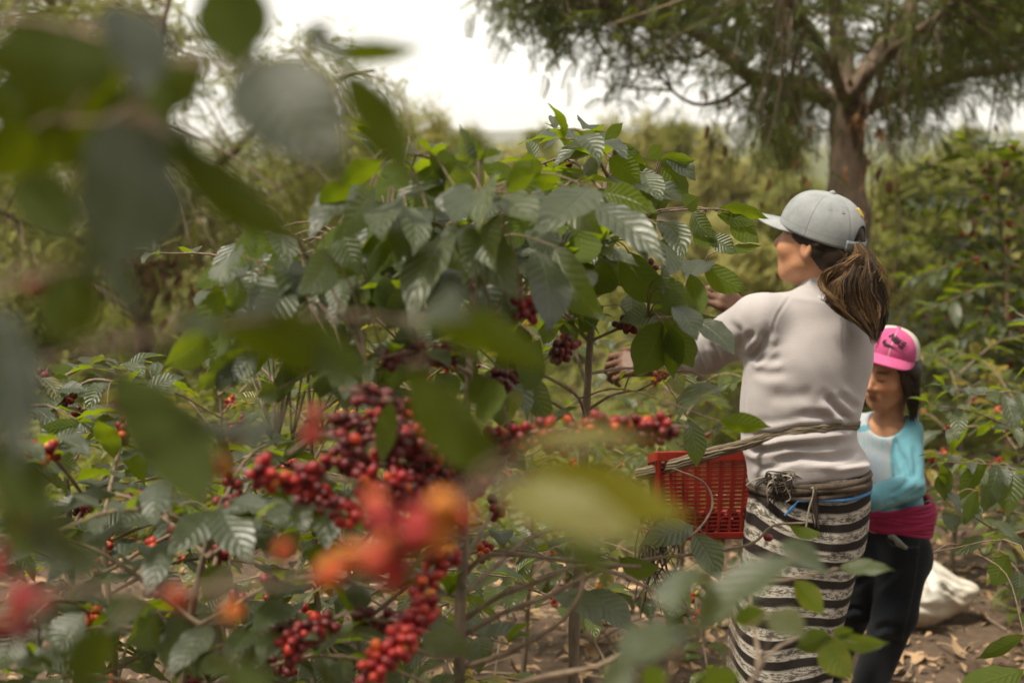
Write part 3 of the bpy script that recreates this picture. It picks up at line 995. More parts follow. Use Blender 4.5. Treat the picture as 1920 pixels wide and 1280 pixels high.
S2.hero([
    (1134, 265, 1168, 230, 24, dict(d=2.7, roll=10, under=True, var=0.7)),
    (1130, 268, 1082, 246, 24, dict(d=2.7, roll=20, var=0.6)),
    (1128, 270, 1050, 278, 26, dict(d=2.7, roll=-30, var=0.7)),
    (1128, 272, 1062, 300, 28, dict(d=2.7, roll=-30, var=0.6)),
    (1140, 275, 1200, 285, 34, dict(d=2.7, roll=20, under=True, var=0.5)),
    (1150, 280, 1215, 310, 36, dict(d=2.7, roll=-30, under=True, var=0.6)),
    (1100, 300, 1120, 330, 34, dict(d=2.65, roll=-30)),
    (1212, 295, 1241, 272, 28, dict(d=2.75, roll=20, under=True, var=0.4)),
    (1235, 300, 1304, 300, 34, dict(d=2.8, roll=-20)),
    (1245, 290, 1305, 340, 36, dict(d=2.8, roll=-40)),
    (1244, 300, 1292, 370, 40, dict(d=2.8, roll=30, under=True, var=0.3)),
    (1170, 330, 1250, 345, 34, dict(d=2.75, roll=-40)),
    (1180, 345, 1300, 380, 40, dict(d=2.8, roll=40)),
    (1340, 396, 1442, 410, 30, dict(d=3.05, roll=-30, under=True, var=0.6)),
    (1345, 402, 1420, 420, 26, dict(d=3.05, roll=20, under=True, var=0.7)),
    (1372, 405, 1424, 455, 44, dict(d=3.05, roll=20, under=True, var=0.5)),
    (1300, 395, 1340, 445, 40, dict(d=3.0, roll=-20, var=0.4)),
    (1330, 445, 1382, 475, 36, dict(d=3.0, roll=20, var=0.5)),
    (1350, 470, 1428, 460, 18, dict(d=3.05, roll=-40, under=True, var=0.75)),
    (1320, 495, 1404, 545, 48, dict(d=3.1, roll=20, under=True, var=0.45)),
    (1330, 490, 1290, 530, 46, dict(d=3.1, dt=3.0, roll=-40)),
    (1255, 520, 1268, 585, 36, dict(d=3.0, dt=2.95, roll=20, var=0.3)),
    (1300, 430, 1345, 460, 40, dict(d=3.0, roll=30, under=True, var=0.3)),
    (1168, 470, 1252, 575, 70, dict(d=2.55, roll=15, under=True, var=0.45)),
    (1130, 455, 1110, 530, 48, dict(d=2.6, roll=30, under=True, var=0.75)),
    (1150, 470, 1170, 540, 40, dict(d=2.6, roll=30, under=True, var=0.8)),
    (1180, 590, 1345, 594, 38, dict(d=2.6, roll=-40, under=True, var=0.5)),
    (1235, 600, 1160, 604, 34, dict(d=2.55, roll=40, var=0.6)),
    (1240, 604, 1190, 704, 76, dict(d=2.5, roll=15, under=True, var=0.1)),
    (1245, 606, 1262, 712, 50, dict(d=2.5, roll=-25, under=True, var=0.2)),
    (1262, 606, 1300, 690, 60, dict(d=2.5, roll=20, under=True, var=0.6)),
    (1300, 600, 1380, 668, 44, dict(d=2.55, dt=2.5, roll=-45)),
    (1200, 690, 1215, 700, 30, dict(d=2.6, roll=0, var=0.5)),
    (1290, 785, 1306, 878, 42, dict(d=2.75, roll=20, var=0.3)),
    (1340, 720, 1270, 790, 50, dict(d=2.5, dt=2.42, roll=-50)),
    (1350, 790, 1446, 800, 40, dict(d=2.3, dt=2.3, roll=-20, under=True, var=0.5)),
    (1300, 1000, 1350, 1092, 54, dict(d=2.6, dt=2.55, roll=20, var=0.25)),
    (1300, 985, 1200, 1022, 50, dict(d=2.6, dt=2.55, roll=-30, var=0.3)),
    (1230, 950, 1180, 990, 40, dict(d=2.6, dt=2.5, roll=-50)),
    (1160, 1045, 1240, 1065, 40, dict(d=2.5, dt=2.45, roll=20, under=True, var=0.2)),
    (1480, 985, 1545, 1000, 24, dict(d=2.62, roll=20, under=True, var=0.6)),
    (1090, 1110, 1190, 1190, 60, dict(d=2.4, dt=2.35, roll=30, var=0.1)),
    (1040, 1110, 1130, 1180, 56, dict(d=2.3, dt=2.2, roll=-40, var=0.2)),
])

dome = []
for k in range(50):
    x = rgd.uniform(1040, 1300)
    y0 = np.interp(x, [1040, 1100, 1150, 1210, 1300], [320, 280, 265, 290, 340])
    y = y0 + 20 + (585 - y0) * rgd.random()
    dd = rgd.uniform(2.45, 2.85)
    fall = rgd.uniform(35, 85)
    sx2 = np.clip((x - 1140) / 150, -1, 1) * 40 + rgd.normal() * 28
    if x + sx2 > 1335 or (1130 < x + sx2 < 1250 and y + fall > 640):
        continue
    if y < y0 + 60 and rgd.random() < 0.5:
        dome.append((x, y + 15, x + sx2, y - rgd.uniform(0, 20), rgd.uniform(26, 40), dict(d=dd, dt=dd + 0.02, roll=rgd.uniform(-30, 30), under=True, var=rgd.uniform(0.3, 0.84))))
    else:
        dome.append((x, y, x + sx2, y + fall, rgd.uniform(36, 54), dict(d=dd, dt=dd - rgd.uniform(0.0, 0.1), roll=rgd.choice([-1, 1]) * rgd.uniform(5, 55), var=rgd.random() * 0.84, arch=rgd.uniform(0.05, 0.16), under=bool(rgd.random() < 0.35))))
S2.hero(dome)

# ---- low shrub on the left with ribbed grey leaves
NEAR = 1.12
g = foot(330, 1.85)
S3 = Shrub(g, 'low coffee shrub at lower left with ribbed grey-green leaves', 31)
S3.stem([g, P(330, 1500, 1.85), P(345, 1250, 1.85), P(380, 1050, 1.83), P(420, 930, 1.8)], 0.009, 0.004)
S3.auto(P(340, 1420, 1.85), P(400, 980, 1.82), 8, (0.42, 0.24), 0.115, lambda an, f: math.sin(an) > -0.5, 0.12, 0.05, 0.3, var=(0, 0.5))
S3.branch(PX((390, 1000, 1.82), (300, 960, 1.75), (200, 960, 1.7), (100, 1000, 1.65)), 0.003, 0.0018, (0.3, 1, 0.05), 0.11, var=(0, 0.5))
S3.branch(PX((350, 1230, 1.84), (250, 1180, 1.72), (150, 1180, 1.68), (60, 1230, 1.6)), 0.003, 0.0018, (0.2, 1, 0.05), 0.11, var=(0, 0.5))
S3.branch(PX((350, 1230, 1.84), (450, 1200, 1.74), (560, 1180, 1.7), (640, 1190, 1.7)), 0.003, 0.0018, (0.2, 1, 0.055), 0.11, [(0.75, 7)], var=(0, 0.5), tone=(0.1, 0.35))
S3.hero([
    (396, 958, 312, 1042, 62, dict(d=1.72, dt=1.64, roll=-30, var=0.3)),
    (412, 950, 476, 1062, 76, dict(d=1.7, dt=1.62, roll=20, var=0.3)),
    (300, 900, 290, 990, 62, dict(d=1.74, dt=1.66, roll=-30, var=0.25)),
    (430, 945, 512, 960, 44, dict(d=1.72, dt=1.66, roll=-40, var=0.3)),
    (590, 930, 512, 952, 44, dict(d=1.72, dt=1.64, roll=-50, var=0.3)),
    (600, 940, 622, 1000, 40, dict(d=1.72, dt=1.66, roll=40, var=0.2)),
    (320, 1010, 275, 1120, 50, dict(d=1.72, dt=1.65, roll=35, var=0.2)),
    (290, 1140, 200, 1180, 60, dict(d=1.7, dt=1.6, roll=-35, var=0.2)),
    (290, 1145, 230, 1210, 66, dict(d=1.7, dt=1.6, roll=30, var=0.15)),
    (340, 1150, 305, 1250, 66, dict(d=1.72, dt=1.64, roll=20, var=0.1)),
    (390, 1170, 310, 1270, 54, dict(d=1.7, dt=1.62, roll=-40, var=0.2)),
    (540, 1130, 468, 1185, 54, dict(d=1.72, dt=1.62, roll=-30, var=0.3)),
    (480, 1180, 415, 1240, 44, dict(d=1.72, dt=1.62, roll=-30, var=0.2)),
    (560, 1150, 600, 1200, 42, dict(d=1.7, dt=1.64, roll=-10, var=0.3)),
    (430, 1240, 370, 1262, 48, dict(d=1.66, dt=1.6, roll=-30, var=0.3)),
    (430, 1060, 380, 1130, 60, dict(d=1.8, roll=20, var=0.05)),
    (560, 1000, 500, 1040, 44, dict(d=1.85, roll=20, var=0.05)),
    (160, 1150, 100, 1230, 60, dict(d=1.6, roll=-40, var=0.25)),
    (30, 1230, 100, 1262, 50, dict(d=1.6, roll=-40, var=0.25)),
    (40, 1180, 0, 1260, 60, dict(d=1.5, roll=-30, var=0.3)),
])

NEAR = 1.0
# ---- smaller shrub at the left edge, a little farther off
g = foot(140, 2.7)
S4 = Shrub(g, 'small coffee shrub at the left edge with fresh paired tip leaves', 41, M_LEAF)
S4.stem([g, P(140, 1200, 2.7), P(125, 900, 2.7), P(88, 695, 2.72)], 0.009, 0.003)
S4.auto(P(140, 1200, 2.7), P(95, 720, 2.72), 11, (0.5, 0.16), 0.12, lambda an, f: True, 0.12, 0.05, 0.25)
S4.hero([(92, 690, 138, 690, 20, dict(d=2.72, roll=30, under=True, var=0.6)), (85, 692, 62, 690, 22, dict(d=2.72, var=0.6)),
         (100, 715, 140, 712, 20, dict(d=2.7, var=0.5)), (110, 730, 160, 735, 26, dict(d=2.65, roll=-50)), (150, 735, 185, 740, 30, dict(d=2.65, roll=-50)),
         (145, 800, 70, 840, 44, dict(d=2.4, roll=-45)), (150, 790, 75, 800, 36, dict(d=2.4, roll=-20, under=True, var=0.75)), (200, 790, 235, 830, 44, dict(d=2.4, roll=-45)),
         (110, 850, 150, 880, 40, dict(d=2.4, roll=-30))])

# ---- two more behind the middle one
for px, d, top, lab, sd, lens in ((180, 2.25, 960, 'dark low coffee shrub in the lower left corner, under the ribbed leaves', 56, (0.5, 0.3)), (650, 2.4, 1010, 'dark low coffee shrub left of the thick bent stem near the ground', 57, (0.5, 0.3)),
                                  (560, 2.75, 560, 'coffee shrub seen through the gap left of the middle stem, leaves dull green', 51, (0.5, 0.25)),
                                  (760, 3.4, 640, 'pale leaved coffee shrub behind the strings of cherries', 52, (0.55, 0.3)),
                                  (1270, 4.6, 640, 'yellowish coffee shrub between the middle stems and the far side of the basket', 53, (0.6, 0.3)),
                                  (980, 4.3, 640, 'loose bright green coffee shrub far behind the slender stem', 54, (0.6, 0.3)),
                                  (400, 4.2, 720, 'coffee shrub low behind the left tree gap', 55, (0.6, 0.3))):
    g = foot(px, d)
    S = Shrub(g, lab, sd, M_LEAF_BG if d > 3 else M_LEAF)
    S.stem([g, (g + P(px + 12, top, d)) / 2 + [0.02, 0, 0], P(px + 12, top, d)], 0.009, 0.003)
    S.auto(g + [0, 0, 0.25], P(px + 12, top + 20, d), 11, lens, 0.125, None, 0.25, 0.06, 0.3, tone=(0.3, 0.9), var=(0.2, 1.0) if d > 3 else None)

# ---- the shrub beside the camera on the left: everything it shows is out of focus
NEAR = 0.92
g = foot(-210, 0.98)
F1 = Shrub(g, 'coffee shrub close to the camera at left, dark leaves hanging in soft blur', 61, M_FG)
F1.stem([g, P(-215, 1200, 0.98), P(-200, 600, 0.98), P(-160, 50, 1.0), P(-140, -160, 1.0)], 0.011, 0.004)
F1.branch(PX((-165, 60, 1.0), (60, 40, 0.93), (300, 110, 0.86), (470, 125, 0.82), (600, 95, 0.82)), 0.0019, 0.0012, None)
F1.branch(PX((-180, 330, 1.0), (60, 240, 0.92), (240, 230, 0.86), (330, 255, 0.82)), 0.0019, 0.0012, None)
F1.branch(PX((-195, 560, 0.98), (-60, 560, 0.9), (80, 520, 0.86), (160, 500, 0.84)), 0.0019, 0.0012, None)
F1.branch(PX((-205, 800, 0.98), (-50, 720, 0.9), (140, 660, 0.88), (300, 630, 0.88), (420, 610, 0.88), (600, 590, 0.92), (760, 600, 0.95)), 0.0019, 0.0012, None)
F1.branch(PX((-210, 1120, 0.98), (60, 1110, 0.9), (300, 1105, 0.86), (480, 1100, 0.8), (600, 1070, 0.76), (760, 1010, 0.74), (880, 930, 0.78), (960, 890, 0.84)), 0.0019, 0.0012, None)
F1.branch(PX((-210, 960, 0.98), (-80, 930, 0.86), (30, 930, 0.78), (100, 950, 0.76)), 0.0019, 0.0012, None)
F1.branch(PX((-212, 1180, 0.98), (-80, 1150, 0.86), (40, 1140, 0.78), (80, 1150, 0.76)), 0.0019, 0.0012, None)
F1.branch(PX((140, 660, 0.88), (210, 690, 0.9), (330, 760, 0.94), (430, 800, 0.96), (560, 780, 0.95), (640, 770, 0.95)), 0.0019, 0.0012, None)
F1.branch(PX((760, 600, 0.95), (800, 660, 0.97), (790, 690, 0.97)), 0.0019, 0.0012, None)
F1.hero([
    (420, -60, 448, 135, 150, dict(d=0.8, dt=0.8, roll=-10, under=True, var=0.2)),
    (470, 118, 640, 330, 190, dict(d=0.8, dt=0.76, roll=20, var=0.05)),
    (640, 130, 775, 350, 80, dict(d=0.86, dt=0.86, roll=-20, under=True, var=0.05)),
    (600, 98, 804, 92, 50, dict(d=0.84, dt=0.86, roll=-20, under=True, var=0.25)),
    (640, 100, 560, 70, 60, dict(d=0.8, dt=0.75, roll=-50)),
    (310, 250, 575, 465, 84, dict(d=0.84, dt=0.88, roll=20, under=True, var=0.05)),
    (225, 225, 150, 525, 210, dict(d=0.82, dt=0.76, roll=20, var=0.0)),
    (220, 130, -60, 100, 130, dict(d=0.84, dt=0.82, roll=-15, under=True, var=0.0)),
    (250, 20, 262, 190, 130, dict(d=0.84, dt=0.78, roll=25, var=0.0)),
    (380, 100, 270, 230, 90, dict(d=0.86, dt=0.86, roll=-20, under=True, var=0.25)),
    (200, 150, 60, 330, 170, dict(d=0.9, dt=0.9, roll=20, under=True, var=0.0)),
    (300, 220, 300, 330, 110, dict(d=0.86, dt=0.85, roll=20, var=0.0)),
    (60, 240, -40, 340, 110, dict(d=0.88, dt=0.88, roll=20, under=True, var=0.0)),
    (330, 200, 180, 290, 130, dict(d=0.92, dt=0.9, roll=20, under=True, var=0.0)),
    (20, 30, 140, 160, 140, dict(d=0.95, dt=0.93, roll=-20, under=True, var=0.0)),
    (-40, 180, 110, 260, 130, dict(d=0.95, dt=0.93, roll=-20, under=True, var=0.0)),
    (60, 300, 120, 460, 110, dict(d=0.95, dt=0.93, roll=20, under=True, var=0.0)),
    (240, 70, 160, 200, 120, dict(d=0.95, dt=0.95, roll=20, under=True, var=0.1)),
    (-60, 640, 60, 800, 130, dict(d=0.78, dt=0.74, roll=20, under=True, var=0.0)),
    (-40, 830, 110, 960, 110, dict(d=0.76, dt=0.72, roll=-20, under=True, var=0.1)),
    (110, 60, 40, 190, 120, dict(d=0.9, dt=0.9, roll=20, under=True, var=0.0)),
    (150, 500, 90, 650, 110, dict(d=0.84, dt=0.84, roll=-15, under=True, var=0.3)),
    (190, 480, 265, 610, 50, dict(d=0.86, dt=0.86, roll=40, var=0.1)),
    (-30, 560, 30, 900, 120, dict(d=0.8, dt=0.72, roll=25, var=0.05)),
    (60, 880, 235, 1075, 80, dict(d=0.78, dt=0.72, roll=-30, var=0.1)),
    (210, 690, 395, 965, 140, dict(d=0.9, dt=0.84, roll=10, under=True, var=0.1)),
    (-10, 960, 130, 1040, 90, dict(d=0.8, dt=0.78, roll=10, under=True, var=0.3)),
    (395, 612, 705, 690, 105, dict(d=0.9, dt=0.88, roll=-25, under=True, var=0.35)),
    (420, 612, 330, 630, 44, dict(d=0.88, dt=0.84, roll=-50)),
    (450, 600, 540, 575, 40, dict(d=0.88, dt=0.84, roll=-60)),
    (600, 620, 690, 720, 80, dict(d=0.9, dt=0.88, roll=30, under=True, var=0.1)),
    (780, 590, 1045, 700, 84, dict(d=0.97, dt=0.95, roll=-30, under=True, var=0.4)),
    (780, 600, 880, 600, 70, dict(d=0.95, dt=0.86, roll=-55)),
    (760, 690, 955, 905, 112, dict(d=0.97, dt=0.95, roll=-10, under=True, var=0.4)),
    (425, 800, 490, 840, 80, dict(d=0.95, dt=0.88, roll=-55)),
    (425, 800, 370, 840, 60, dict(d=0.95, dt=0.88, roll=-55)),
    (985, 878, 1305, 978, 104, dict(d=0.76, dt=0.78, roll=-20, under=True, var=0.7, mat=M_LIT)),
    (960, 848, 1240, 832, 42, dict(d=0.76, dt=0.76, roll=-60, var=0.8, mat=M_LIT)),
    (945, 915, 1225, 1026, 100, dict(d=0.72, dt=0.66, roll=-45, var=0.7, mat=M_LIT)),
    (1060, 1000, 1150, 1090, 50, dict(d=0.84, dt=0.84, roll=30, under=True, var=0.55)),
    (210, 1180, 130, 1290, 90, dict(d=0.84, dt=0.82, roll=30, under=True, var=0.2)),
    (420, 1240, 520, 1290, 60, dict(d=0.84, dt=0.82, roll=30, under=True, var=0.3)),
    (130, 1100, 220, 1060, 50, dict(d=0.86, dt=0.84, roll=30, var=0.1)),
])
for (px, py, d, n, tone, r) in ((738, 1012, 0.72, 6, (0.45, 0.64), 0.0075), (790, 1000, 0.73, 3, (0.5, 0.64), 0.007), (828, 970, 0.74, 2, (0.80, 0.95), 0.0085), (862, 950, 0.75, 2, (0.6, 0.7), 0.007), (645, 1035, 0.74, 2, (0.72, 0.84), 0.0078),
                             (708, 985, 0.75, 3, (0.5, 0.62), 0.0068), (700, 1080, 0.75, 2, (0.62, 0.7), 0.0068), (755, 1050, 0.75, 2, (0.5, 0.62), 0.0072),
                             (38, 955, 0.78, 5, (0.55, 0.74), 0.0066), (34, 1150, 0.78, 8, (0.35, 0.52), 0.0066), (345, 1140, 0.86, 1, (0.7, 0.72), 0.0075), (415, 1145, 0.86, 1, (0.8, 0.84), 0.0075),
                             (525, 1055, 0.86, 1, (0.7, 0.72), 0.007), (412, 850, 0.94, 3, (0.48, 0.58), 0.0072), (602, 795, 0.97, 2, (0.5, 0.6), 0.008),
                             (54, 536, 0.87, 1, (0.5, 0.5), 0.0055), (206, 738, 0.9, 1, (0.3, 0.3), 0.006), (12, 1045, 0.8, 3, (0.35, 0.5), 0.006)):
    q = P(px, py, d)
    S_ = np.array(F1.samples)
    k = np.argmin(np.linalg.norm(S_ - q, axis=1))
    a = S_[k]
    mb = MB()
    gdist = np.linalg.norm(a - q)
    tube(mb, resample([a, (a + q) / 2 + np.array([0, 0, 0.15 * gdist]), q], 7), 0.0013, 5, 0.5)
    b = mb.build('branch', M_TWIG, F1.root)
    cherries(b, q, [1, 0.2, -0.3], n, F1.rng, tone, r * 0.88)

NEAR = 1.0
# ---- shrub below the camera whose shoots cross the skirt
g = foot(1240, 1.3)
F2 = Shrub(g, 'coffee shrub at the bottom edge with blurred pale shoots crossing the striped skirt', 71)
F2.stem([g, P(1235, 1700, 1.3), P(1240, 1480, 1.3), P(1235, 1330, 1.28)], 0.009, 0.004)
F2.branch(PX((1238, 1430, 1.3), (1250, 1290, 1.2), (1310, 1160, 1.12), (1400, 1090, 1.1), (1480, 1050, 1.1)), 0.003, 0.0018, None)
F2.branch(PX((1238, 1450, 1.3), (1350, 1340, 1.4), (1420, 1250, 1.6), (1410, 1110, 1.9), (1480, 1085, 1.9), (1570, 1066, 1.92)), 0.003, 0.0016, None)
F2.branch(PX((1240, 1460, 1.3), (1360, 1350, 1.5), (1440, 1230, 1.75), (1500, 1195, 1.85), (1560, 1192, 1.9)), 0.003, 0.0016, None)
F2.branch(PX((1236, 1360, 1.3), (1200, 1280, 1.24), (1180, 1240, 1.22)), 0.003, 0.0018, None)
F2.hero([
    (1494, 1044, 1290, 1200, 74, dict(d=1.1, dt=1.06, roll=-52, var=0.5)),
    (1300, 1060, 1262, 1160, 76, dict(d=1.1, dt=1.04, roll=-50, var=0.5)),
    (1300, 1180, 1150, 1262, 74, dict(d=1.1, dt=1.04, roll=-50, var=0.5)),
    (1180, 1240, 1130, 1300, 60, dict(d=1.15, roll=-20, var=0.5)),
    (1460, 1020, 1556, 1080, 50, dict(d=1.4, dt=1.4, roll=-50, var=0.3)),
    (1440, 1150, 1512, 1196, 60, dict(d=1.35, dt=1.33, roll=-45, var=0.87)),
    (1440, 1150, 1370, 1165, 44, dict(d=1.5, dt=1.5, roll=20, under=True, var=0.3)),
    (1572, 1066, 1678, 1068, 30, dict(d=1.92, roll=-45, var=0.84)),
    (1490, 1088, 1545, 1152, 46, dict(d=1.9, roll=-20, under=True, var=0.89)),
    (1566, 1192, 1668, 1204, 34, dict(d=1.9, roll=-30, var=0.5)),
    (1545, 1190, 1600, 1275, 64, dict(d=1.85, roll=20, under=True, var=0.88)),
    (1560, 1192, 1490, 1215, 44, dict(d=1.85, roll=20, under=True, var=0.3)),
    (1560, 1190, 1600, 1180, 22, dict(d=1.9, roll=-20, under=True, var=0.5)),
    (1310, 1290, 1390, 1262, 50, dict(d=1.3, roll=-20, under=True, var=0.7)),
    (1200, 1290, 1260, 1270, 50, dict(d=1.3, roll=-20, under=True, var=0.7)),
])

# ---- the shrubs on the right of the path
g = foot(2010, 4.3)
R1 = Shrub(g, 'coffee shrub at right whose thin branches reach out over the path and the sack', 81)
R1.stem([g, P(2010, 1000, 4.3), P(1985, 760, 4.3), P(1975, 640, 4.3)], 0.012, 0.004)
R1.auto(P(2010, 1000, 4.3), P(1980, 660, 4.3), 5, (0.6, 0.25), 0.12, lambda an, f: True, 0.1, 0.06, 0.3, sag=0.2)
for pts in (((1995, 860, 4.3), (1920, 880, 4.0), (1850, 870, 3.8), (1770, 865, 3.7)), ((2000, 960, 4.3), (1900, 1000, 3.9), (1830, 970, 3.7), (1770, 915, 3.6)),
            ((2005, 1020, 4.3), (1920, 1060, 3.9), (1860, 1050, 3.7), (1790, 1020, 3.55), (1750, 1035, 3.5)), ((2005, 1050, 4.3), (1930, 1110, 3.9), (1880, 1090, 3.8), (1830, 1020, 3.7)),
            ((1990, 820, 4.3), (1900, 800, 4.1), (1820, 770, 4.0), (1740, 760, 3.95)), ((1985, 760, 4.3), (1900, 735, 4.2), (1840, 740, 4.1), (1770, 725, 4.0))):
    R1.branch(PX(*pts), 0.004, 0.0016, (0.35, 1, 0.075) if pts[0][1] not in (1020, 1050) else None, 0.125, droop=0.6)
R1.hero([(1870, 870, 1840, 965, 0.5 * 80, dict(d=3.8, roll=20, var=0.3)), (1850, 870, 1800, 940, 36, dict(d=3.7, roll=30, under=True, var=0.3)),
         (1900, 880, 1890, 970, 54, dict(d=3.8, roll=-25, var=0.35)), (1780, 880, 1772, 940, 34, dict(d=3.6, roll=20, under=True, var=0.2)), (1832, 920, 1808, 985, 28, dict(d=3.6, roll=20, under=True, var=0.1)),
         (1770, 960, 1790, 1000, 30, dict(d=3.6, roll=-40)), (1845, 1005, 1780, 1040, 26, dict(d=3.55, roll=20, var=0.4)), (1890, 1040, 1862, 1100, 44, dict(d=3.6, roll=20, under=True, var=0.5)), (1910, 1070, 1905, 1130, 40, dict(d=3.6, roll=20, var=0.2)),
         (1920, 1190, 1830, 1235, 30, dict(d=3.4, roll=20, under=True, var=0.1)), (1920, 1255, 1790, 1300, 60, dict(d=2.6, roll=-30, under=True, var=0.5))])
g = foot(1880, 7.0)
R2 = Shrub(g, 'tall dark leaved coffee shrub behind the girl, dotted with red cherries', 91)
R2.stem([g, P(1888, 650, 7.0), P(1880, 480, 7.0), P(1870, 340, 7.0)], 0.02, 0.006)
R2.auto(g + [0, 0, 0.5], P(1872, 360, 7.0), 16, (0.85, 0.45), 0.15, None, 0.35, 0.06, 0.2, tone=(0.25, 0.6))
g = foot(1990, 6.4)
R3 = Shrub(g, 'coffee shrub cut by the right edge with dark glossy leaves', 92)
R3.stem([g, P(1995, 560, 6.4), P(1985, 330, 6.4)], 0.02, 0.006)
R3.auto(g + [0, 0, 0.6], P(1985, 350, 6.4), 15, (0.8, 0.45), 0.15, None, 0.3, 0.06, 0.2, tone=(0.25, 0.6))
for px, d, top, lab, sd in ((1790, 5.6, 700, 'low grey-green coffee shrub just behind the girl in the pink cap', 93), (1900, 5.2, 760, 'low coffee shrub with pale leaves beside the path on the right', 94),
                            (1730, 8.5, 600, 'knee-high coffee shrub half hidden between girl and tall dark shrub', 95), (1560, 9.0, 560, 'coffee shrub at the foot of the big tree behind the woman', 96)):
    g = foot(px, d)
    S = Shrub(g, lab, sd, M_LEAF_BG)
    tp = P(px + 10, top, d)
    S.stem([g, (g + tp) / 2 + [0.02, 0, 0], tp], 0.012, 0.004)
    S.auto(g + [0, 0, 0.15], tp, 8, (0.5, 0.28), 0.14, None, 0.15, 0.065, 0.25, tone=(0.3, 0.7), var=(0.2, 1.0))

# bamboo stake tied up beside the tall shrub
mb = MB()
q0, q1 = foot(1893, 6.7), P(1888, 440, 6.7)
tube(mb, resample([q0, q1], 14), 0.011 * (1 + 0.12 * (np.arange(14) % 3 == 0)), 8)
tag(mb.build('bamboo_stake', simple('dry_bamboo', ((0.3, 0.18, 0.09), (0.45, 0.3, 0.16)), 0.6, 6)), 'thin upright bamboo stake standing in front of the tall dark shrub at right', 'stake')


# ------------------------------------------------------------------ trees
def frond_template(n=9, w_=0.026):
    V, F, UV = [], [], []
    for k in range(n):
        x = 0.12 + 0.86 * k / (n - 1)
        l = 0.30 * (1 - 0.55 * abs(k / (n - 1) - 0.35))
        for s in (-1, 1):
            b = len(V)
            dx, dy = 0.55, 0.83 * s
            V += [(x, 0, 0), (x + dx * l * 0.5 - w_ * dy * s, dy * l * 0.5 + w_ * dx, 0.02), (x + dx * l, dy * l, -0.03), (x + dx * l * 0.5 + w_ * 1.2, dy * l * 0.5 - w_ * dx, 0.0)]
            F.append((b, b + 1, b + 2, b + 3))
            UV += [(0.5, 0), (0.2, 0.5), (0.5, 1), (0.8, 0.5)]
    b = len(V)
    V += [(0, -0.008, 0), (0, 0.008, 0), (1, 0.004, 0), (1, -0.004, 0)]
    UV += [(0.5, 0)] * 4
    F.append((b, b + 1, b + 2, b + 3))
    return np.array(V, float), np.array(F), np.array(UV, float)


FV, FF, FUV = frond_template()
FV2, FF2, FUV2 = frond_template(6, 0.07)


def fronds(mb, C, D, S, rng, var, lite=False, widen=1.0):
    tv, tf, tuv = (FV2, FF2, FUV2) if lite else (FV, FF, FUV)
    n = len(C)
    D = D / (np.linalg.norm(D, axis=1)[:, None] + 1e-9)
    up = np.array([0, 0, 1.0]) + rng.normal(size=(n, 3)) * 0.35
    Y = np.cross(up, D)
    Y /= np.linalg.norm(Y, axis=1)[:, None] + 1e-9
    Z = np.cross(D, Y)
    dr = rng.uniform(0.05, 0.5, n)
    x, y, z = tv[:, 0][None], tv[:, 1][None] * widen, tv[:, 2][None]
    zz = z - dr[:, None] * x ** 2
    V = C[:, None] + S[:, None, None] * (D[:, None] * x[..., None] + Y[:, None] * y[..., None] + Z[:, None] * zz[..., None])
    F = (tf[None] + (np.arange(n) * len(tv))[:, None, None]).reshape(-1, 4)
    mb.add(V.reshape(-1, 3), F, np.tile(tuv, (n, 1)), np.repeat(var, len(tv)))


class Tree:
    def __init__(self, loc, label, seed, name='shade_tree', group='trees around the plantation'):
        self.root = empty(name, loc, label, 'tree', group)
        self.rng = np.random.default_rng(seed)
        self.mb = MB()
        self.samples = []

    def limb(self, pts, r0, r1, sides=9, keep=True):
        L = np.sum(np.linalg.norm(np.diff(np.asarray(pts), axis=0), axis=1))
        n = max(8, int(L / 0.08))
        p = resample(pts, n)
        j = self.rng.normal(size=(n, 3)) * min(r0, 0.03) * 0.16
        j[0] = 0
        tube(self.mb, p + j, np.linspace(r0, r1, n) * (1 + 0.06 * self.rng.normal(size=n)), sides)
        if keep:
            self.samples.extend(p)

    def crown(self, centres, nf, size, mat, spread=0.3, lite=False, down=0.3, name='crown', tw=True):
        rng = self.rng
        S = np.array(self.samples)
        Cs, Ds, Ss, Vs = [], [], [], []
        for c in centres:
            k = np.argmin(np.linalg.norm(S - c, axis=1))
            a = S[k]
            if tw:
                g_ = np.linalg.norm(c - a)
                mid = (a + c) / 2 + rng.normal(size=3) * 0.08 * g_ + np.array([0, 0, 0.08 * g_])
                m = 6
                pts = resample([a, mid, c], m)
                tube(self.mb, pts, np.linspace(min(0.012, 0.004 + 0.006 * g_), 0.0025, m), 4, cap=False)
            else:
                pts = np.array([a, c])
            v0 = rng.random()
            for q in range(nf):
                t = rng.uniform(0.45, 1.0)
                p = a + (c - a) * t if not tw else np.array([np.interp(t * (len(pts) - 1), np.arange(len(pts)), pts[:, i]) for i in range(3)])
                p = p + rng.normal(size=3) * spread * 0.5
                d = (c - a) / (np.linalg.norm(c - a) + 1e-6) * 0.7 + rng.normal(size=3) * 0.7 - np.array([0, 0, down])
                Cs.append(p)
                Ds.append(d)
                Ss.append(size * rng.uniform(0.6, 1.25))
                Vs.append(np.clip(v0 * 0.6 + rng.random() * 0.4, 0, 0.83))
        mb = MB()
        fronds(mb, np.array(Cs), np.array(Ds), np.array(Ss), rng, np.array(Vs), lite)
        mb.build(name, mat, self.root)

    def done(self, mat=M_BARK):
        return self.mb.build('trunk', mat, self.root)


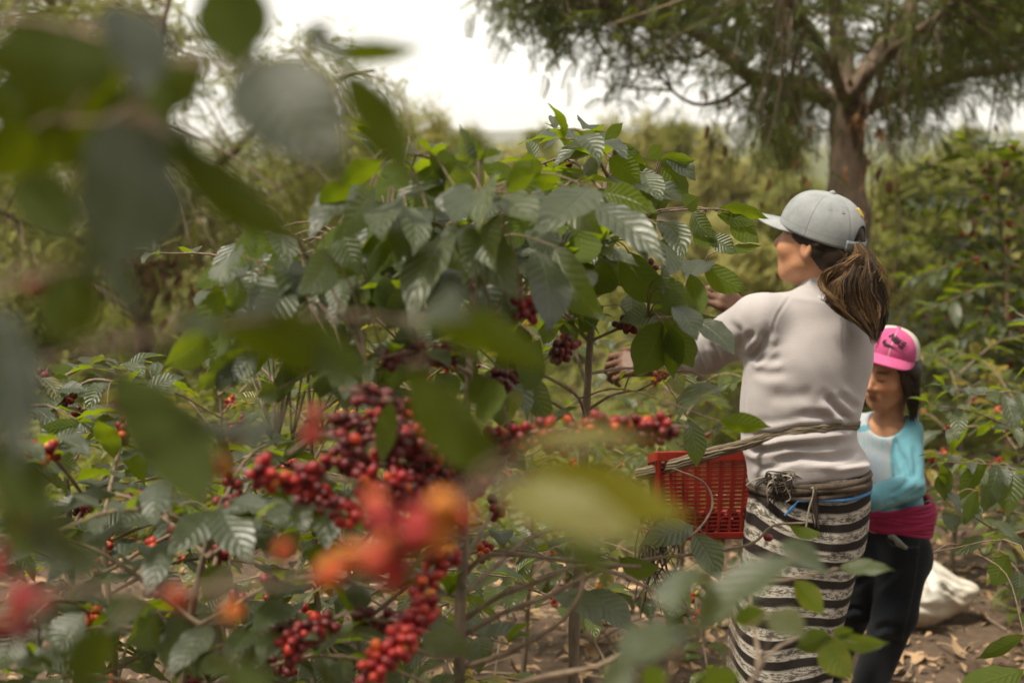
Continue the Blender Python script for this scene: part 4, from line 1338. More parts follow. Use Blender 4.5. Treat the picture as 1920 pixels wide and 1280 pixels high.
# ---- the big tree behind the woman
d0 = 8.0
g = foot(1592, d0, 640)
T1 = Tree(g, 'big spreading tree with a thick forked trunk behind the woman', 101)
T1.limb([g - [0, 0, 0.05], P(1592, 560, d0), P(1588, 330, d0), P(1590, 160, d0)], 0.14, 0.095, 14)
T1.limb(PX((1588, 210, d0), (1500, 160, d0 - 0.1), (1410, 145, d0 - 0.2), (1345, 85, d0 - 0.4), (1270, 52, d0 - 0.5), (1170, 38, d0 - 0.7), (1050, 0, d0 - 0.9), (960, -40, d0 - 1.0)), 0.055, 0.014)
T1.limb(PX((1590, 175, d0), (1640, 115, d0), (1690, 40, d0 + 0.1), (1740, -50, d0 + 0.2), (1800, -220, d0 + 0.4)), 0.065, 0.025)
T1.limb(PX((1595, 215, d0), (1660, 186, d0 - 0.2), (1760, 152, d0 - 0.4), (1880, 128, d0 - 0.5), (1990, 105, d0 - 0.6), (2100, 60, d0 - 0.6)), 0.04, 0.016)
T1.limb(PX((1590, 165, d0), (1572, 60, d0 + 0.1), (1560, -60, d0 + 0.3), (1530, -250, d0 + 0.5)), 0.06, 0.025)
T1.limb(PX((1588, 180, d0), (1530, 90, d0 + 0.3), (1460, -20, d0 + 0.6), (1350, -150, d0 + 0.8)), 0.04, 0.018)
T1.limb(PX((1410, 150, d0 - 0.2), (1350, 190, d0 - 0.3), (1300, 195, d0 - 0.35), (1260, 170, d0 - 0.4), (1225, 125, d0 - 0.5)), 0.016, 0.006, 6)
T1.limb(PX((1600, 235, d0), (1640, 192, d0 - 0.3), (1656, 120, d0 - 0.5), (1668, 20, d0 - 0.6), (1690, -80, d0 - 0.7)), 0.022, 0.01, 7)
T1.limb(PX((1585, 200, d0), (1560, 120, d0 - 0.6), (1500, 30, d0 - 1.2), (1450, -60, d0 - 1.8)), 0.035, 0.014)
T1.limb(PX((1592, 190, d0), (1660, 110, d0 - 0.7), (1760, 30, d0 - 1.4), (1850, -50, d0 - 2.0)), 0.035, 0.014)
T1.limb(PX((1600, 180, d0), (1660, 90, d0 + 0.7), (1780, 20, d0 + 1.4)), 0.03, 0.014)
T1.limb(PX((1345, 85, d0 - 0.4), (1300, 110, d0 - 0.4), (1240, 110, d0 - 0.5), (1190, 130, d0 - 0.6)), 0.014, 0.006, 6)
lowx = [880, 930, 1000, 1040, 1080, 1120, 1160, 1200, 1240, 1280, 1320, 1380, 1430, 1480, 1520, 1560, 1600, 1650, 1700, 1740, 1790, 1850, 1900, 2000, 2200]
lowy = [-10, 12, 45, 95, 55, 90, 195, 130, 185, 80, 130, 215, 300, 235, 320, 200, 150, 285, 320, 260, 180, 235, 160, 160, 100]
LIMBS = [[(1592, 560), (1590, 160)], [(1588, 210), (1500, 160), (1410, 145), (1345, 85), (1270, 52), (1170, 38)], [(1590, 175), (1640, 115), (1690, 40), (1720, -20)], [(1595, 215), (1660, 186), (1760, 152), (1880, 128)], [(1590, 165), (1572, 60), (1560, -20)], [(1410, 150), (1350, 190), (1300, 195), (1260, 170)]]


def limb_near(x, y):
    best = 1e9
    for L_ in LIMBS:
        for (xa, ya), (xb, yb) in zip(L_[:-1], L_[1:]):
            t_ = min(1, max(0, ((x - xa) * (xb - xa) + (y - ya) * (yb - ya)) / ((xb - xa) ** 2 + (yb - ya) ** 2)))
            best = min(best, math.hypot(x - xa - t_ * (xb - xa), y - ya - t_ * (yb - ya)))
    return best


cen = []
rr_ = T1.rng
while len(cen) < 1000:
    x = rr_.uniform(925, 2150)
    dd = rr_.uniform(6.2, 9.6)
    lo = np.interp(x, lowx, lowy)
    y = lo - 15 - (lo + 330) * rr_.random() ** 1.25
    if dd < 8.1 and limb_near(x, y) < 30 and rr_.random() < 0.9:
        continue
    if rr_.random() < 0.35 and y < -60:
        continue
    cen.append(P(x, y, dd))
T1.crown(cen, 16, 0.125, M_NEEDLE, 0.19, down=0.0)
mbx = MB()
C_, D_, S_ = [], [], []
for k in range(130):
    px, py = rr_.choice([1460, 1480, 1500, 1600, 1620, 1660, 1875, 1330, 1350]) + rr_.normal() * 18, rr_.uniform(150, 560)
    if px > 1800:
        py = rr_.uniform(200, 330)
    elif px < 1400:
        py = rr_.uniform(180, 330)
    C_.append(P(px, py, d0 - rr_.uniform(0.15, 0.5)))
    D_.append([rr_.normal() * 0.3, rr_.normal() * 0.3, -1])
    S_.append(rr_.uniform(0.03, 0.095))
curl_leaf_cloud(mbx, np.array(C_), np.array(D_), np.array(S_), np.array(S_) * 0.55, rr_.random(len(C_)) * 0.8, rr_, 0.6)
mbx.build('dead_leaves', M_DEAD, T1.root)
for px in (1465, 1490, 1620, 1650, 1875, 1335):
    top = P(px, 140, d0 - 0.3)
    bot = P(px + rr_.normal() * 12, 330 if px in (1875, 1335) else 620, d0 - 0.3)
    T1.limb([top, (top + bot) / 2 + rr_.normal(size=3) * 0.06, bot], 0.006, 0.003, 5, keep=False)
T1.done()

# ---- feathery tree on the left
d1 = 9.0
g = foot(268, d1, 640)
T2 = Tree(g, 'feathery tree at left with a slim reddish trunk, seen between the blurred leaves', 102)
T2.limb([g - [0, 0, 0.05], P(268, 720, d1), P(270, 620, d1), P(262, 560, d1)], 0.06, 0.05, 10)
T2.limb(PX((265, 590, d1), (220, 470, d1), (150, 330, d1 + 0.2), (110, 150, d1 + 0.3), (100, -60, d1 + 0.4)), 0.042, 0.016)
T2.limb(PX((265, 600, d1), (300, 520, d1 - 0.2), (350, 400, d1 - 0.3), (420, 300, d1 - 0.3), (560, 180, d1 - 0.3), (700, 130, d1 - 0.2)), 0.04, 0.012)
T2.limb(PX((262, 570, d1), (250, 420, d1 - 0.4), (260, 260, d1 - 0.8), (300, 80, d1 - 1.0), (330, -80, d1 - 1.1)), 0.035, 0.012)
T2.limb(PX((300, 520, d1 - 0.2), (420, 420, d1), (560, 330, d1 + 0.2), (680, 260, d1 + 0.3)), 0.025, 0.008)
T2.limb(PX((240, 500, d1), (130, 440, d1 - 0.3), (0, 400, d1 - 0.5), (-120, 340, d1 - 0.6)), 0.028, 0.01)
T2.limb(PX((265, 590, d1), (180, 540, d1 + 0.4), (60, 520, d1 + 0.8), (-60, 480, d1 + 1.0)), 0.024, 0.01)
cen = []
rr_ = T2.rng
while len(cen) < 420:
    x, y, dd = rr_.uniform(-160, 790), rr_.uniform(-140, 570), rr_.uniform(7.8, 10.6)
    top = np.interp(x, [-200, 240, 300, 420, 500, 620, 700, 780], [-160, -60, 10, 90, 60, 90, 140, 260])
    bot = np.interp(x, [-200, 60, 200, 320, 450, 560, 650, 700, 760], [560, 570, 560, 560, 500, 460, 380, 330, 300])
    if not top < y < bot:
        continue
    if math.hypot(x - 50, (y - 370) * 0.8) < 75 and rr_.random() < 0.75:
        continue
    if math.hypot(x - 430, (y - 230) * 0.7) < 60 and rr_.random() < 0.6:
        continue
    cen.append(P(x, y, dd))
T2.crown(cen, 22, 0.13, M_OLIVE, 0.2, down=0.05)
mbx = MB()
C_, D_, S_ = [], [], []
for k in range(260):
    C_.append(P(310 + rr_.normal() * 60, 500 + rr_.normal() * 55, d1 - rr_.uniform(0.1, 0.6)))
    D_.append([rr_.normal() * 0.5, rr_.normal() * 0.5, -1])
    S_.append(rr_.uniform(0.04, 0.12))
curl_leaf_cloud(mbx, np.array(C_), np.array(D_), np.array(S_), np.array(S_) * 0.5, rr_.random(len(C_)) * 0.4, rr_, 0.6)
mbx.build('dead_leaves', M_DEAD, T2.root)
T2.done()


# ---- background trees and bushes: three kinds built once, then copied
def bush(kind, seed, mat, h, w_, nclump, nf, size, label, trunk_h=0.5, lite=True):
    T = Tree((0, 0, 0), label, seed, kind, 'trees and bushes beyond the coffee rows')
    rng = T.rng
    T.limb([(0, 0, -0.4), (0.03, 0.02, h * 0.3), (0.0, 0.05, h * 0.55), (0.05, 0, h * 0.85)], 0.035 * h / 2, 0.012, 7)
    for k in range(5):
        an = k * 1.26 + rng.normal() * 0.3
        z0 = h * rng.uniform(0.1, 0.45)
        T.limb([(0, 0, z0), (math.cos(an) * w_ * 0.3, math.sin(an) * w_ * 0.3, z0 + h * 0.22), (math.cos(an) * w_ * 0.75, math.sin(an) * w_ * 0.75, z0 + h * 0.38)], 0.02 * h / 2, 0.006, 5)
    cen = []
    while len(cen) < nclump:
        q = rng.uniform(-1, 1, 3)
        r = np.linalg.norm(q)
        if r > 1 or r < 0.25:
            continue
        z = trunk_h * h + (q[2] + 1) / 2 * h * (1 - trunk_h)
        k = 1.0 - 0.35 * ((q[2] + 1) / 2)
        lump = 1 + 0.22 * math.sin(5 * math.atan2(q[1], q[0]) + seed) * (1 + q[2])
        cen.append(np.array([q[0] * w_ * k * lump, q[1] * w_ * k, z]))
    T.crown(cen, nf, size, mat, 0.18 * w_, lite)
    T.done()
    return T.root


B1 = bush('pale_tree', 201, M_PALE, 3.4, 0.8, 130, 9, 0.24, 'x', 0.25)
B2 = bush('olive_bush', 202, M_OLIVE, 2.2, 1.0, 170, 10, 0.24, 'x', 0.0)
B3 = bush('grey_green_tree', 203, M_OLIVE, 3.2, 1.4, 200, 10, 0.28, 'x', 0.08)
B4 = bush('pale_bush', 204, M_PALE, 1.9, 1.1, 180, 10, 0.24, 'x', 0.0)
bg_list = [
    (B1, 815, 14.5, 178, 'narrow pale yellow-green tree against the white sky above the middle shrub'),
    (B1, 1140, 15.5, 200, 'wispy pale tree below the left limb of the big tree'),
    (B1, 1330, 16.5, 225, 'pale loose tree between the wispy tree and the big trunk'),
    (B4, 965, 17.0, 262, 'low pale bush on the skyline just above the shrub tops'),
    (B3, 1490, 13.0, 300, 'olive tree close behind the hanging dead leaves left of the big trunk'),
    (B3, 1720, 12.0, 250, 'wide grey-green tree right behind the big trunk'),
    (B2, 1680, 10.8, 430, 'olive bush between the big trunk and the tall dark shrub'),
    (B3, 1880, 14.0, 240, 'grey-green tree above the tall dark shrub at the right edge'),
    (B4, 1400, 11.5, 430, 'sunlit yellowish bush behind the cap brim of the woman'),
    (B4, 1300, 13.5, 390, 'pale bush behind the picking hands of the woman'),
    (B2, 1540, 12.0, 480, 'olive bush behind the ponytail of the woman'),
    (B2, 1760, 9.6, 560, 'dull olive bush above the pink cap of the girl'),
    (B4, 1850, 12.5, 430, 'pale bush behind the bamboo stake'),
    (B4, 1180, 12.0, 430, 'pale bush behind the crown of the slender shrub'),
    (B3, 640, 13.5, 250, 'grey-green tree behind the right side of the feathery tree'),
    (B4, 420, 11.0, 570, 'yellow-green bush low beside the slim reddish trunk'),
    (B2, 700, 11.5, 420, 'olive bush behind the left part of the middle shrub'),
    (B4, 880, 12.5, 440, 'pale bush hidden behind the middle shrub'),
    (B2, 150, 12.0, 520, 'olive bush left of the slim reddish trunk'),
    (B3, 20, 13.5, 330, 'grey-green tree at the left edge below the blue gap of sky'),
    (B4, 520, 13.0, 500, 'pale bush in the gap between feathery tree and middle shrub'),
    (B2, 60, 9.5, 600, 'dull bush at the foot of the left edge'),
    (B4, 1020, 10.5, 520, 'pale bush behind the stems of the two picked shrubs'),
    (B3, 1060, 16.0, 300, 'grey-green tree far back behind the slender shrub'),
    (B4, 1620, 14.5, 340, 'pale bush far behind the big trunk'),
    (B3, 1130, 20.0, 222, 'rounded far tree just right of the white gap of sky'),
    (B3, 1265, 18.5, 205, 'tall far tree under the drooping left limb'),
    (B1, 1205, 17.0, 198, 'slim far tree between two rounded far trees right of the white gap'),
    (B3, 700, 19.0, 205, 'tall far tree right behind the thin end of the feathery tree'),
    (B1, 765, 16.5, 185, 'slim pale tree left of the narrow yellow-green one'),
    (B3, 830, 24.0, 228, 'rounded far tree left of the white gap of sky'),
    (B3, 1010, 26.0, 255, 'far grey-green tree on the skyline, left of the hazy gap'),
    (B3, 1230, 24.0, 275, 'far grey-green tree on the skyline, right of the hazy gap'),
    (B4, 1380, 20.0, 320, 'far pale bush left of the hanging dead leaves'),
    (B4, 1290, 18.0, 345, 'far pale bush above the tips of the slender shrub'),
    (B3, 1450, 22.0, 268, 'far tree filling the view below the left limb'),
    (B4, 1180, 19.0, 320, 'far pale bush behind the top of the slender shrub'),
    (B3, 880, 27.0, 270, 'far grey-green tree beside the narrow yellow-green one'),
    (B4, 730, 21.0, 290, 'far pale bush beyond the feathery tree'),
    (B3, 1800, 24.0, 250, 'far tree right of the big trunk'),
    (B4, 1480, 15.0, 420, 'bright bush between cap brim and trunk foot'),
    (B4, 1350, 14.0, 470, 'bright bush low behind the picking hands'),
    (B2, 960, 20.0, 300, 'far olive bush peeping over the middle shrub'),
    (B2, 1960, 9.0, 470, 'olive bush cut by the right edge'),
]
rngb = np.random.default_rng(77)
hts = {B1: 3.4, B2: 2.2, B3: 3.2, B4: 1.9}
used = set()
for (proto, px, d, top, lab) in bg_list:
    o = proto if proto not in used else copy_tree(proto)
    used.add(proto)
    q = P(px, 640, d)
    gz = float(ground_z(q[0], q[1]))
    hgt = P(px, top, d)[2] - gz
    s = max(0.35, hgt / (hts[proto] * 1.04))
    o.location = (q[0], q[1], gz)
    o.rotation_euler = (0, 0, rngb.uniform(0, 6.28))
    sx = s * rngb.uniform(0.9, 1.2)
    if px == 815 or px == 1140:
        sx = s * 0.75
    o.scale = (sx, sx, s)
    o['label'] = lab
    o['group'] = 'trees and bushes beyond the coffee rows'

# ---- undergrowth between the rows
mb = MB()
rngu = np.random.default_rng(9)
n = 9000
y = 5.6 + 9 * rngu.random(n)
x = rngu.uniform(-0.42, 0.46, n) * y
keep = ~((x > 0.16 * y) & (y < 7.2)) & ~((x / y > 0.05) & (y < 5.0))
x, y = x[keep], y[keep]
z = ground_z(x, y) + 0.02 + 0.3 * rngu.random(len(x)) ** 2 * sm(4, 8, y)
fronds(mb, np.stack([x, y, z], -1), rngu.normal(size=(len(x), 3)) + np.array([0, 0, 0.7]), rngu.uniform(0.1, 0.24, len(x)), rngu, rngu.random(len(x)) * 0.83, True, 1.4)
tag(mb.build('undergrowth', M_OLIVE), 'low weeds growing between the coffee rows', 'undergrowth', kind='stuff')


# ------------------------------------------------------------------ organic bodies: smooth-blended volumes turned into one surface
class Field:
    def __init__(self, lo, hi, h):
        self.h = h
        self.lo = np.asarray(lo, float)
        n = np.ceil((np.asarray(hi, float) - self.lo) / h).astype(int) + 1
        self.ax = [self.lo[i] + h * np.arange(n[i]) for i in range(3)]
        self.F = np.full(n, 0.3, np.float32)

    def box(self, lo, hi):
        sl = []
        for i in range(3):
            a = max(0, int((lo[i] - self.lo[i]) / self.h))
            b = min(self.F.shape[i], int((hi[i] - self.lo[i]) / self.h) + 2)
            if b <= a:
                return None
            sl.append(slice(a, b))
        return tuple(sl)

    def put(self, lo, hi, fn, k, sub=False):
        pad = k * 1.2 + 4 * self.h
        sl = self.box(np.asarray(lo) - pad, np.asarray(hi) + pad)
        if sl is None:
            return
        X = self.ax[0][sl[0]][:, None, None]
        Y = self.ax[1][sl[1]][None, :, None]
        Z = self.ax[2][sl[2]][None, None, :]
        d = fn(X, Y, Z).astype(np.float32)
        A = self.F[sl]
        if sub:
            h = np.clip(0.5 - 0.5 * (A + d) / max(k, 1e-5), 0, 1)
            self.F[sl] = A * (1 - h) - d * h + k * h * (1 - h)
        else:
            h = np.clip(0.5 + 0.5 * (A - d) / max(k, 1e-5), 0, 1)
            self.F[sl] = A * (1 - h) + d * h - k * h * (1 - h)

    def cap(self, a, b, ra, rb=None, k=0.01, sub=False):
        a, b = np.asarray(a, float), np.asarray(b, float)
        rb = ra if rb is None else rb
        ab = b - a
        L2 = ab @ ab + 1e-12
        rm = max(ra, rb)

        def fn(X, Y, Z):
            t = np.clip(((X - a[0]) * ab[0] + (Y - a[1]) * ab[1] + (Z - a[2]) * ab[2]) / L2, 0, 1)
            return np.sqrt((X - a[0] - ab[0] * t) ** 2 + (Y - a[1] - ab[1] * t) ** 2 + (Z - a[2] - ab[2] * t) ** 2) - (ra + (rb - ra) * t)
        self.put(np.minimum(a, b) - rm, np.maximum(a, b) + rm, fn, k, sub)

    def chain(self, pts, rads, k=0.01):
        for i in range(len(pts) - 1):
            self.cap(pts[i], pts[i + 1], rads[i], rads[i + 1], k)

    def ell(self, c, A, r, k=0.01, sub=False):
        """ellipsoid: rows of A are its axes"""
        c, A, r = np.asarray(c, float), np.asarray(A, float), np.asarray(r, float)

        def fn(X, Y, Z):
            q = [(X - c[0]) * A[i, 0] + (Y - c[1]) * A[i, 1] + (Z - c[2]) * A[i, 2] for i in range(3)]
            k0 = np.sqrt(sum((q[i] / r[i]) ** 2 for i in range(3)))
            k1 = np.sqrt(sum((q[i] / r[i] ** 2) ** 2 for i in range(3))) + 1e-9
            return k0 * (k0 - 1) / k1
        rm = r.max()
        self.put(c - rm, c + rm, fn, k, sub)

    def rings(self, zs, cx, cy, a, b, yaw, k=0.01, ex=2.4):
        """stack of rounded cross-sections, zs ascending"""
        zs = np.asarray(zs)
        cs, sn = math.cos(yaw), math.sin(yaw)

        def fn(X, Y, Z):
            z = np.clip(Z, zs[0], zs[-1])
            f = lambda q: np.interp(z.ravel(), zs, q).reshape(z.shape)
            x0, y0, aa, bb = f(cx), f(cy), f(a), f(b)
            u = (X - x0) * cs + (Y - y0) * sn
            v = -(X - x0) * sn + (Y - y0) * cs
            m = (np.abs(u / aa) ** ex + np.abs(v / bb) ** ex) ** (1 / ex)
            d = (m - 1) * np.minimum(aa, bb)
            dz = np.maximum(zs[0] - Z, Z - zs[-1])
            return np.maximum(d, dz)
        am = max(np.max(a), np.max(b))
        self.put((np.min(cx) - am, np.min(cy) - am, zs[0]), (np.max(cx) + am, np.max(cy) + am, zs[-1]), fn, k)

    def mesh(self, smooth=3):
        F = self.F
        h = self.h
        s = F < 0
        cor = [(i, j, k) for i in (0, 1) for j in (0, 1) for k in (0, 1)]
        n = np.array(F.shape) - 1
        cnt = np.zeros(n, np.int8)
        for c in cor:
            cnt += s[c[0]:c[0] + n[0], c[1]:c[1] + n[1], c[2]:c[2] + n[2]]
        act = np.argwhere((cnt > 0) & (cnt < 8))
        idx = np.full(n, -1, np.int64)
        idx[act[:, 0], act[:, 1], act[:, 2]] = np.arange(len(act))
        acc = np.zeros((len(act), 3))
        num = np.zeros(len(act))
        for p in cor:
            for ax in range(3):
                if p[ax]:
                    continue
                q = list(p)
                q[ax] = 1
                fa = F[act[:, 0] + p[0], act[:, 1] + p[1], act[:, 2] + p[2]]
                fb = F[act[:, 0] + q[0], act[:, 1] + q[1], act[:, 2] + q[2]]
                m = (fa < 0) != (fb < 0)
                t = fa[m] / (fa[m] - fb[m])
                pos = np.tile(np.array(p, float), (m.sum(), 1))
                pos[:, ax] = t
                acc[m] += pos
                num[m] += 1
        V = self.lo + h * (act + acc / num[:, None])
        faces = []
        for ax in range(3):
            o1, o2 = (ax + 1) % 3, (ax + 2) % 3
            A = np.argwhere(s[tuple(slice(0, -1) if i == ax else slice(1, -1) for i in range(3))] != s[tuple(slice(1, None) if i == ax else slice(1, -1) for i in range(3))])
            g = A.copy()
            g[:, o1] += 1
            g[:, o2] += 1
            def cell(d1, d2):
                c = g.copy()
                c[:, o1] -= d1
                c[:, o2] -= d2
                return idx[c[:, 0], c[:, 1], c[:, 2]]
            Q = np.stack([cell(1, 1), cell(0, 1), cell(0, 0), cell(1, 0)], -1)
            ins = s[g[:, 0], g[:, 1], g[:, 2]]
            Q[~ins] = Q[~ins][:, ::-1]
            faces.append(Q)
        Q = np.vstack(faces)
        Q = Q[(Q >= 0).all(1)]
        for it in range(smooth):
            V = self.lap(V, Q, 0.5)
        return V, Q

    @staticmethod
    def lap(V, Q, lam):
        n = len(V)
        e = np.vstack([Q[:, [0, 1]], Q[:, [1, 2]], Q[:, [2, 3]], Q[:, [3, 0]]])
        e = np.vstack([e, e[:, ::-1]])
        c = np.bincount(e[:, 0], minlength=n)
        S = np.stack([np.bincount(e[:, 0], V[e[:, 1], i], n) for i in range(3)], -1)
        return V + lam * (S / np.maximum(c, 1)[:, None] - V)


def vnormals(V, Q):
    fn = np.cross(V[Q[:, 2]] - V[Q[:, 0]], V[Q[:, 3]] - V[Q[:, 1]])
    N = np.stack([np.bincount(Q.ravel(), np.repeat(fn[:, i], 4), len(V)) for i in range(3)], -1)
    return N / (np.linalg.norm(N, axis=1)[:, None] + 1e-12)


def seg_dist(x, y, pts):
    best = np.full(x.shape, 1e9)
    par = np.zeros(x.shape)
    m = len(pts) - 1
    for i in range(m):
        a, b = np.array(pts[i], float), np.array(pts[i + 1], float)
        ab = b - a
        t = np.clip(((x - a[0]) * ab[0] + (y - a[1]) * ab[1]) / (ab @ ab), 0, 1)
        d = np.hypot(x - a[0] - ab[0] * t, y - a[1] - ab[1] * t)
        sg = np.sign(ab[0] * (y - a[1]) - ab[1] * (x - a[0]))
        m_ = d < np.abs(best)
        best = np.where(m_, d * np.where(sg == 0, 1, sg), best)
        par = np.where(m_, (i + t) / m, par)
    return best, par


def creases(V, Q, lines):
    """press cloth folds into the side that faces the photographer: (points px, depth m, width px)"""
    for pts, amp, wd in lines:
        N = vnormals(V, Q)
        x, y, d = proj(V)
        face = np.clip(-(N @ FWD) * 1.4, 0, 1)
        s, par = seg_dist(x, y, pts)
        taper = np.clip(np.sin(math.pi * np.clip(par, 0.03, 0.97)) * 1.6, 0, 1)
        g_ = -np.exp(-(s / wd) ** 2) + 0.7 * np.exp(-((s - 1.7 * wd) / wd) ** 2) + 0.35 * np.exp(-((s + 1.7 * wd) / wd) ** 2)
        V = V + N * (1.2 * amp * g_ * taper * face)[:, None]
    return V


def mesh_obj(name, V, Q, mat, parent, col=None, var=0.5, uv=None):
    mb = MB()
    mb.add(V, Q, uv, var, col)
    return mb.build(name, mat, parent)


def frame(fwd, up=(0, 0, 1), roll=0.0):
    X = nrm(fwd)
    Y = nrm(np.cross(up, X))
    Z = np.cross(X, Y)
    c, s = math.cos(roll), math.sin(roll)
    return np.array([X, Y * c + Z * s, Z * c - Y * s])


def head_shape(F, c, A, s=1.0, k=0.018):
    """skull, jaw, nose, lips, brow, ears; rows of A = forward, left, up"""
    L = lambda x, y, z: c + s * (np.array([x, y, z]) @ A)
    F.ell(L(-0.008, 0, 0.022), A, np.array([0.096, 0.074, 0.092]) * s, k * s)
    F.ell(L(0.030, 0, -0.035), A, np.array([0.064, 0.062, 0.075]) * s, 0.03 * s)
    F.ell(L(0.050, 0, -0.078), A, np.array([0.040, 0.038, 0.034]) * s, 0.03 * s)
    F.ell(L(0.074, 0, -0.098), A, np.array([0.018, 0.020, 0.017]) * s, 0.02 * s)
    for e in (-1, 1):
        F.ell(L(0.060, 0.040 * e, -0.028), A, np.array([0.030, 0.026, 0.026]) * s, 0.02 * s)
        F.cap(L(0.084, 0.014 * e, 0.018), L(0.072, 0.048 * e, 0.016), 0.009 * s, 0.007 * s, 0.012 * s)
        F.ell(L(0.078, 0.031 * e, -0.001), A, np.array([0.011, 0.015, 0.010]) * s, 0.004 * s)
        F.cap(L(0.02, 0.050 * e, -0.06), L(0.058, 0.026 * e, -0.092), 0.018 * s, 0.016 * s, 0.02 * s)
        # ear: rim, lobe and hollow
        ec = L(-0.004, 0.076 * e, -0.012)
        F.ell(ec, np.array([A[0] * 0.93 - A[1] * e * 0.36, A[1] * e * 0.93 + A[0] * 0.36, A[2]]), np.array([0.019, 0.009, 0.032]) * s, 0.006 * s)
        F.ell(L(-0.002, 0.086 * e, -0.008), A, np.array([0.010, 0.006, 0.017]) * s, 0.004 * s, sub=True)
    F.cap(L(0.088, 0, 0.008), L(0.112, 0, -0.030), 0.008 * s, 0.0115 * s, 0.012 * s)
    for e in (-1, 1):
        F.ell(L(0.097, 0.011 * e, -0.036), A, np.array([0.010, 0.008, 0.008]) * s, 0.008 * s)
    F.cap(L(0.088, -0.016, -0.062), L(0.088, 0.016, -0.062), 0.0075 * s, 0.0075 * s, 0.008 * s)
    F.cap(L(0.085, -0.013, -0.072), L(0.085, 0.013, -0.072), 0.0085 * s, 0.0085 * s, 0.007 * s)
    F.cap(L(0.098, -0.018, -0.0665), L(0.098, 0.018, -0.0665), 0.0022 * s, 0.0022 * s, 0.003 * s, sub=True)
    return L


def head_tint(V, col, c, A, s, skin, lip, dark):
    q = (V - c) @ A.T / s
    near = np.linalg.norm(q, axis=1) < 0.2
    lipm = np.exp(-((q[:, 1] / 0.021) ** 4 + ((q[:, 2] + 0.067) / 0.0105) ** 4)) * (q[:, 0] > 0.07) * near
    col = col * (1 - 0.8 * lipm[:, None]) + np.array(lip) * 0.8 * lipm[:, None]
    chk = np.exp(-(((np.abs(q[:, 1]) - 0.045) / 0.02) ** 2 + ((q[:, 2] + 0.032) / 0.02) ** 2)) * (q[:, 0] > 0.03) * near
    col = col * (1 + chk[:, None] * np.array([0.18, 0.0, -0.05]))
    for e in (-1, 1):
        br = np.exp(-(((q[:, 1] - 0.034 * e) / 0.019) ** 4 + ((q[:, 2] - 0.022 + 0.1 * (np.abs(q[:, 1]) - 0.034)) / 0.0045) ** 4)) * (q[:, 0] > 0.05) * near
        ey = np.exp(-(((q[:, 1] - 0.031 * e) / 0.014) ** 4 + ((q[:, 2] + 0.006 - 1.2 * (q[:, 1] - 0.031 * e) ** 2 * 10) / 0.0032) ** 4)) * (q[:, 0] > 0.05) * near
        col = col * (1 - np.clip(0.85 * br + 0.9 * ey, 0, 0.92)[:, None]) + np.array(dark) * np.clip(0.85 * br + 0.9 * ey, 0, 0.92)[:, None]
    nos = sum(np.exp(-((q[:, 0] - 0.098) ** 2 + (q[:, 1] - 0.008 * e) ** 2 + (q[:, 2] + 0.043) ** 2) / 0.0045 ** 2) for e in (-1, 1)) * near
    col = col * (1 - 0.7 * np.clip(nos, 0, 1)[:, None])
    return col


def hand(F, wrist, d, n, side, s=1.0, curl=(0.5, 0.6, 0.7, 0.8), thumb_curl=0.4, spread=0.12):
    """palm, four jointed fingers and a thumb. d along the hand, n out of the back of the hand, side = +1 when the thumb is towards cross(n, d)"""
    d = nrm(d)
    n = nrm(n - d * (np.asarray(n) @ d))
    t = np.cross(n, d) * side            # towards the thumb
    w_ = np.asarray(wrist, float)
    pl = 0.088 * s
    offs = (0.030, 0.010, -0.010, -0.028)
    lens = ((0.044, 0.026, 0.021), (0.048, 0.030, 0.022), (0.045, 0.028, 0.021), (0.035, 0.021, 0.019))
    F.cap(w_ - d * 0.03 * s, w_ + d * 0.01 * s, 0.025 * s, 0.025 * s, 0.015 * s)
    for i in range(4):
        k = w_ + d * (pl - (0.004 if i in (0, 2) else 0.012 if i == 3 else 0)) * s / s + t * offs[i] * s
        F.cap(w_ + d * 0.012 * s + t * offs[i] * 0.55 * s, k, 0.0155 * s, 0.0108 * s, 0.012 * s)
        a = k
        ang = 0.0
        fd = nrm(d + t * spread * (1.2 - i * 0.8))
        for j, l in enumerate(lens[i]):
            ang += curl[i] * (0.75, 1.0, 0.7)[j]
            v = fd * math.cos(ang) - n * math.sin(ang)
            b = a + v * l * s
            r0 = (0.0098, 0.0087, 0.0078)[j] * s * (0.88 if i == 3 else 1)
            r1 = (0.0087, 0.0078, 0.0064)[j] * s * (0.88 if i == 3 else 1)
            F.cap(a, b, r0, r1, 0.0025 * s)
            F.ell(a, np.eye(3), np.array([1, 1, 1]) * r0 * 1.08, 0.003)
            a = b
    a = w_ + d * 0.022 * s + t * 0.024 * s - n * 0.006 * s
    b = a + nrm(d * 0.62 + t * 0.72 - n * 0.25) * 0.044 * s
    F.cap(a, b, 0.0165 * s, 0.0115 * s, 0.012 * s)
    v1 = nrm(d * 0.85 + t * (0.45 - thumb_curl * 0.4) - n * (0.2 + thumb_curl))
    c = b + v1 * 0.031 * s
    F.cap(b, c, 0.0112 * s, 0.0098 * s, 0.003)
    F.cap(c, c + nrm(v1 - t * 0.25 * thumb_curl - n * 0.3 * thumb_curl) * 0.025 * s, 0.0098 * s, 0.0075 * s, 0.003)


SKIN = tint_mat('skin', 0.55, 0.35, 0.10, 140, 0.25, 0.001, mott=0.25)
W_SK = np.array([0.50, 0.25, 0.135])
W_HAND = np.array([0.13, 0.062, 0.036])


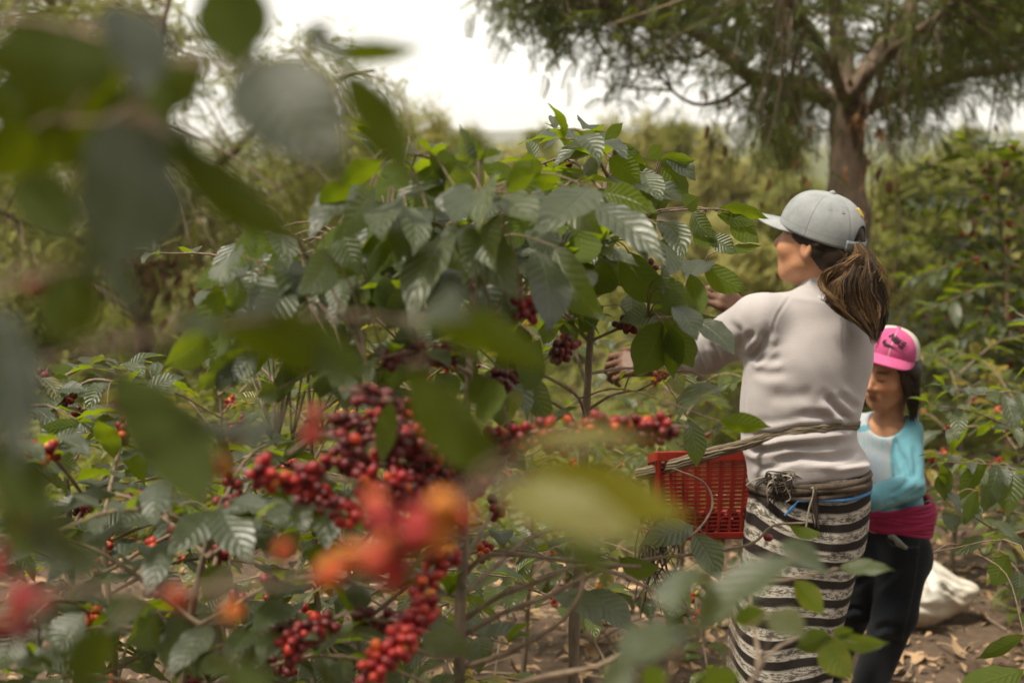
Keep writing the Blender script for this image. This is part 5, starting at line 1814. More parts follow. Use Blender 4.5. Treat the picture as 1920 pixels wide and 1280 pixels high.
# ------------------------------------------------------------------ the woman
def ring_table(tab, dc, b, yaw):
    """(py, xl, xr) silhouettes -> stacked sections at depth dc"""
    zs, cx, cy, aa, bb = [], [], [], [], []
    for row in tab:
        py, xl, xr = row[:3]
        dd = row[3] if len(row) > 3 else dc
        bq = row[4] if len(row) > 4 else b
        q = P((xl + xr) / 2, py, dd)
        half = (xr - xl) / 2 / FPX * dd
        a2 = half ** 2 - (bq * math.sin(yaw)) ** 2
        zs.append(q[2])
        cx.append(q[0])
        cy.append(q[1])
        aa.append(math.sqrt(max(a2, 0.3 * half ** 2)) / abs(math.cos(yaw)))
        bb.append(bq)
    o = np.argsort(zs)
    Tb = np.stack([np.array(x)[o] for x in (zs, cx, cy, aa, bb)], -1)
    Tb = resample(Tb, 70)
    Tb = Tb[np.argsort(Tb[:, 0])]
    return [Tb[:, i] for i in range(5)]


WD = 3.5
YAW = R(22)                # her left shoulder is nearer the camera
hc = P(1538, 452, WD)
HA = frame((-math.cos(R(38)), math.sin(R(38)), 0.17), (0, 0, 1))
sh_l, sh_r = P(1422, 602, 3.45), P(1606, 606, 3.64)
el_l, wr_l = P(1322, 656, 3.66), P(1232, 684, 3.82)
el_r, wr_r = P(1478, 668, 3.94), P(1398, 588, 3.86)
woman = empty('person', (P(1470, 1100, WD)[0], P(1470, 1100, WD)[1], 0.0), 'woman in grey cap, pale grey sweater and striped wrap skirt reaching into the shrub', 'person', 'people picking coffee')

wf = Field(P(1545, 640, 3.5) + [-0.56, -0.45, 0], P(1545, 640, 3.5) + [0.45, 0.75, 0], 0.0045)
lo_ = np.array([P(1180, 640, 3.5)[0] - 0.12, 3.1, -0.02])
hi_ = np.array([P(1640, 640, 3.6)[0] + 0.10, 4.25, 1.60])
wf = Field(lo_, hi_, 0.0045)
Lw = head_shape(wf, hc, HA, 1.0)
nb = P(1552, 575, 3.53)
wf.cap(Lw(-0.03, 0, -0.06), nb, 0.052, 0.055, 0.03)
wf.cap(nb - [0, 0, 0.06], P(1520, 760, 3.5), 0.06, 0.065, 0.04)
wf.cap(nb - [0, 0, 0.04], sh_l, 0.036, 0.036, 0.03)
wf.cap(nb - [0, 0, 0.04], sh_r, 0.036, 0.036, 0.03)
wf.cap(P(1518, 740, 3.5), P(1512, 960, 3.5), 0.065, 0.08, 0.04)
wf.chain([sh_l, el_l, wr_l], [0.043, 0.036, 0.025], 0.012)
wf.chain([sh_r, el_r, wr_r], [0.043, 0.036, 0.025], 0.012)
hand(wf, wr_r, P(1318, 528, 3.80) - wr_r, np.array([0.35, -0.85, 0.35]), 1, 1.0, (0.75, 0.8, 0.85, 0.95), 0.5, 0.05)
hand(wf, wr_l, P(1150, 682, 3.84) - wr_l, np.array([0.05, -0.75, 0.65]), -1, 1.05, (0.7, 0.75, 0.8, 0.85), 0.3)
hipl, hipr = P(1480, 980, 3.47), P(1550, 980, 3.56)
fl, fr_ = np.array([hipl[0] - 0.05, 3.46, 0.0]), np.array([hipr[0] - 0.03, 3.62, 0.0])
for hp, ft in ((hipl, fl), (hipr, fr_)):
    kn = (hp + ft) / 2 + np.array([-0.03, 0.03, 0.03])
    wf.chain([hp, kn, ft + [0, 0, 0.075]], [0.07, 0.05, 0.036], 0.015)
    wf.cap(ft + [0.02, -0.03, 0.035], ft + [-0.06, 0.13, 0.022], 0.034, 0.028, 0.02)
    wf.ell(ft + [-0.075, 0.17, 0.02], np.eye(3), np.array([0.045, 0.05, 0.018]), 0.02)
V, Q = wf.mesh(3)
x, y, d = proj(V)
col = np.tile(W_SK, (len(V), 1))
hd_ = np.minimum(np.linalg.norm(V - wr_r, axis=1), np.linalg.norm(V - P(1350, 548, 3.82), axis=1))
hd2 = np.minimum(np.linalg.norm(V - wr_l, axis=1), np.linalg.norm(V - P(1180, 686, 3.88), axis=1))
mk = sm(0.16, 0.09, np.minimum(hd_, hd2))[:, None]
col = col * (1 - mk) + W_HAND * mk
col = head_tint(V, col, hc, HA, 1.0, W_SK, (0.3, 0.1, 0.075), (0.03, 0.02, 0.015))
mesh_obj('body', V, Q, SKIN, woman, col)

# sweater
tab = [(560, 1462, 1618, 3.53, 0.085), (585, 1430, 1628, 3.53, 0.10), (620, 1402, 1640, 3.52, 0.115), (670, 1396, 1639), (720, 1390, 1629), (770, 1387, 1615), (800, 1388, 1607), (812, 1391, 1606),
       (830, 1391, 1610), (848, 1394, 1620), (866, 1399, 1628, WD, 0.122), (884, 1404, 1630, WD, 0.122), (900, 1408, 1626, WD, 0.118)]
zs, cx, cy, aa, bb = ring_table(tab, WD, 0.112, YAW)
sf = Field(lo_ + [0, 0, 0.7], hi_ - [0, 0, 0.0], 0.0048)
sf.rings(zs, cx, cy, aa, bb, YAW, 0.01, 2.25)
sf.cap(Lw(-0.035, 0, -0.10), nb - [0, 0, 0.01], 0.054, 0.072, 0.03)
sf.cap(nb + np.array([0, 0, -0.005]), sh_l + [0.005, 0, 0.0], 0.052, 0.058, 0.045)
sf.cap(nb + np.array([0, 0, -0.005]), sh_r, 0.052, 0.056, 0.045)
sf.chain([sh_l, el_l, wr_l + 0.12 * (el_l - wr_l)], [0.066, 0.056, 0.037], 0.03)
sf.chain([sh_r, el_r, wr_r + 0.2 * (el_r - wr_r)], [0.066, 0.055, 0.04], 0.03)
V, Q = sf.mesh(4)
zlow = P(1500, 902, WD)[2]
# hem dips where it hangs over the hip at the left and rides up over the sash at the right
x, y, d = proj(V)
hem = np.interp(x, [1395, 1405, 1425, 1460, 1500, 1560, 1630], [912, 913, 908, 898, 888, 882, 884])
low = sm(860, 900, y)
V = V + np.outer((hem - 900) * low / FPX * WD * -1, UPV)
V = creases(V, Q, [
    ([(1398, 672), (1412, 664), (1432, 640), (1440, 618)], 0.010, 9), ([(1406, 682), (1428, 668), (1452, 640)], 0.005, 8), ([(1388, 660), (1396, 640), (1420, 622)], 0.006, 8),
    ([(1402, 672), (1440, 676), (1470, 672)], 0.004, 9), ([(1408, 690), (1440, 700), (1480, 697)], 0.003, 10), ([(1436, 742), (1480, 744), (1530, 738)], 0.003, 12),
    ([(1545, 740), (1570, 765), (1600, 792)], 0.010, 9), ([(1570, 735), (1590, 755), (1612, 770)], 0.006, 8), ([(1490, 775), (1540, 780), (1580, 798)], 0.004, 9),
    ([(1390, 700), (1394, 740), (1393, 790)], 0.006, 6), ([(1405, 790), (1450, 795), (1530, 785), (1600, 775)], 0.003, 10),
    ([(1388, 812), (1440, 818), (1500, 806), (1560, 801), (1612, 799)], 0.014, 8), ([(1420, 848), (1470, 836), (1530, 838), (1580, 832)], 0.006, 7),
    ([(1440, 868), (1500, 856), (1560, 860), (1622, 850)], 0.007, 8), ([(1412, 870), (1430, 880), (1470, 872)], 0.006, 6), ([(1560, 872), (1600, 866), (1632, 862)], 0.007, 6),
    ([(1395, 838), (1412, 846), (1440, 842)], 0.007, 6), ([(1330, 640), (1345, 665), (1352, 690)], 0.008, 6), ([(1298, 650), (1312, 680), (1325, 695)], 0.007, 6), ([(1365, 600), (1385, 620), (1390, 650)], 0.005, 7),
    ([(1270, 670), (1282, 690), (1290, 705)], 0.005, 5), ([(1250, 675), (1262, 700)], 0.004, 5), ([(1583, 590), (1580, 640), (1585, 680)], 0.002, 2.2), ([(1488, 545), (1458, 590), (1444, 630)], 0.0022, 2.5)])
V = V + vnormals(V, Q) * (0.0016 * np.sin(V[:, 2] * 46 + 5 * np.sin(V[:, 0] * 17) + V[:, 1] * 9) * np.sin(V[:, 0] * 31 + V[:, 2] * 13))[:, None]
V = Field.lap(V, Q, 0.5)


def knit(name, c1, c2):
    m, t, out = mat_new(name)
    b = nd(t, 'ShaderNodeBsdfPrincipled')
    link(t, ramp(t, noise_n(t, 5, 6, 0.6), [(0.3, c1), (0.7, c2)]), b.inputs['Base Color'])
    setin(b, Roughness=0.95)
    b.inputs['Specular IOR Level'].default_value = 0.15
    b.inputs['Sheen Weight'].default_value = 0.25
    tcn = nd(t, 'ShaderNodeTexCoord').outputs['Object']
    wv = nd(t, 'ShaderNodeTexWave')
    wv.inputs['Scale'].default_value = 90
    wv.inputs['Distortion'].default_value = 1.5
    wv.bands_direction = 'Z'
    t.links.new(tcn, wv.inputs['Vector'])
    hgt = math_n(t, 'ADD', math_n(t, 'MULTIPLY', wv.outputs['Fac'], 0.5), noise_n(t, 420, 3))
    link(t, bump(t, hgt, 0.35, 0.0012), b.inputs['Normal'])
    link(t, b.outputs[0], out.inputs['Surface'])
    return m


M_KNIT = knit('grey_knit', (0.335, 0.308, 0.308), (0.43, 0.395, 0.392))
sweater = mesh_obj('sweater', V, Q, M_KNIT, woman)
SWV, SWN = V, vnormals(V, Q)
sx, sy, sdp = proj(SWV)


def surf(px, py, lift=0.0, src=None):
    """the point of the clothing that the photographer sees at this pixel"""
    X, Y, D, VV, NN = (sx, sy, sdp, SWV, SWN) if src is None else src
    m = np.hypot(X - px, Y - py) < 9
    if not m.any():
        m = np.hypot(X - px, Y - py) <= np.min(np.hypot(X - px, Y - py)) + 2
    i = np.where(m)[0]
    dm = D[i].min()
    i = i[D[i] < dm + 0.05]
    dd = D[i].mean()
    return P(px, py, dd - lift)


# raised ribbed collar
mb = MB()
cc = Lw(-0.042, 0, -0.118)
axis = nrm(Lw(-0.03, 0, -0.06) - nb)
uu = nrm(np.cross(axis, [0, 1, 0]))
v2 = np.cross(axis, uu)
ringp = np.array([cc + uu * 0.061 * math.cos(a) + v2 * 0.066 * math.sin(a) for a in np.linspace(0, 2 * math.pi, 40)])
tube(mb, ringp, 0.009, 8, cap=False)
mb.build('collar', M_KNIT, woman)

# skirt
stab = [(884, 1412, 1622), (905, 1408, 1624), (930, 1403, 1627), (960, 1398, 1625), (1000, 1393, 1621), (1030, 1390, 1614), (1060, 1387, 1603), (1100, 1380, 1592), (1150, 1371, 1579), (1200, 1367, 1567), (1280, 1364, 1553), (1400, 1362, 1546), (1500, 1364, 1546)]
zs, cx, cy, aa, bb = ring_table(stab, WD, 0.118, R(12))
na, nz_ = 120, 130
zz = np.linspace(max(0.10, zs[0]), zs[-1], nz_)
an = np.linspace(0, 2 * math.pi, na + 1)
G = np.zeros((nz_, na + 1, 3))
UVs = np.zeros((nz_, na + 1, 2))
for i, z in enumerate(zz):
    a_, b_ = np.interp(z, zs, aa), np.interp(z, zs, bb)
    x0, y0 = np.interp(z, zs, cx), np.interp(z, zs, cy)
    cs_, sn_ = np.cos(an), np.sin(an)
    e_ = 2 / 2.3
    u = a_ * np.sign(cs_) * np.abs(cs_) ** e_
    v = b_ * np.sign(sn_) * np.abs(sn_) ** e_
    low = sm(zs[-1] - 0.1, zs[-1] - 0.75, z)
    fold = 0.004 * np.sin(3 * an + 4 * z) + 0.0035 * np.sin(7 * an - 6 * z + 1) * low + 0.006 * low * np.sin(5 * an + 2.0)
    # the overlapping edge of the wrap, left of the middle of the back
    ed = sm(-2.62, -2.52, an - 2 * math.pi) * 0.006
    rr = 1 + (fold + ed * 0) / np.hypot(u, v)
    yw = R(12)
    G[i, :, 0] = x0 + (u * math.cos(yw) - v * math.sin(yw)) * rr
    G[i, :, 1] = y0 + (u * math.sin(yw) + v * math.cos(yw)) * rr
    G[i, :, 2] = z + 0.004 * np.sin(an * 2 + z * 5)
    UVs[i, :, 0] = an * 0.17
    # stripes: they bow down in the middle and crowd together at the upper left
    s = (an - 4.71)                # 0 = towards the camera, negative = left
    bow = 0.010 * np.cos(an) - 0.012 * np.sin(s * 1.0) ** 2
    up_ = sm(zs[-1] - 0.30, zs[-1] - 0.02, z)
    UVs[i, :, 1] = z + bow * (1 - 0.2 * up_) - 0.05 * up_ * sm(-0.4, -1.5, s) + 0.010 * np.sin(3.1 * s + 9 * z)
i, j = np.meshgrid(np.arange(nz_ - 1), np.arange(na), indexing='ij')
w1 = na + 1
F4 = np.stack([i * w1 + j, i * w1 + j + 1, (i + 1) * w1 + j + 1, (i + 1) * w1 + j], -1).reshape(-1, 4)


def skirt_material():
    m, t, out = mat_new('striped_cotton')
    b = nd(t, 'ShaderNodeBsdfPrincipled')
    uvn = nd(t, 'ShaderNodeUVMap').outputs[0]
    sep = nd(t, 'ShaderNodeSeparateXYZ')
    link(t, uvn, sep.inputs[0])
    per = 0.0465
    f = math_n(t, 'FRACT', math_n(t, 'MULTIPLY', math_n(t, 'ADD', sep.outputs[1], math_n(t, 'MULTIPLY', noise_n(t, 30, 2, vec=uvn), 0.004)), 1 / per))
    band = ramp(t, f, [(0.0, (0, 0, 0)), (0.02, (1, 1, 1)), (0.565, (1, 1, 1)), (0.585, (0, 0, 0))])
    # dyed blotches of the pale bands
    n1 = noise_n(t, 1.0, 3, 0.7, vec=uvn, stretch=(62, 300, 1))
    n2 = noise_n(t, 1.0, 2, 0.6, vec=uvn, stretch=(26, 80, 1))
    edge = math_n(t, 'MULTIPLY', math_n(t, 'ABSOLUTE', math_n(t, 'SUBTRACT', f, 0.29)), 0.35)
    blot = ramp(t, math_n(t, 'SUBTRACT', math_n(t, 'ADD', math_n(t, 'MULTIPLY', n1, 0.75), math_n(t, 'MULTIPLY', n2, 0.45)), edge), [(0.545, (0, 0, 0)), (0.60, (1, 1, 1))])
    pale = mixc(t, blot, (0.45, 0.415, 0.355), (0.10, 0.085, 0.07))
    # pin-dotted stitch line along each band's lower border
    dots = math_n(t, 'GREATER_THAN', math_n(t, 'SINE', math_n(t, 'MULTIPLY', sep.outputs[0], 1150.0)), 0.0)
    ln = ramp(t, f, [(0.505, (0, 0, 0)), (0.515, (1, 1, 1)), (0.565, (1, 1, 1)), (0.58, (0, 0, 0))])
    pale = mixc(t, math_n(t, 'MULTIPLY', ln, dots), pale, (0.03, 0.022, 0.018))
    dk = mixc(t, noise_n(t, 60, 4), (0.012, 0.009, 0.008), (0.034, 0.026, 0.022))
    link(t, mixc(t, band, dk, pale), b.inputs['Base Color'])
    setin(b, Roughness=0.9)
    b.inputs['Specular IOR Level'].default_value = 0.2
    wv = noise_n(t, 1.0, 2, 0.6, vec=uvn, stretch=(1500, 700, 1))
    link(t, bump(t, wv, 0.4, 0.0008), b.inputs['Normal'])
    link(t, b.outputs[0], out.inputs['Surface'])
    return m


M_SKIRT = skirt_material()
GV = G.reshape(-1, 3)
GV = creases(GV, F4, [([(1402, 925), (1430, 955), (1490, 985), (1560, 1000)], 0.004, 6), ([(1440, 1040), (1470, 1100), (1480, 1180)], 0.005, 22), ([(1540, 1060), (1520, 1150), (1500, 1260)], 0.006, 24), ([(1400, 1120), (1420, 1200), (1430, 1290)], 0.005, 22), ([(1600, 1000), (1570, 1080), (1555, 1150)], 0.004, 16)])
sk = mesh_obj('skirt', GV, F4, M_SKIRT, woman, uv=UVs.reshape(-1, 2))
so = sk.modifiers.new('thickness', 'SOLIDIFY')
so.thickness = 0.003
so.offset = -1
gx, gy, gd = proj(GV)
SRC_SK = (gx, gy, gd, GV, None)

# sash, blue cord, tassels
mb = MB()
zc = [P(1515, q, WD)[2] for q in (889, 897, 906)]
for q_, rr_, lift in ((889, 0.009, 0.003), (899, 0.010, 0.003), (909, 0.008, 0.002)):
    z = P(1515, q_, WD)[2]
    a_, b_ = np.interp(z, zs, aa) + lift, np.interp(z, zs, bb) + lift
    x0, y0 = np.interp(z, zs, cx), np.interp(z, zs, cy)
    aq = np.linspace(0, 2 * math.pi, 90)
    yw = R(12)
    cs_, sn_ = np.cos(aq), np.sin(aq)
    u = a_ * np.sign(cs_) * np.abs(cs_) ** 0.87
    v = b_ * np.sign(sn_) * np.abs(sn_) ** 0.87
    pts = np.stack([x0 + u * math.cos(yw) - v * math.sin(yw), y0 + u * math.sin(yw) + v * math.cos(yw), z + 0.003 * np.sin(aq * 3 + q_) + 0.004 * np.cos(aq)], -1)
    tube(mb, pts, rr_ * (1 + 0.15 * np.sin(aq * 5 + q_)), 8, 0.2, cap=False)
mb.build('sash', simple('dark_sash', ((0.035, 0.024, 0.016), (0.10, 0.072, 0.05)), 0.9, 40, 0.5, 0.003), woman)
mb = MB()
z = P(1515, 915, WD)[2]
aq = np.linspace(math.pi * 1.36, math.pi * 2.05, 50)
cs_, sn_ = np.cos(aq), np.sin(aq)
a_, b_ = np.interp(z, zs, aa) + 0.005, np.interp(z, zs, bb) + 0.005
u = a_ * np.sign(cs_) * np.abs(cs_) ** 0.87
v = b_ * np.sign(sn_) * np.abs(sn_) ** 0.87
pts = np.stack([np.interp(z, zs, cx) + u * math.cos(yw) - v * math.sin(yw), np.interp(z, zs, cy) + u * math.sin(yw) + v * math.cos(yw), z + 0.002 * np.sin(aq * 6)], -1)
tube(mb, pts, 0.0045, 6)
for k in range(4):
    e = pts[0]
    tube(mb, resample([e, e + [-0.008, -0.004, -0.004], e + [-0.018 - 0.006 * k, -0.006, -0.022 - 0.004 * k]], 8), 0.0022, 5)
mb.build('blue_cord', simple('blue_cord', ((0.03, 0.13, 0.33), (0.07, 0.24, 0.5)), 0.7, 60), woman)
rngw = np.random.default_rng(3)
mb = MB()
c0 = surf(1462, 900, 0.02, SRC_SK)
for k in range(46):
    a = c0 + rngw.normal(size=3) * [0.012, 0.006, 0.008]
    b_ = a + np.array([rngw.normal() * 0.022, -0.006 + rngw.normal() * 0.006, rngw.normal() * 0.012 - 0.006])
    c_ = b_ + np.array([rngw.normal() * 0.02, 0.003, -abs(rngw.normal()) * 0.022 - 0.004])
    pl = rngw.random() < 0.3
    tube(mb, resample([a, b_, c_], 7), 0.0016, 4, rngw.random(), col=(0.33, 0.29, 0.23) if pl else np.array([0.03, 0.023, 0.018]) * rngw.uniform(0.6, 2.2))
mb.build('tassel', tint_mat('tassel_thread', 0.9, 0.2), woman)
mb = MB()
for k in range(16):
    a = surf(1524 + rngw.normal() * 2, 915, 0.016, SRC_SK)
    b_ = surf(1527 + rngw.normal() * 4, 950, 0.014, SRC_SK)
    c_ = surf(1528 + rngw.normal() * 5, 978 + rngw.uniform(-6, 12), 0.008, SRC_SK)
    tube(mb, resample([a, a + [0.004, -0.008, 0.0], b_, c_], 10), 0.0026, 5, col=np.array([0.035, 0.026, 0.02]) * rngw.uniform(0.5, 2.5) if k < 14 else (0.3, 0.26, 0.2))
mb.build('tassel', bpy.data.materials['tassel_thread'], woman)


# ---- cap
def cap_mesh(c, A, ax, ay, h, hole=None, n=120, m=30):
    """crown of a cap; hole = (half angle, height) of the opening at the back"""
    V, UV = [], []
    for i in range(m + 1):
        for j in range(n):
            th = 2 * math.pi * j / n
            f0 = 0.0
            if hole:
                dt = abs(math.atan2(math.sin(th - math.pi), math.cos(th - math.pi)))
                f0 = hole[1] * max(0.0, 1 - (dt / hole[0]) ** 2.5) ** 0.6 if dt < hole[0] else 0.0
            f = f0 + (1 - f0) * i / m
            ph = f * math.pi / 2
            r = max(0.0, math.cos(ph)) ** 0.72
            z = h * math.sin(ph) ** 0.95
            k = 1 + 0.012 * math.cos(6 * th) * math.sin(2 * ph)
            bk = -0.012 * (1 - f) * (1 - math.cos(th)) / 2
            V.append(c + np.array([ax * r * k * math.cos(th), ay * r * k * math.sin(th), z + bk]) @ A)
            UV.append((th / (2 * math.pi), f))
    V, UV = np.array(V), np.array(UV)
    F = []
    for i in range(m):
        for j in range(n):
            F.append((i * n + j, i * n + (j + 1) % n, (i + 1) * n + (j + 1) % n, (i + 1) * n + j))
    return V, np.array(F), UV


def cap_material(name, c1, c2, c3=None, seams=6, stitch=(0.2, 0.2, 0.2)):
    m, t, out = mat_new(name)
    b = nd(t, 'ShaderNodeBsdfPrincipled')
    uvn = nd(t, 'ShaderNodeUVMap').outputs[0]
    sep = nd(t, 'ShaderNodeSeparateXYZ')
    link(t, uvn, sep.inputs[0])
    c = ramp(t, noise_n(t, 18, 6, 0.65), [(0.3, c1), (0.7, c2)])
    if c3:
        # rear panels in another cloth
        d_ = math_n(t, 'ABSOLUTE', math_n(t, 'SUBTRACT', math_n(t, 'FRACT', math_n(t, 'ADD', sep.outputs[0], 0.5)), 0.5))
        c = mixc(t, math_n(t, 'GREATER_THAN', d_, 0.175), c, mixc(t, noise_n(t, 30, 4), c3, tuple(q * 0.8 for q in c3)))
    s = math_n(t, 'ABSOLUTE', math_n(t, 'SUBTRACT', math_n(t, 'FRACT', math_n(t, 'MULTIPLY', sep.outputs[0], float(seams))), 0.5))
    sl = ramp(t, s, [(0.008, (1, 1, 1)), (0.02, (0, 0, 0))])
    c = mixc(t, math_n(t, 'MULTIPLY', sl, 0.55), c, stitch)
    hem = ramp(t, sep.outputs[1], [(0.10, (0, 0, 0)), (0.108, (1, 1, 1)), (0.122, (1, 1, 1)), (0.13, (0, 0, 0))])
    c = mixc(t, math_n(t, 'MULTIPLY', hem, 0.3), c, stitch)
    link(t, c, b.inputs['Base Color'])
    setin(b, Roughness=0.9)
    b.inputs['Specular IOR Level'].default_value = 0.2
    hgt = math_n(t, 'ADD', math_n(t, 'MULTIPLY', noise_n(t, 500, 2), 0.4), math_n(t, 'MULTIPLY', sl, -1.0))
    link(t, bump(t, math_n(t, 'ADD', hgt, noise_n(t, 14, 2)), 0.5, 0.002), b.inputs['Normal'])
    link(t, b.outputs[0], out.inputs['Surface'])
    return m


def brim_mesh(c, A, ax, ay, ln, span=1.15, drop=0.25, bend=0.35, n=26, m=9):
    V, UV, F = [], [], []
    for i in range(m + 1):
        f = i / m
        for j in range(n + 1):
            s = -1 + 2 * j / n
            th = s * span
            x0, y0 = ax * math.cos(th), ay * math.sin(th)
            reach = ln * math.sqrt(max(0.0, 1 - abs(s) ** 2.6))
            V.append(c + np.array([x0 + reach * f, y0 * (1 + 0.04 * f), 0.004 - drop * reach * f - bend * (y0 ** 2) / ay * (0.4 + 0.6 * f)]) @ A)
            UV.append((0.25 + 0.04 * s, 0.3 + 0.5 * f))
    for i in range(m):
        for j in range(n):
            F.append((i * (n + 1) + j, (i + 1) * (n + 1) + j, (i + 1) * (n + 1) + j + 1, i * (n + 1) + j + 1))
    return np.array(V), np.array(F), np.array(UV)


def on_cap(th, f, ax, ay, h, c, A, off=0.0035):
    ph = f * math.pi / 2
    r = max(0.0, math.cos(ph)) ** 0.72
    q = np.array([ax * r * math.cos(th), ay * r * math.sin(th), h * math.sin(ph) ** 0.95 - 0.012 * (1 - f) * (1 - math.cos(th)) / 2])
    n_ = nrm(np.array([q[0] / ax ** 2, q[1] / ay ** 2, q[2] / h ** 2]))
    return c + (q + n_ * off) @ A


def solid(o, th, off=0.0):
    s_ = o.modifiers.new('thickness', 'SOLIDIFY')
    s_.thickness = th
    s_.offset = off


CA = frame((-math.cos(R(38)), math.sin(R(38)), 0.10), (0, 0, 1))
CA = frame(CA[0] + np.array([0, 0, 0.16]), (0, 0, 1))
capc = Lw(0.0, 0, 0.020)
M_CAPG = cap_material('washed_denim', (0.205, 0.222, 0.228), (0.315, 0.325, 0.322), stitch=(0.16, 0.17, 0.18))
V, F, UV = cap_mesh(capc, CA, 0.109, 0.089, 0.099, (0.42, 0.36))
capo = mesh_obj('cap', V, F, M_CAPG, woman, uv=UV)
solid(capo, 0.003)
V, F, UV = brim_mesh(capc, CA, 0.104, 0.083, 0.072, 1.2, 0.10, 0.16)
bo = mesh_obj('brim', V, F, M_CAPG, capo, uv=UV)
solid(bo, 0.004)
mb = MB()
na_ = 24
Vs_ = np.array([on_cap(math.pi + a, f, 0.109, 0.089, 0.099, capc, CA, 0.004 - 0.002 * abs(a)) for f in (-0.02, 0.03, 0.08, 0.125) for a in np.linspace(-0.6, 0.6, na_)])
mb.add(Vs_, [(i * na_ + j, i * na_ + j + 1, (i + 1) * na_ + j + 1, (i + 1) * na_ + j) for i in range(3) for j in range(na_ - 1)], [(0.5, 0.3)] * len(Vs_))
solid(mb.build('strap', M_CAPG, capo), 0.002)
mb = MB()
tube(mb, [capc + np.array([0, 0, 0.100]) @ CA, capc + np.array([0, 0, 0.1045]) @ CA, capc + np.array([0, 0, 0.107]) @ CA], [0.008, 0.008, 0.004], 10)
mb.build('button', M_CAPG, capo)


mb = MB()
for k in range(9):
    tube(mb, np.array([on_cap(math.pi + a, 0.50 + 0.016 * k + 0.02 * math.sin(a * 20 + k), 0.109, 0.089, 0.099, capc, CA, 0.002) for a in np.linspace(0.02, 0.50, 14)]), 0.0022, 4)
mb.build('embroidery', simple('yellow_thread', ((0.45, 0.30, 0.03), (0.6, 0.44, 0.08)), 0.7, 80), capo)
mb = MB()
for th in (math.pi - 0.75, math.pi + 0.75 - 1.5 + 2.6, 2.0, -1.9):
    e = on_cap(th, 0.55, 0.109, 0.089, 0.099, capc, CA, 0.0015)
    cq = on_cap(th, 0.55, 0.109, 0.089, 0.099, capc, CA, 0.004)
    nn = nrm(cq - e)
    q1 = nrm(np.cross(nn, [0.2, 0.1, 1]))
    q2 = np.cross(nn, q1)
    tube(mb, np.array([e + q1 * 0.0036 * math.cos(a) + q2 * 0.0036 * math.sin(a) for a in np.linspace(0, 6.283, 14)]), 0.0011, 5, cap=False)
mb.build('eyelets', M_CAPG, capo)

# ---- hair
HAIR = None


def hair_material(name, c1, c2, c3):
    m, t, out = mat_new(name)
    b = nd(t, 'ShaderNodeBsdfPrincipled')
    link(t, ramp(t, attr(t, 'var'), [(0.0, c1), (0.55, c2), (1.0, c3)]), b.inputs['Base Color'])
    setin(b, Roughness=0.5)
    b.inputs['Specular IOR Level'].default_value = 0.2
    link(t, b.outputs[0], out.inputs['Surface'])
    return m


M_HAIR = hair_material('brown_hair', (0.010, 0.006, 0.004), (0.05, 0.028, 0.013), (0.36, 0.21, 0.09))
M_HAIR2 = hair_material('dark_brown_hair', (0.012, 0.008, 0.006), (0.04, 0.024, 0.016), (0.11, 0.065, 0.04))
hf = Field(hc - 0.16, hc + 0.16, 0.004)
hf.ell(Lw(-0.014, 0, 0.016), HA, np.array([0.0935, 0.077, 0.089]), 0.01)
hf.cap(Lw(-0.06, 0.03, -0.03), Lw(-0.06, -0.03, -0.03), 0.042, 0.042, 0.02)
hf.cap(Lw(0.035, 0.070, 0.012), Lw(-0.03, 0.075, 0.0), 0.010, 0.012, 0.015)
hf.cap(Lw(0.035, -0.070, 0.012), Lw(-0.03, -0.075, 0.0), 0.010, 0.012, 0.015)
V, Q = hf.mesh(2)
q = (V - hc) @ HA.T
V = V + vnormals(V, Q) * (0.0003 * np.sin(q[:, 2] * 900 + q[:, 1] * 160))[:, None]
ho = mesh_obj('hair', V, Q, M_HAIR, woman, var=0.08 + 0.2 * (np.sin(q[:, 2] * 700 + 30 * q[:, 0]) > 0.3))
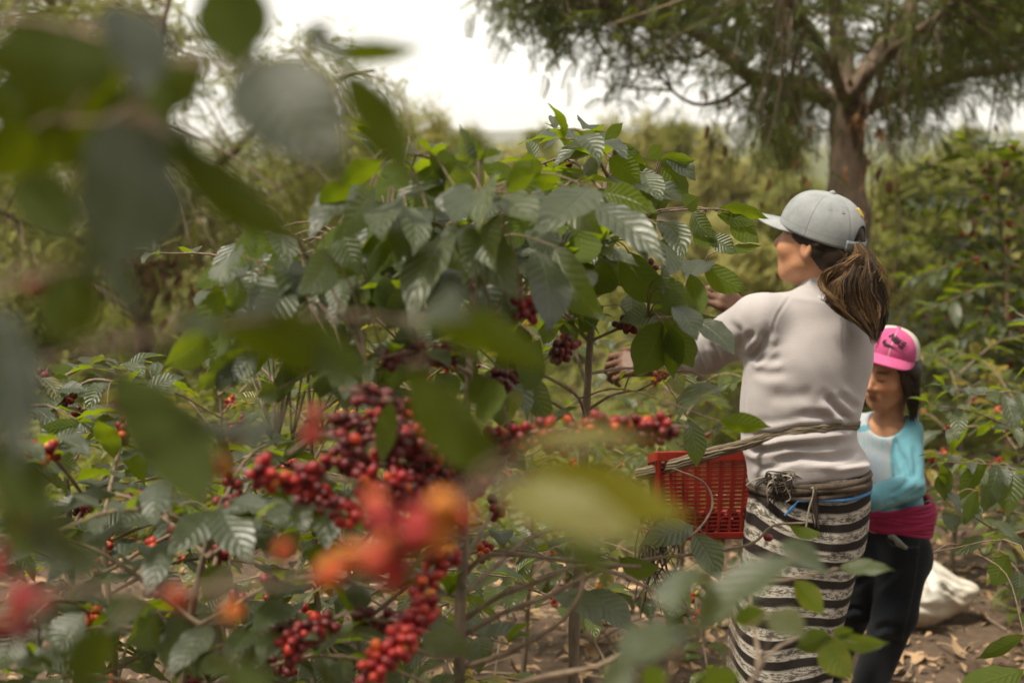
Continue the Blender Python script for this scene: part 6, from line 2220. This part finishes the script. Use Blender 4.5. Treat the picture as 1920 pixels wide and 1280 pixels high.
# ponytail: hundreds of strands through the opening of the cap
root0 = capc + np.array([-0.112, 0.0, 0.030]) @ CA
mb = MB()
cxm = [(452, 1606, 10), (475, 1618, 26), (500, 1614, 44), (530, 1604, 58), (560, 1606, 55), (585, 1618, 44), (608, 1632, 26), (632, 1640, 8)]
ys_ = np.array([c[0] for c in cxm], float)
mid_ = np.array([c[1] for c in cxm], float)
hw_ = np.array([c[2] for c in cxm], float)
rh = np.random.default_rng(8)
nn = 18
u = np.linspace(0, 1, nn)
for lk in range(150):
    lat = rh.uniform(-1, 1)
    dep = rh.uniform(0, 1)
    yend = rh.uniform(565, 636) if rh.random() < 0.75 else rh.uniform(500, 580)
    w1_, p1_, w2_, p2_ = rh.uniform(4, 9), rh.uniform(0, 6.28), rh.uniform(10, 17), rh.uniform(0, 6.28)
    a1_, a2_ = rh.uniform(0.08, 0.30), rh.uniform(0.03, 0.09)
    vl = np.clip(rh.beta(1.5, 2.3) + 0.2 * (dep - 0.4), 0, 1)
    for k in range(22):
        ye = yend + rh.normal() * 9
        yy = np.linspace(455 + rh.normal() * 3, ye, nn)
        la = lat + rh.normal() * 0.07
        latv = la * (0.55 + 0.45 * u) + a1_ * np.sin(u * w1_ + p1_) * u + a2_ * np.sin(u * w2_ + p2_ + rh.normal() * 0.25) * sm(0.1, 0.5, u) + rh.normal() * 0.05 * u
        latv = np.clip(latv, -1.2, 1.2)
        xx = np.interp(yy, ys_, mid_) + latv * np.interp(yy, ys_, hw_)
        thick = 0.035 * np.sqrt(np.clip(1 - np.clip(latv, -1, 1) ** 2, 0.05, 1)) * sm(452, 520, yy) + 0.01
        dd = np.interp(yy, [450, 480, 540, 640], [3.43, 3.40, 3.375, 3.362]) - (dep + rh.normal() * 0.08 - 0.5) * 2 * thick
        pts = np.array([P(a_, b_, c_) for a_, b_, c_ in zip(xx, yy, dd)])
        tube(mb, pts, np.linspace(0.0007, 0.0004, nn), 3, np.clip(vl + rh.normal() * 0.09, 0, 1), cap=False)
for k in range(170):          # the lock that sweeps forward over the collar
    a0 = rh.uniform(0, 1)
    pts = PX((1606 + rh.normal() * 6, 490 + rh.normal() * 6, 3.36), (1570 + rh.normal() * 5, 500 + 12 * a0, 3.345), (1540 + 10 * a0, 512 + 22 * a0, 3.36), (1536 + 14 * a0 + rh.normal() * 2, 535 + 10 * a0, 3.355), (1560 + 20 * a0, 560 + 14 * a0 + rh.normal() * 4, 3.335), (1600 + 10 * a0, 590 + rh.normal() * 8, 3.33))
    tube(mb, resample(pts, 20), np.linspace(0.0009, 0.0005, 20), 3, np.clip(rh.beta(2, 2) + 0.1, 0, 1), cap=False)
for k in range(40):          # fly-away hairs
    x0 = 1612 + rh.normal() * 14
    pts = PX((x0, 470 + rh.normal() * 8, 3.38), (x0 + 40 + rh.normal() * 14, 520 + rh.normal() * 14, 3.38), (x0 + 46 + rh.normal() * 18, 570 + rh.normal() * 20, 3.37))
    tube(mb, resample(pts, 12), 0.00045, 3, 0.7, cap=False)
for k in range(30):          # wisps at the temple
    a_ = Lw(0.03 + rh.normal() * 0.012, 0.078, 0.012)
    b_ = Lw(-0.03, 0.083, -0.004 + rh.normal() * 0.008)
    tube(mb, resample([a_, (a_ + b_) / 2 + np.array([0, 0, 0.003]), b_], 7), 0.0008, 3, 0.4 * rh.random(), cap=False)
mb.build('ponytail', M_HAIR, ho)
pf = Field(P(1606, 545, 3.40) - [0.13, 0.12, 0.16], P(1606, 545, 3.40) + [0.13, 0.12, 0.16], 0.005)
pf.chain(PX((1608, 462, 3.42), (1612, 500, 3.40), (1604, 540, 3.385), (1622, 585, 3.375), (1636, 612, 3.37)), [0.010, 0.022, 0.034, 0.026, 0.008], 0.02)
V, Q = pf.mesh(2)
mesh_obj('hair_core', V, Q, M_HAIR, ho, var=0.02)

# ---- carrying strap of twisted cords, and the red basket it holds
mb = MB()
sp_px = [(1196, 890, None), (1262, 872, None), (1330, 850, None), (1392, 834, None), (1440, 818, 1), (1500, 807, 1), (1560, 802, 1), (1606, 799, 1)]
base_pts = []
for px, py, on in sp_px:
    base_pts.append(surf(px, py, 0.004) if on else P(px, py, {1196: 3.62, 1262: 3.47, 1330: 3.42, 1392: 3.395}[px]))
base_pts = np.array(base_pts)
q = base_pts[-1]
front = [q + np.array([0.012, 0.06, 0.0]), P(1600, 800, 3.72), P(1500, 815, 3.78), P(1400, 840, 3.76), P(1300, 865, 3.74), P(1210, 888, 3.68)]
loop = np.vstack([base_pts, front])
lp = resample(loop, 90)
T = np.gradient(lp, axis=0)
T /= np.linalg.norm(T, axis=1)[:, None]
up_ = np.array([0, 0, 1.0])
S2_ = np.cross(T, up_)
S2_ /= np.linalg.norm(S2_, axis=1)[:, None]
U2_ = np.cross(S2_, T)
rs = np.random.default_rng(4)
fan = np.interp(np.arange(90), [0, 14, 26, 38, 60, 89], [0.95, 0.85, 0.62, 0.45, 0.38, 0.8])
for k in range(10):
    ph = k / 10 * 2 * math.pi
    tw = ph + np.linspace(0, 4.5, 90)
    pts = lp + S2_ * (0.006 * np.sin(tw) * fan)[:, None] + U2_ * (0.0135 * np.cos(tw) * fan)[:, None] + rs.normal(size=(90, 3)) * 0.0006
    tube(mb, pts, 0.0041 * (0.7 + 0.5 * rs.random()) * (1 + 0.08 * rs.normal(size=90)), 6, rs.random())
m_, t, out = mat_new('twisted_fibre')
b = nd(t, 'ShaderNodeBsdfPrincipled')
c = mixc(t, attr(t, 'var'), (0.10, 0.075, 0.045), (0.30, 0.24, 0.16))
nn_ = noise_n(t, 1.0, 5, 0.7, vec=nd(t, 'ShaderNodeUVMap').outputs[0], stretch=(8, 30, 1))
link(t, mixc(t, math_n(t, 'MULTIPLY', nn_, 0.8), c, (0.06, 0.045, 0.03)), b.inputs['Base Color'])
setin(b, Roughness=0.95)
link(t, bump(t, nn_, 0.6, 0.002), b.inputs['Normal'])
link(t, b.outputs[0], out.inputs['Surface'])
tag(mb.build('carrying_strap', m_), 'brown strap of twisted cords slung round the waist and holding the red basket', 'strap')

bc = P(1318, 930, 3.56)
bx_, by_ = nrm([1, 0.06, 0]), nrm([-0.06, 1, 0])
top_z, bot_z = P(1300, 852, 3.50)[2], P(1300, 1008, 3.50)[2]
HX, HY = 0.125, 0.058
basket = empty('basket', (bc[0], bc[1], bot_z), 'red slotted plastic basket hanging from the strap at the hip of the woman', 'basket')
M_RED = simple('red_plastic', ((0.20, 0.012, 0.006), (0.28, 0.020, 0.009)), 0.45, 6, spec=0.35)


def bpt(u, v, z):
    f = (z - bot_z) / (top_z - bot_z)
    k = 0.90 + 0.10 * f
    return np.array([bc[0], bc[1], 0]) + bx_ * u * HX * k + by_ * v * HY * k + np.array([0, 0, z - 0.016 * (v + 1)])


def bar(mb, a, b, w_, th, nrm_):
    a, b = np.asarray(a), np.asarray(b)
    ax_ = nrm(b - a)
    s_ = nrm(np.cross(nrm_, ax_))
    n_ = np.cross(ax_, s_)
    V = np.array([e + s_ * sx_ * w_ / 2 + n_ * sn * th / 2 for e in (a, b) for sx_, sn in ((-1, -1), (1, -1), (1, 1), (-1, 1))])
    F = [(0, 3, 2, 1), (4, 5, 6, 7), (0, 1, 5, 4), (1, 2, 6, 5), (2, 3, 7, 6), (3, 0, 4, 7)]
    mb.add(V, F)


H_ = top_z - bot_z
for (ua, va, ub, vb, nn_) in ((-1, -1, 1, -1, -by_), (1, -1, 1, 1, bx_), (1, 1, -1, 1, by_), (-1, 1, -1, -1, -bx_)):
    mb = MB()
    for k in range(17):
        z = bot_z + 0.016 + (H_ - 0.034) * k / 16
        bar(mb, bpt(ua, va, z), bpt(ub, vb, z), 0.0042, 0.0022, nn_)
    for k in range(9):
        f = (k + 0.0) / 8
        w_ = 0.007 if k not in (0, 8) else 0.014
        u0, v0 = ua + (ub - ua) * f, va + (vb - va) * f
        bar(mb, bpt(u0, v0, bot_z + 0.003), bpt(u0, v0, top_z - 0.004), w_, 0.0042, nn_)
    mb.build('side_panel', M_RED, basket, smooth=False)
for nm, z, w_, th in (('rim', top_z, 0.024, 0.009), ('base_rim', bot_z, 0.016, 0.006)):
    mb = MB()
    for (ua, va, ub, vb, nn_) in ((-1, -1, 1, -1, -by_), (1, -1, 1, 1, bx_), (1, 1, -1, 1, by_), (-1, 1, -1, -1, -bx_)):
        bar(mb, bpt(ua * 1.02, va * 1.025, z), bpt(ub * 1.02, vb * 1.025, z), w_, th, nn_)
    o = mb.build(nm, M_RED, basket, smooth=False)
    bv = o.modifiers.new('bevel', 'BEVEL')
    bv.width = 0.0015
    bv.segments = 2
mb = MB()
for k in range(14):
    f = -1 + 2 * k / 13
    bar(mb, bpt(-1, f, bot_z + 0.003), bpt(1, f, bot_z + 0.003), 0.008, 0.003, np.array([0, 0, 1.0]))
    bar(mb, bpt(f, -1, bot_z + 0.006), bpt(f, 1, bot_z + 0.006), 0.008, 0.003, np.array([0, 0, 1.0]))
mb.build('bottom', M_RED, basket, smooth=False)
# the picked cherries lie in the basket
rb = np.random.default_rng(6)
mb = MB()
for k in range(420):
    p = bpt(rb.uniform(-0.9, 0.9), rb.uniform(-0.88, 0.88), bot_z + 0.014 + 0.05 * rb.random())
    mb.add(_SV * 0.0072 * rb.uniform(0.85, 1.1) + p, _SF, _SUV, rb.uniform(0.2, 0.7))
tag(mb.build('picked_cherries', M_BERRY), 'red coffee cherries piled inside the red slotted basket', 'cherries', kind='stuff')
# bundle of dry fibre hanging below the basket corner
mb = MB()
for k in range(46):
    a = P(1232 + rb.normal() * 16, 962 + rb.normal() * 8, 3.44)
    L_ = rb.uniform(60, 210)
    b_ = P(1226 + rb.normal() * 20, 962 + L_ * 0.5, 3.43 + rb.normal() * 0.02)
    c_ = P(1226 + rb.normal() * 34, 962 + L_, 3.44 + rb.normal() * 0.04)
    tube(mb, resample([a, b_, c_], 8), np.linspace(0.003, 0.0012, 8), 4, rb.random(), cap=False)
tag(mb.build('fibre_bundle', simple('dark_fibre', ((0.018, 0.013, 0.010), (0.085, 0.062, 0.042)), 0.95, 60)), 'dark bundle of dry fibres dangling below the left corner of the red basket', 'fibre bundle')

# ------------------------------------------------------------------ the girl
GD = 4.0
gc = P(1667, 695, GD)
GA = frame((-0.74, -0.62, -0.16), (0.06, 0, 1))
GS = 0.86
girl = empty('person', (P(1660, 900, GD)[0], P(1660, 900, GD)[1], 0.0), 'girl in pink cap, blue and white top and dark jeans standing behind the woman', 'person', 'people picking coffee')
lo_ = np.array([P(1560, 640, GD)[0] - 0.1, 3.62, -0.02])
hi_ = np.array([P(1745, 640, GD)[0] + 0.05, 4.5, 1.26])
bf = Field(lo_, hi_, 0.0042)
Lg = head_shape(bf, gc, GA, GS)
gn = P(1664, 790, 4.03)
bf.cap(Lg(-0.025, 0, -0.07), gn, 0.039, 0.042, 0.025)
gl, gr = P(1700, 808, 4.0), P(1606, 806, 4.08)
ge, gw = P(1708, 912, 3.94), P(1628, 936, 3.84)
ge2, gw2 = P(1585, 900, 4.08), P(1588, 935, 3.99)
bf.cap(gn - [0, 0, 0.02], gl, 0.032, 0.028, 0.02)
bf.cap(gn - [0, 0, 0.02], gr, 0.032, 0.028, 0.02)
bf.cap(gn - [0, 0, 0.04], P(1662, 1010, 4.05), 0.05, 0.058, 0.03)
bf.chain([gl, ge, gw], [0.026, 0.022, 0.018], 0.01)
bf.chain([gr, ge2, gw2], [0.026, 0.022, 0.018], 0.01)
hand(bf, gw, P(1580, 946, 3.86) - gw, np.array([0.1, -0.8, 0.6]), -1, 0.72, (0.5, 0.5, 0.55, 0.6), 0.3)
hand(bf, gw2, P(1575, 970, 3.93) - gw2, np.array([-0.3, -0.7, 0.6]), 1, 0.72, (0.5, 0.5, 0.55, 0.6), 0.3)
h1, k1, f1 = P(1698, 1030, 4.0), P(1672, 1165, 3.98), np.array([P(1655, 1380, 3.98)[0], 3.98, 0.0])
h2, k2, f2 = P(1640, 1030, 4.06), P(1600, 1140, 4.12), np.array([P(1585, 1380, 4.16)[0], 4.18, 0.0])
for h_, k_, f_ in ((h1, k1, f1), (h2, k2, f2)):
    bf.chain([h_, k_ + [0, 0.01, 0], f_ + [0, 0, 0.06]], [0.05, 0.032, 0.024], 0.012)
    bf.cap(f_ + [0.01, 0.02, 0.028], f_ + [-0.06, -0.09, 0.02], 0.027, 0.022, 0.015)
V, Q = bf.mesh(3)
G_SK = np.array([0.54, 0.27, 0.145])
col = np.tile(G_SK, (len(V), 1))
col = head_tint(V, col, gc, GA, GS, G_SK, (0.24, 0.075, 0.06), (0.02, 0.013, 0.01))
mesh_obj('body', V, Q, SKIN, girl, col)

# raglan top
tab = [(784, 1640, 1690, 4.04, 0.04), (804, 1610, 1708, 4.05, 0.065), (840, 1592, 1712), (880, 1588, 1714), (920, 1588, 1722), (958, 1590, 1732)]
zs, cx, cy, aa, bb = ring_table(tab, 4.06, 0.082, R(-25))
tf = Field(lo_ + [0, 0, 0.5], hi_, 0.0042)
tf.rings(zs, cx, cy, aa, bb, R(-25), 0.01, 2.3)
tf.cap(gn - [0, 0, 0.03], gl + [0, 0, -0.002], 0.052, 0.044, 0.035)
tf.cap(gn - [0, 0, 0.03], gr, 0.052, 0.044, 0.035)
tf.chain([gl, ge, gw + 0.05 * (ge - gw)], [0.044, 0.038, 0.036], 0.010)
tf.chain([gr, ge2, gw2], [0.046, 0.040, 0.033], 0.02)
tf.cap(Lg(-0.03, 0, -0.09), gn + [-0.012, -0.03, 0.012], 0.04, 0.052, 0.012, sub=True)
tf.ell(P(1632, 800, 3.93), np.eye(3), np.array([0.062, 0.05, 0.028]), 0.01, sub=True)
V, Q = tf.mesh(3)
V = creases(V, Q, [([(1668, 930), (1690, 915), (1712, 890)], 0.006, 6), ([(1660, 945), (1690, 930), (1718, 915)], 0.004, 5), ([(1690, 845), (1700, 880), (1705, 900)], 0.005, 6),
                   ([(1712, 830), (1718, 870), (1716, 900)], 0.004, 6), ([(1676, 815), (1684, 850), (1686, 880)], 0.005, 5), ([(1700, 935), (1722, 925), (1732, 915)], 0.005, 5)])
x, y, d = proj(V)
BLUE, WHITE = np.array([0.12, 0.31, 0.38]), np.array([0.36, 0.40, 0.43])
seam = np.interp(y, [770, 790, 815, 850, 900, 960], [1672, 1690, 1676, 1668, 1672, 1680])
wh = sm(1.5, -1.5, x - seam) * (y < 905 + 0.0 * x)
wh = wh * (np.linalg.norm(V - gl, axis=1) > 0.0)
arm = np.minimum(seg_dist(x, y, [(1702, 806), (1714, 905), (1632, 938)])[0].__abs__(), 99)
wh = np.where((arm < 26) & (y > 890) & (d < 4.02), 0, wh)
wh = np.where((x < seam) & (y >= 905) & (arm >= 30), 1, wh)
col = BLUE * (1 - wh[:, None]) + WHITE * wh[:, None]
nd_ = seg_dist(x, y, [(1605, 805), (1632, 800), (1655, 790), (1672, 770), (1682, 760)])[0]
trim = (np.abs(nd_) < 5.5)
col[trim] = BLUE * 0.9
# faded print on the chest
pr = (np.sin(x * 0.55 + 3 * np.sin(y * 0.21)) * np.sin(y * 0.42 + 2 * np.sin(x * 0.17)) > 0.35) & (wh > 0.5) & (y > 818) & (y < 840) & (x < 1664)
col[pr] = np.array([0.2, 0.42, 0.5])
pr = (np.sin(x * 0.45 + 2 * np.sin(y * 0.3)) * np.sin(y * 0.35) > 0.3) & (wh > 0.5) & (y > 845) & (y < 900) & (x < 1655)
col[pr] = np.array([0.30, 0.42, 0.56])
M_JERSEY = tint_mat('jersey_cloth', 0.85, 0.2, 0, 300, 0.2, 0.0006, 0.2, 0.12)
mesh_obj('raglan_top', V, Q, M_JERSEY, girl, col)

# magenta cloth tied at the waist
mb = MB()
for k in range(9):
    f = k / 8
    aq = np.linspace(0, 2 * math.pi, 60)
    z0 = P(1680, 950 + 44 * f, GD)[2]
    cxy = P(1672 + 6 * f, 950, 4.05)
    ra, rb_ = 0.106 + 0.008 * math.sin(f * 4), 0.108
    xx = cxy[0] + ra * np.cos(aq)
    yy = cxy[1] + rb_ * np.sin(aq)
    zz = z0 - 0.030 * (np.cos(aq) * 0.5) * f + 0.018 * np.cos(aq) * (1 - f) * 0.6 + 0.004 * np.sin(aq * 4 + k)
    tube(mb, np.stack([xx, yy, zz], -1), 0.0075 * (1 + 0.25 * np.sin(aq * 3 + k * 2)), 7, cap=False)
mb.build('waist_cloth', simple('magenta_cloth', ((0.24, 0.008, 0.055), (0.36, 0.012, 0.085)), 0.85, 20, 0.3, 0.003), girl)

# jeans
jf = Field(lo_, hi_ - [0, 0, 0.3], 0.0045)
jf.cap(P(1654, 1046, 4.07), P(1696, 1046, 4.05), 0.078, 0.078, 0.03)
jf.cap(P(1676, 1015, 4.06), P(1676, 1040, 4.06), 0.086, 0.094, 0.03)
jf.chain([P(1694, 1030, 4.01), P(1678, 1150, 3.99), f1 + [0, 0, 0.09]], [0.076, 0.060, 0.050], 0.02)
jf.chain([P(1646, 1035, 4.06), P(1604, 1135, 4.12), f2 + [0.0, 0.0, 0.09]], [0.072, 0.054, 0.048], 0.02)
V, Q = jf.mesh(3)
V = creases(V, Q, [([(1640, 1180), (1662, 1172), (1690, 1178)], 0.005, 7), ([(1636, 1205), (1660, 1200), (1688, 1206)], 0.004, 6), ([(1632, 1105), (1660, 1085), (1700, 1050)], 0.005, 8), ([(1600, 1105), (1622, 1085), (1650, 1075)], 0.005, 7), ([(1580, 1150), (1600, 1140), (1618, 1145)], 0.004, 6)])
x, y, d = proj(V)
fade = np.exp(-((x - 1652) / 18) ** 2) * sm(1120, 1260, y)
den = np.array([0.006, 0.008, 0.012])[None] + fade[:, None] * np.array([0.05, 0.065, 0.085])
seam_ = np.abs(seg_dist(x, y, [(1728, 985), (1716, 1090), (1692, 1200)])[0]) < 1.6
den[seam_] += 0.02
pk = np.abs(seg_dist(x, y, [(1664, 1010), (1672, 1022), (1700, 1026), (1722, 1024)])[0]) < 1.5
den[pk] += 0.03
mesh_obj('jeans', V, Q, tint_mat('dark_denim', 0.9, 0.2, 0, 350, 0.5, 0.001, 0.05, 0.3), girl, den)
mb = MB()
for k in range(7):
    a = P(1668 + k * 2.5, 1006 + k, 3.915)
    tube(mb, resample([a, a + [0.008, -0.014, 0.004 - 0.002 * k], a + [0.022, -0.008, -0.020]], 8), 0.006, 6, 0.5)
mb.build('pocket_lining', simple('grey_lining', ((0.14, 0.15, 0.14), (0.24, 0.25, 0.22)), 0.9, 40), girl)
# shoes
for f_ in (f1, f2):
    sf_ = Field(f_ - [0.12, 0.16, 0.03], f_ + [0.08, 0.1, 0.12], 0.005)
    sf_.cap(f_ + [0.01, 0.025, 0.03], f_ + [-0.065, -0.1, 0.025], 0.035, 0.03, 0.02)
    sf_.cap(f_ + [0, 0, 0.03], f_ + [0, 0, 0.075], 0.036, 0.036, 0.02)
    V, Q = sf_.mesh(2)
    V[:, 2] = np.maximum(V[:, 2], 0.002)
    mesh_obj('shoe', V, Q, simple('shoe_canvas', ((0.03, 0.03, 0.035), (0.07, 0.07, 0.08)), 0.8, 20), girl)

# pink cap with white rear panels, worn a little askew
KA = frame((-0.36, -0.90, -0.10), (0.26, 0, 1))
kc = P(1673, 657, 4.0)
M_CAPP = cap_material('pink_cotton', (0.42, 0.065, 0.17), (0.52, 0.10, 0.24), (0.52, 0.48, 0.42), stitch=(0.40, 0.06, 0.16))
KAX, KAY, KH = 0.086, 0.076, 0.066
V, F, UV = cap_mesh(kc, KA, KAX, KAY, KH, (0.5, 0.4))
kcap = mesh_obj('cap', V, F, M_CAPP, girl, uv=UV)
solid(kcap, 0.003)
V, F, UV = brim_mesh(kc, KA, KAX - 0.002, KAY - 0.002, 0.042, 1.12, 0.42, 0.26)
kb = mesh_obj('brim', V, F, simple('pink_brim', ((0.42, 0.065, 0.17), (0.52, 0.10, 0.24)), 0.9, 20, 0.3, 0.002), kcap, uv=UV)
solid(kb, 0.004)
mb = MB()
tube(mb, [kc + np.array([0, 0, KH - 0.002]) @ KA, kc + np.array([0, 0, KH + 0.004]) @ KA], [0.008, 0.006], 10)
mb.build('button', M_CAPP, kcap)


def letters(txt, size):
    cu = bpy.data.curves.new('lettering', 'FONT')
    cu.body = txt
    cu.size = size
    cu.shear = 0.32
    cu.offset = size * 0.02
    cu.align_x = 'CENTER'
    cu.resolution_u = 3
    o = bpy.data.objects.new('lettering', cu)
    COL.objects.link(o)
    dg = bpy.context.evaluated_depsgraph_get()
    me = bpy.data.meshes.new_from_object(o.evaluated_get(dg))
    bpy.data.objects.remove(o)
    return me


def wrap(me, th0, f0, name, mat, parent):
    """lay flat lettering on the front panel of the cap"""
    n_ = len(me.vertices)
    co = np.zeros(n_ * 3)
    me.vertices.foreach_get('co', co)
    co = co.reshape(-1, 3)
    ca_, sa_ = math.cos(-0.40), math.sin(-0.40)
    co = np.stack([co[:, 0] * ca_ - co[:, 1] * sa_, co[:, 0] * sa_ + co[:, 1] * ca_, co[:, 2]], -1)
    out = [on_cap(th0 + q[0] / 0.088, f0 + q[1] / 0.112, KAX, KAY, KH, kc, KA, 0.0055) for q in co]
    me.vertices.foreach_set('co', np.array(out).ravel())
    me.update()
    me.materials.clear()
    me.materials.append(mat)
    o = bpy.data.objects.new(name, me)
    COL.objects.link(o)
    setparent(o, parent)
    solid(o, 0.0012)
    return o


M_BLK = simple('black_thread', (0.012, 0.008, 0.012), 0.8)
wrap(letters('NIKE', 0.031), 0.05, 0.42, 'lettering', M_BLK, kcap)
# the curved tick below the word
top = [(-0.034, 0.012), (-0.036, 0.006), (-0.033, 0.0025), (-0.027, 0.0025), (-0.018, 0.005), (0.0, 0.0105), (0.030, 0.020)]
bot_ = [(-0.034, 0.012), (-0.041, 0.004), (-0.0395, -0.004), (-0.032, -0.006), (-0.020, -0.001), (0.0, 0.008), (0.030, 0.020)]
t_ = resample([(a, b, 0) for a, b in top], 24)
b_ = resample([(a, b, 0) for a, b in bot_], 24)
me = bpy.data.meshes.new('swoosh')
me.from_pydata([tuple(q) for q in t_] + [tuple(q) for q in b_], [], [(i, i + 1, 24 + i + 1, 24 + i) for i in range(23)])
wrap(me, 0.05, 0.22, 'tick_mark', M_BLK, kcap)

# hair of the girl
gf = Field(gc - 0.15, gc + 0.15, 0.004)
gf.ell(Lg(-0.020, 0, 0.018), GA, np.array([0.094, 0.080, 0.092]) * GS, 0.01)
for e in (-1, 1):
    gf.cap(Lg(0.030, 0.070 * e, 0.030), Lg(-0.02, 0.074 * e, -0.01), 0.012, 0.016, 0.015)
    gf.cap(Lg(-0.03, 0.062 * e, 0.0), Lg(-0.05, 0.055 * e, -0.085), 0.026, 0.020, 0.02)
gf.cap(Lg(-0.06, 0.03, 0), Lg(-0.07, 0, -0.09), 0.04, 0.03, 0.02)
V, Q = gf.mesh(2)
q = (V - gc) @ GA.T
gho = mesh_obj('hair', V, Q, M_HAIR2, girl, var=0.15 + 0.3 * (np.sin(q[:, 1] * 800 + 90 * q[:, 0]) > 0.2))
mb = MB()
rg = np.random.default_rng(12)
for k in range(260):
    s0 = rg.random()
    a = Lg(0.045 - 0.11 * s0, 0.074 - 0.02 * s0 ** 2, 0.030 + rg.normal() * 0.01)
    dwn = rg.uniform(0.09, 0.17)
    b_ = a + nrm(GA[1]) * 0.010 * (1 - s0) + GA[0] * (-0.02 * (1 - s0)) + np.array([rg.normal() * 0.004, rg.normal() * 0.004, -dwn * 0.5])
    c_ = b_ + GA[0] * (-0.025 * (1 - s0)) + np.array([0.006 + rg.normal() * 0.006, rg.normal() * 0.006, -dwn * 0.5])
    tube(mb, resample([a, b_, c_], 10), np.linspace(0.0014, 0.0007, 10), 3, rg.beta(1.5, 2), cap=False)
mb.build('hair_strands', M_HAIR2, gho)

# ------------------------------------------------------------------ the sack on the ground
SD = 5.1
sfld = Field(np.array([P(1560, 640, SD)[0] - 0.15, SD - 0.75, -0.03]), np.array([P(1860, 640, SD)[0] + 0.1, SD + 0.45, 0.5]), 0.008)


def SP(px, py, d):
    return P(px, py, d)


sfld.ell(SP(1712, 1108, SD), frame((1, -0.1, -0.10)), np.array([0.125, 0.17, 0.125]), 0.05)
sfld.ell(SP(1640, 1140, SD - 0.02), frame((1, 0, -0.05)), np.array([0.12, 0.15, 0.075]), 0.06)
sfld.cap(SP(1722, 1078, SD), SP(1722, 1042, SD), 0.06, 0.022, 0.06)
sfld.cap(SP(1740, 1108, SD), SP(1826, 1104, SD - 0.05), 0.10, 0.022, 0.05)
sfld.cap(SP(1740, 1120, SD), SP(1800, 1126, SD - 0.05), 0.085, 0.035, 0.05)
V, Q = sfld.mesh(4)
V = creases(V, Q, [([(1732, 1048), (1740, 1080), (1752, 1108)], 0.012, 7), ([(1742, 1052), (1768, 1082), (1800, 1112)], 0.010, 6), ([(1758, 1070), (1790, 1090), (1828, 1104)], 0.010, 5), ([(1720, 1060), (1718, 1090), (1730, 1120)], 0.008, 8),
                   ([(1762, 1095), (1790, 1115), (1808, 1128)], 0.009, 5), ([(1700, 1130), (1750, 1142), (1790, 1136)], 0.007, 7), ([(1600, 1120), (1625, 1132), (1640, 1160)], 0.008, 7), ([(1596, 1145), (1620, 1150), (1645, 1148)], 0.007, 6)])
V = V + vnormals(V, Q) * (0.0022 * np.sin(V[:, 0] * 60 + 6 * np.sin(V[:, 2] * 30)) * np.sin(V[:, 2] * 55 + V[:, 0] * 21))[:, None]
V[:, 2] = np.maximum(V[:, 2], ground_z(V[:, 0], V[:, 1]) - 0.01)
m_, t, out = mat_new('woven_plastic')
b = nd(t, 'ShaderNodeBsdfPrincipled')
tcn = nd(t, 'ShaderNodeTexCoord').outputs['Object']
zsep = nd(t, 'ShaderNodeSeparateXYZ')
link(t, tcn, zsep.inputs[0])
stain = ramp(t, math_n(t, 'ADD', math_n(t, 'MULTIPLY', noise_n(t, 7, 5, 0.6), 0.7), math_n(t, 'MULTIPLY', zsep.outputs[2], -1.6)), [(0.12, (0, 0, 0)), (0.42, (1, 1, 1))])
c = mixc(t, stain, (0.74, 0.70, 0.63), (0.46, 0.34, 0.23))
link(t, c, b.inputs['Base Color'])
setin(b, Roughness=0.6)
wv = nd(t, 'ShaderNodeTexWave')
wv.inputs['Scale'].default_value = 70
t.links.new(tcn, wv.inputs['Vector'])
link(t, bump(t, math_n(t, 'ADD', wv.outputs['Fac'], noise_n(t, 30, 5)), 0.3, 0.003), b.inputs['Normal'])
tr = nd(t, 'ShaderNodeBsdfTranslucent')
link(t, c, tr.inputs['Color'])
ms = nd(t, 'ShaderNodeMixShader')
ms.inputs[0].default_value = 0.15
link(t, b.outputs[0], ms.inputs[1])
link(t, tr.outputs[0], ms.inputs[2])
link(t, ms.outputs[0], out.inputs['Surface'])
so_ = mesh_obj('sack', V, Q, m_, None)
tag(so_, 'pale woven plastic sack lying on the soil behind the legs of the girl', 'sack')

# ------------------------------------------------------------------ the air: distance fades to white
hz = MB()
x0, x1, y0_, y1, z0, z1 = -1000.0, 1000.0, -120.0, 1700.0, -2.5, 40.0
hz.add([(x, y, z) for z in (z0, z1) for y in (y0_, y1) for x in (x0, x1)], [(0, 2, 3, 1), (4, 5, 7, 6), (0, 1, 5, 4), (1, 3, 7, 5), (3, 2, 6, 7), (2, 0, 4, 6)])
m_, t, out = mat_new('haze')
pv = nd(t, 'ShaderNodeVolumePrincipled')
pv.inputs['Color'].default_value = (0.95, 0.95, 0.95, 1)
pv.inputs['Density'].default_value = 0.0007
t.links.new(pv.outputs[0], out.inputs['Volume'])
tag(hz.build('haze', m_, smooth=False), 'thin pale haze in the air over the plantation', 'haze', kind='stuff')
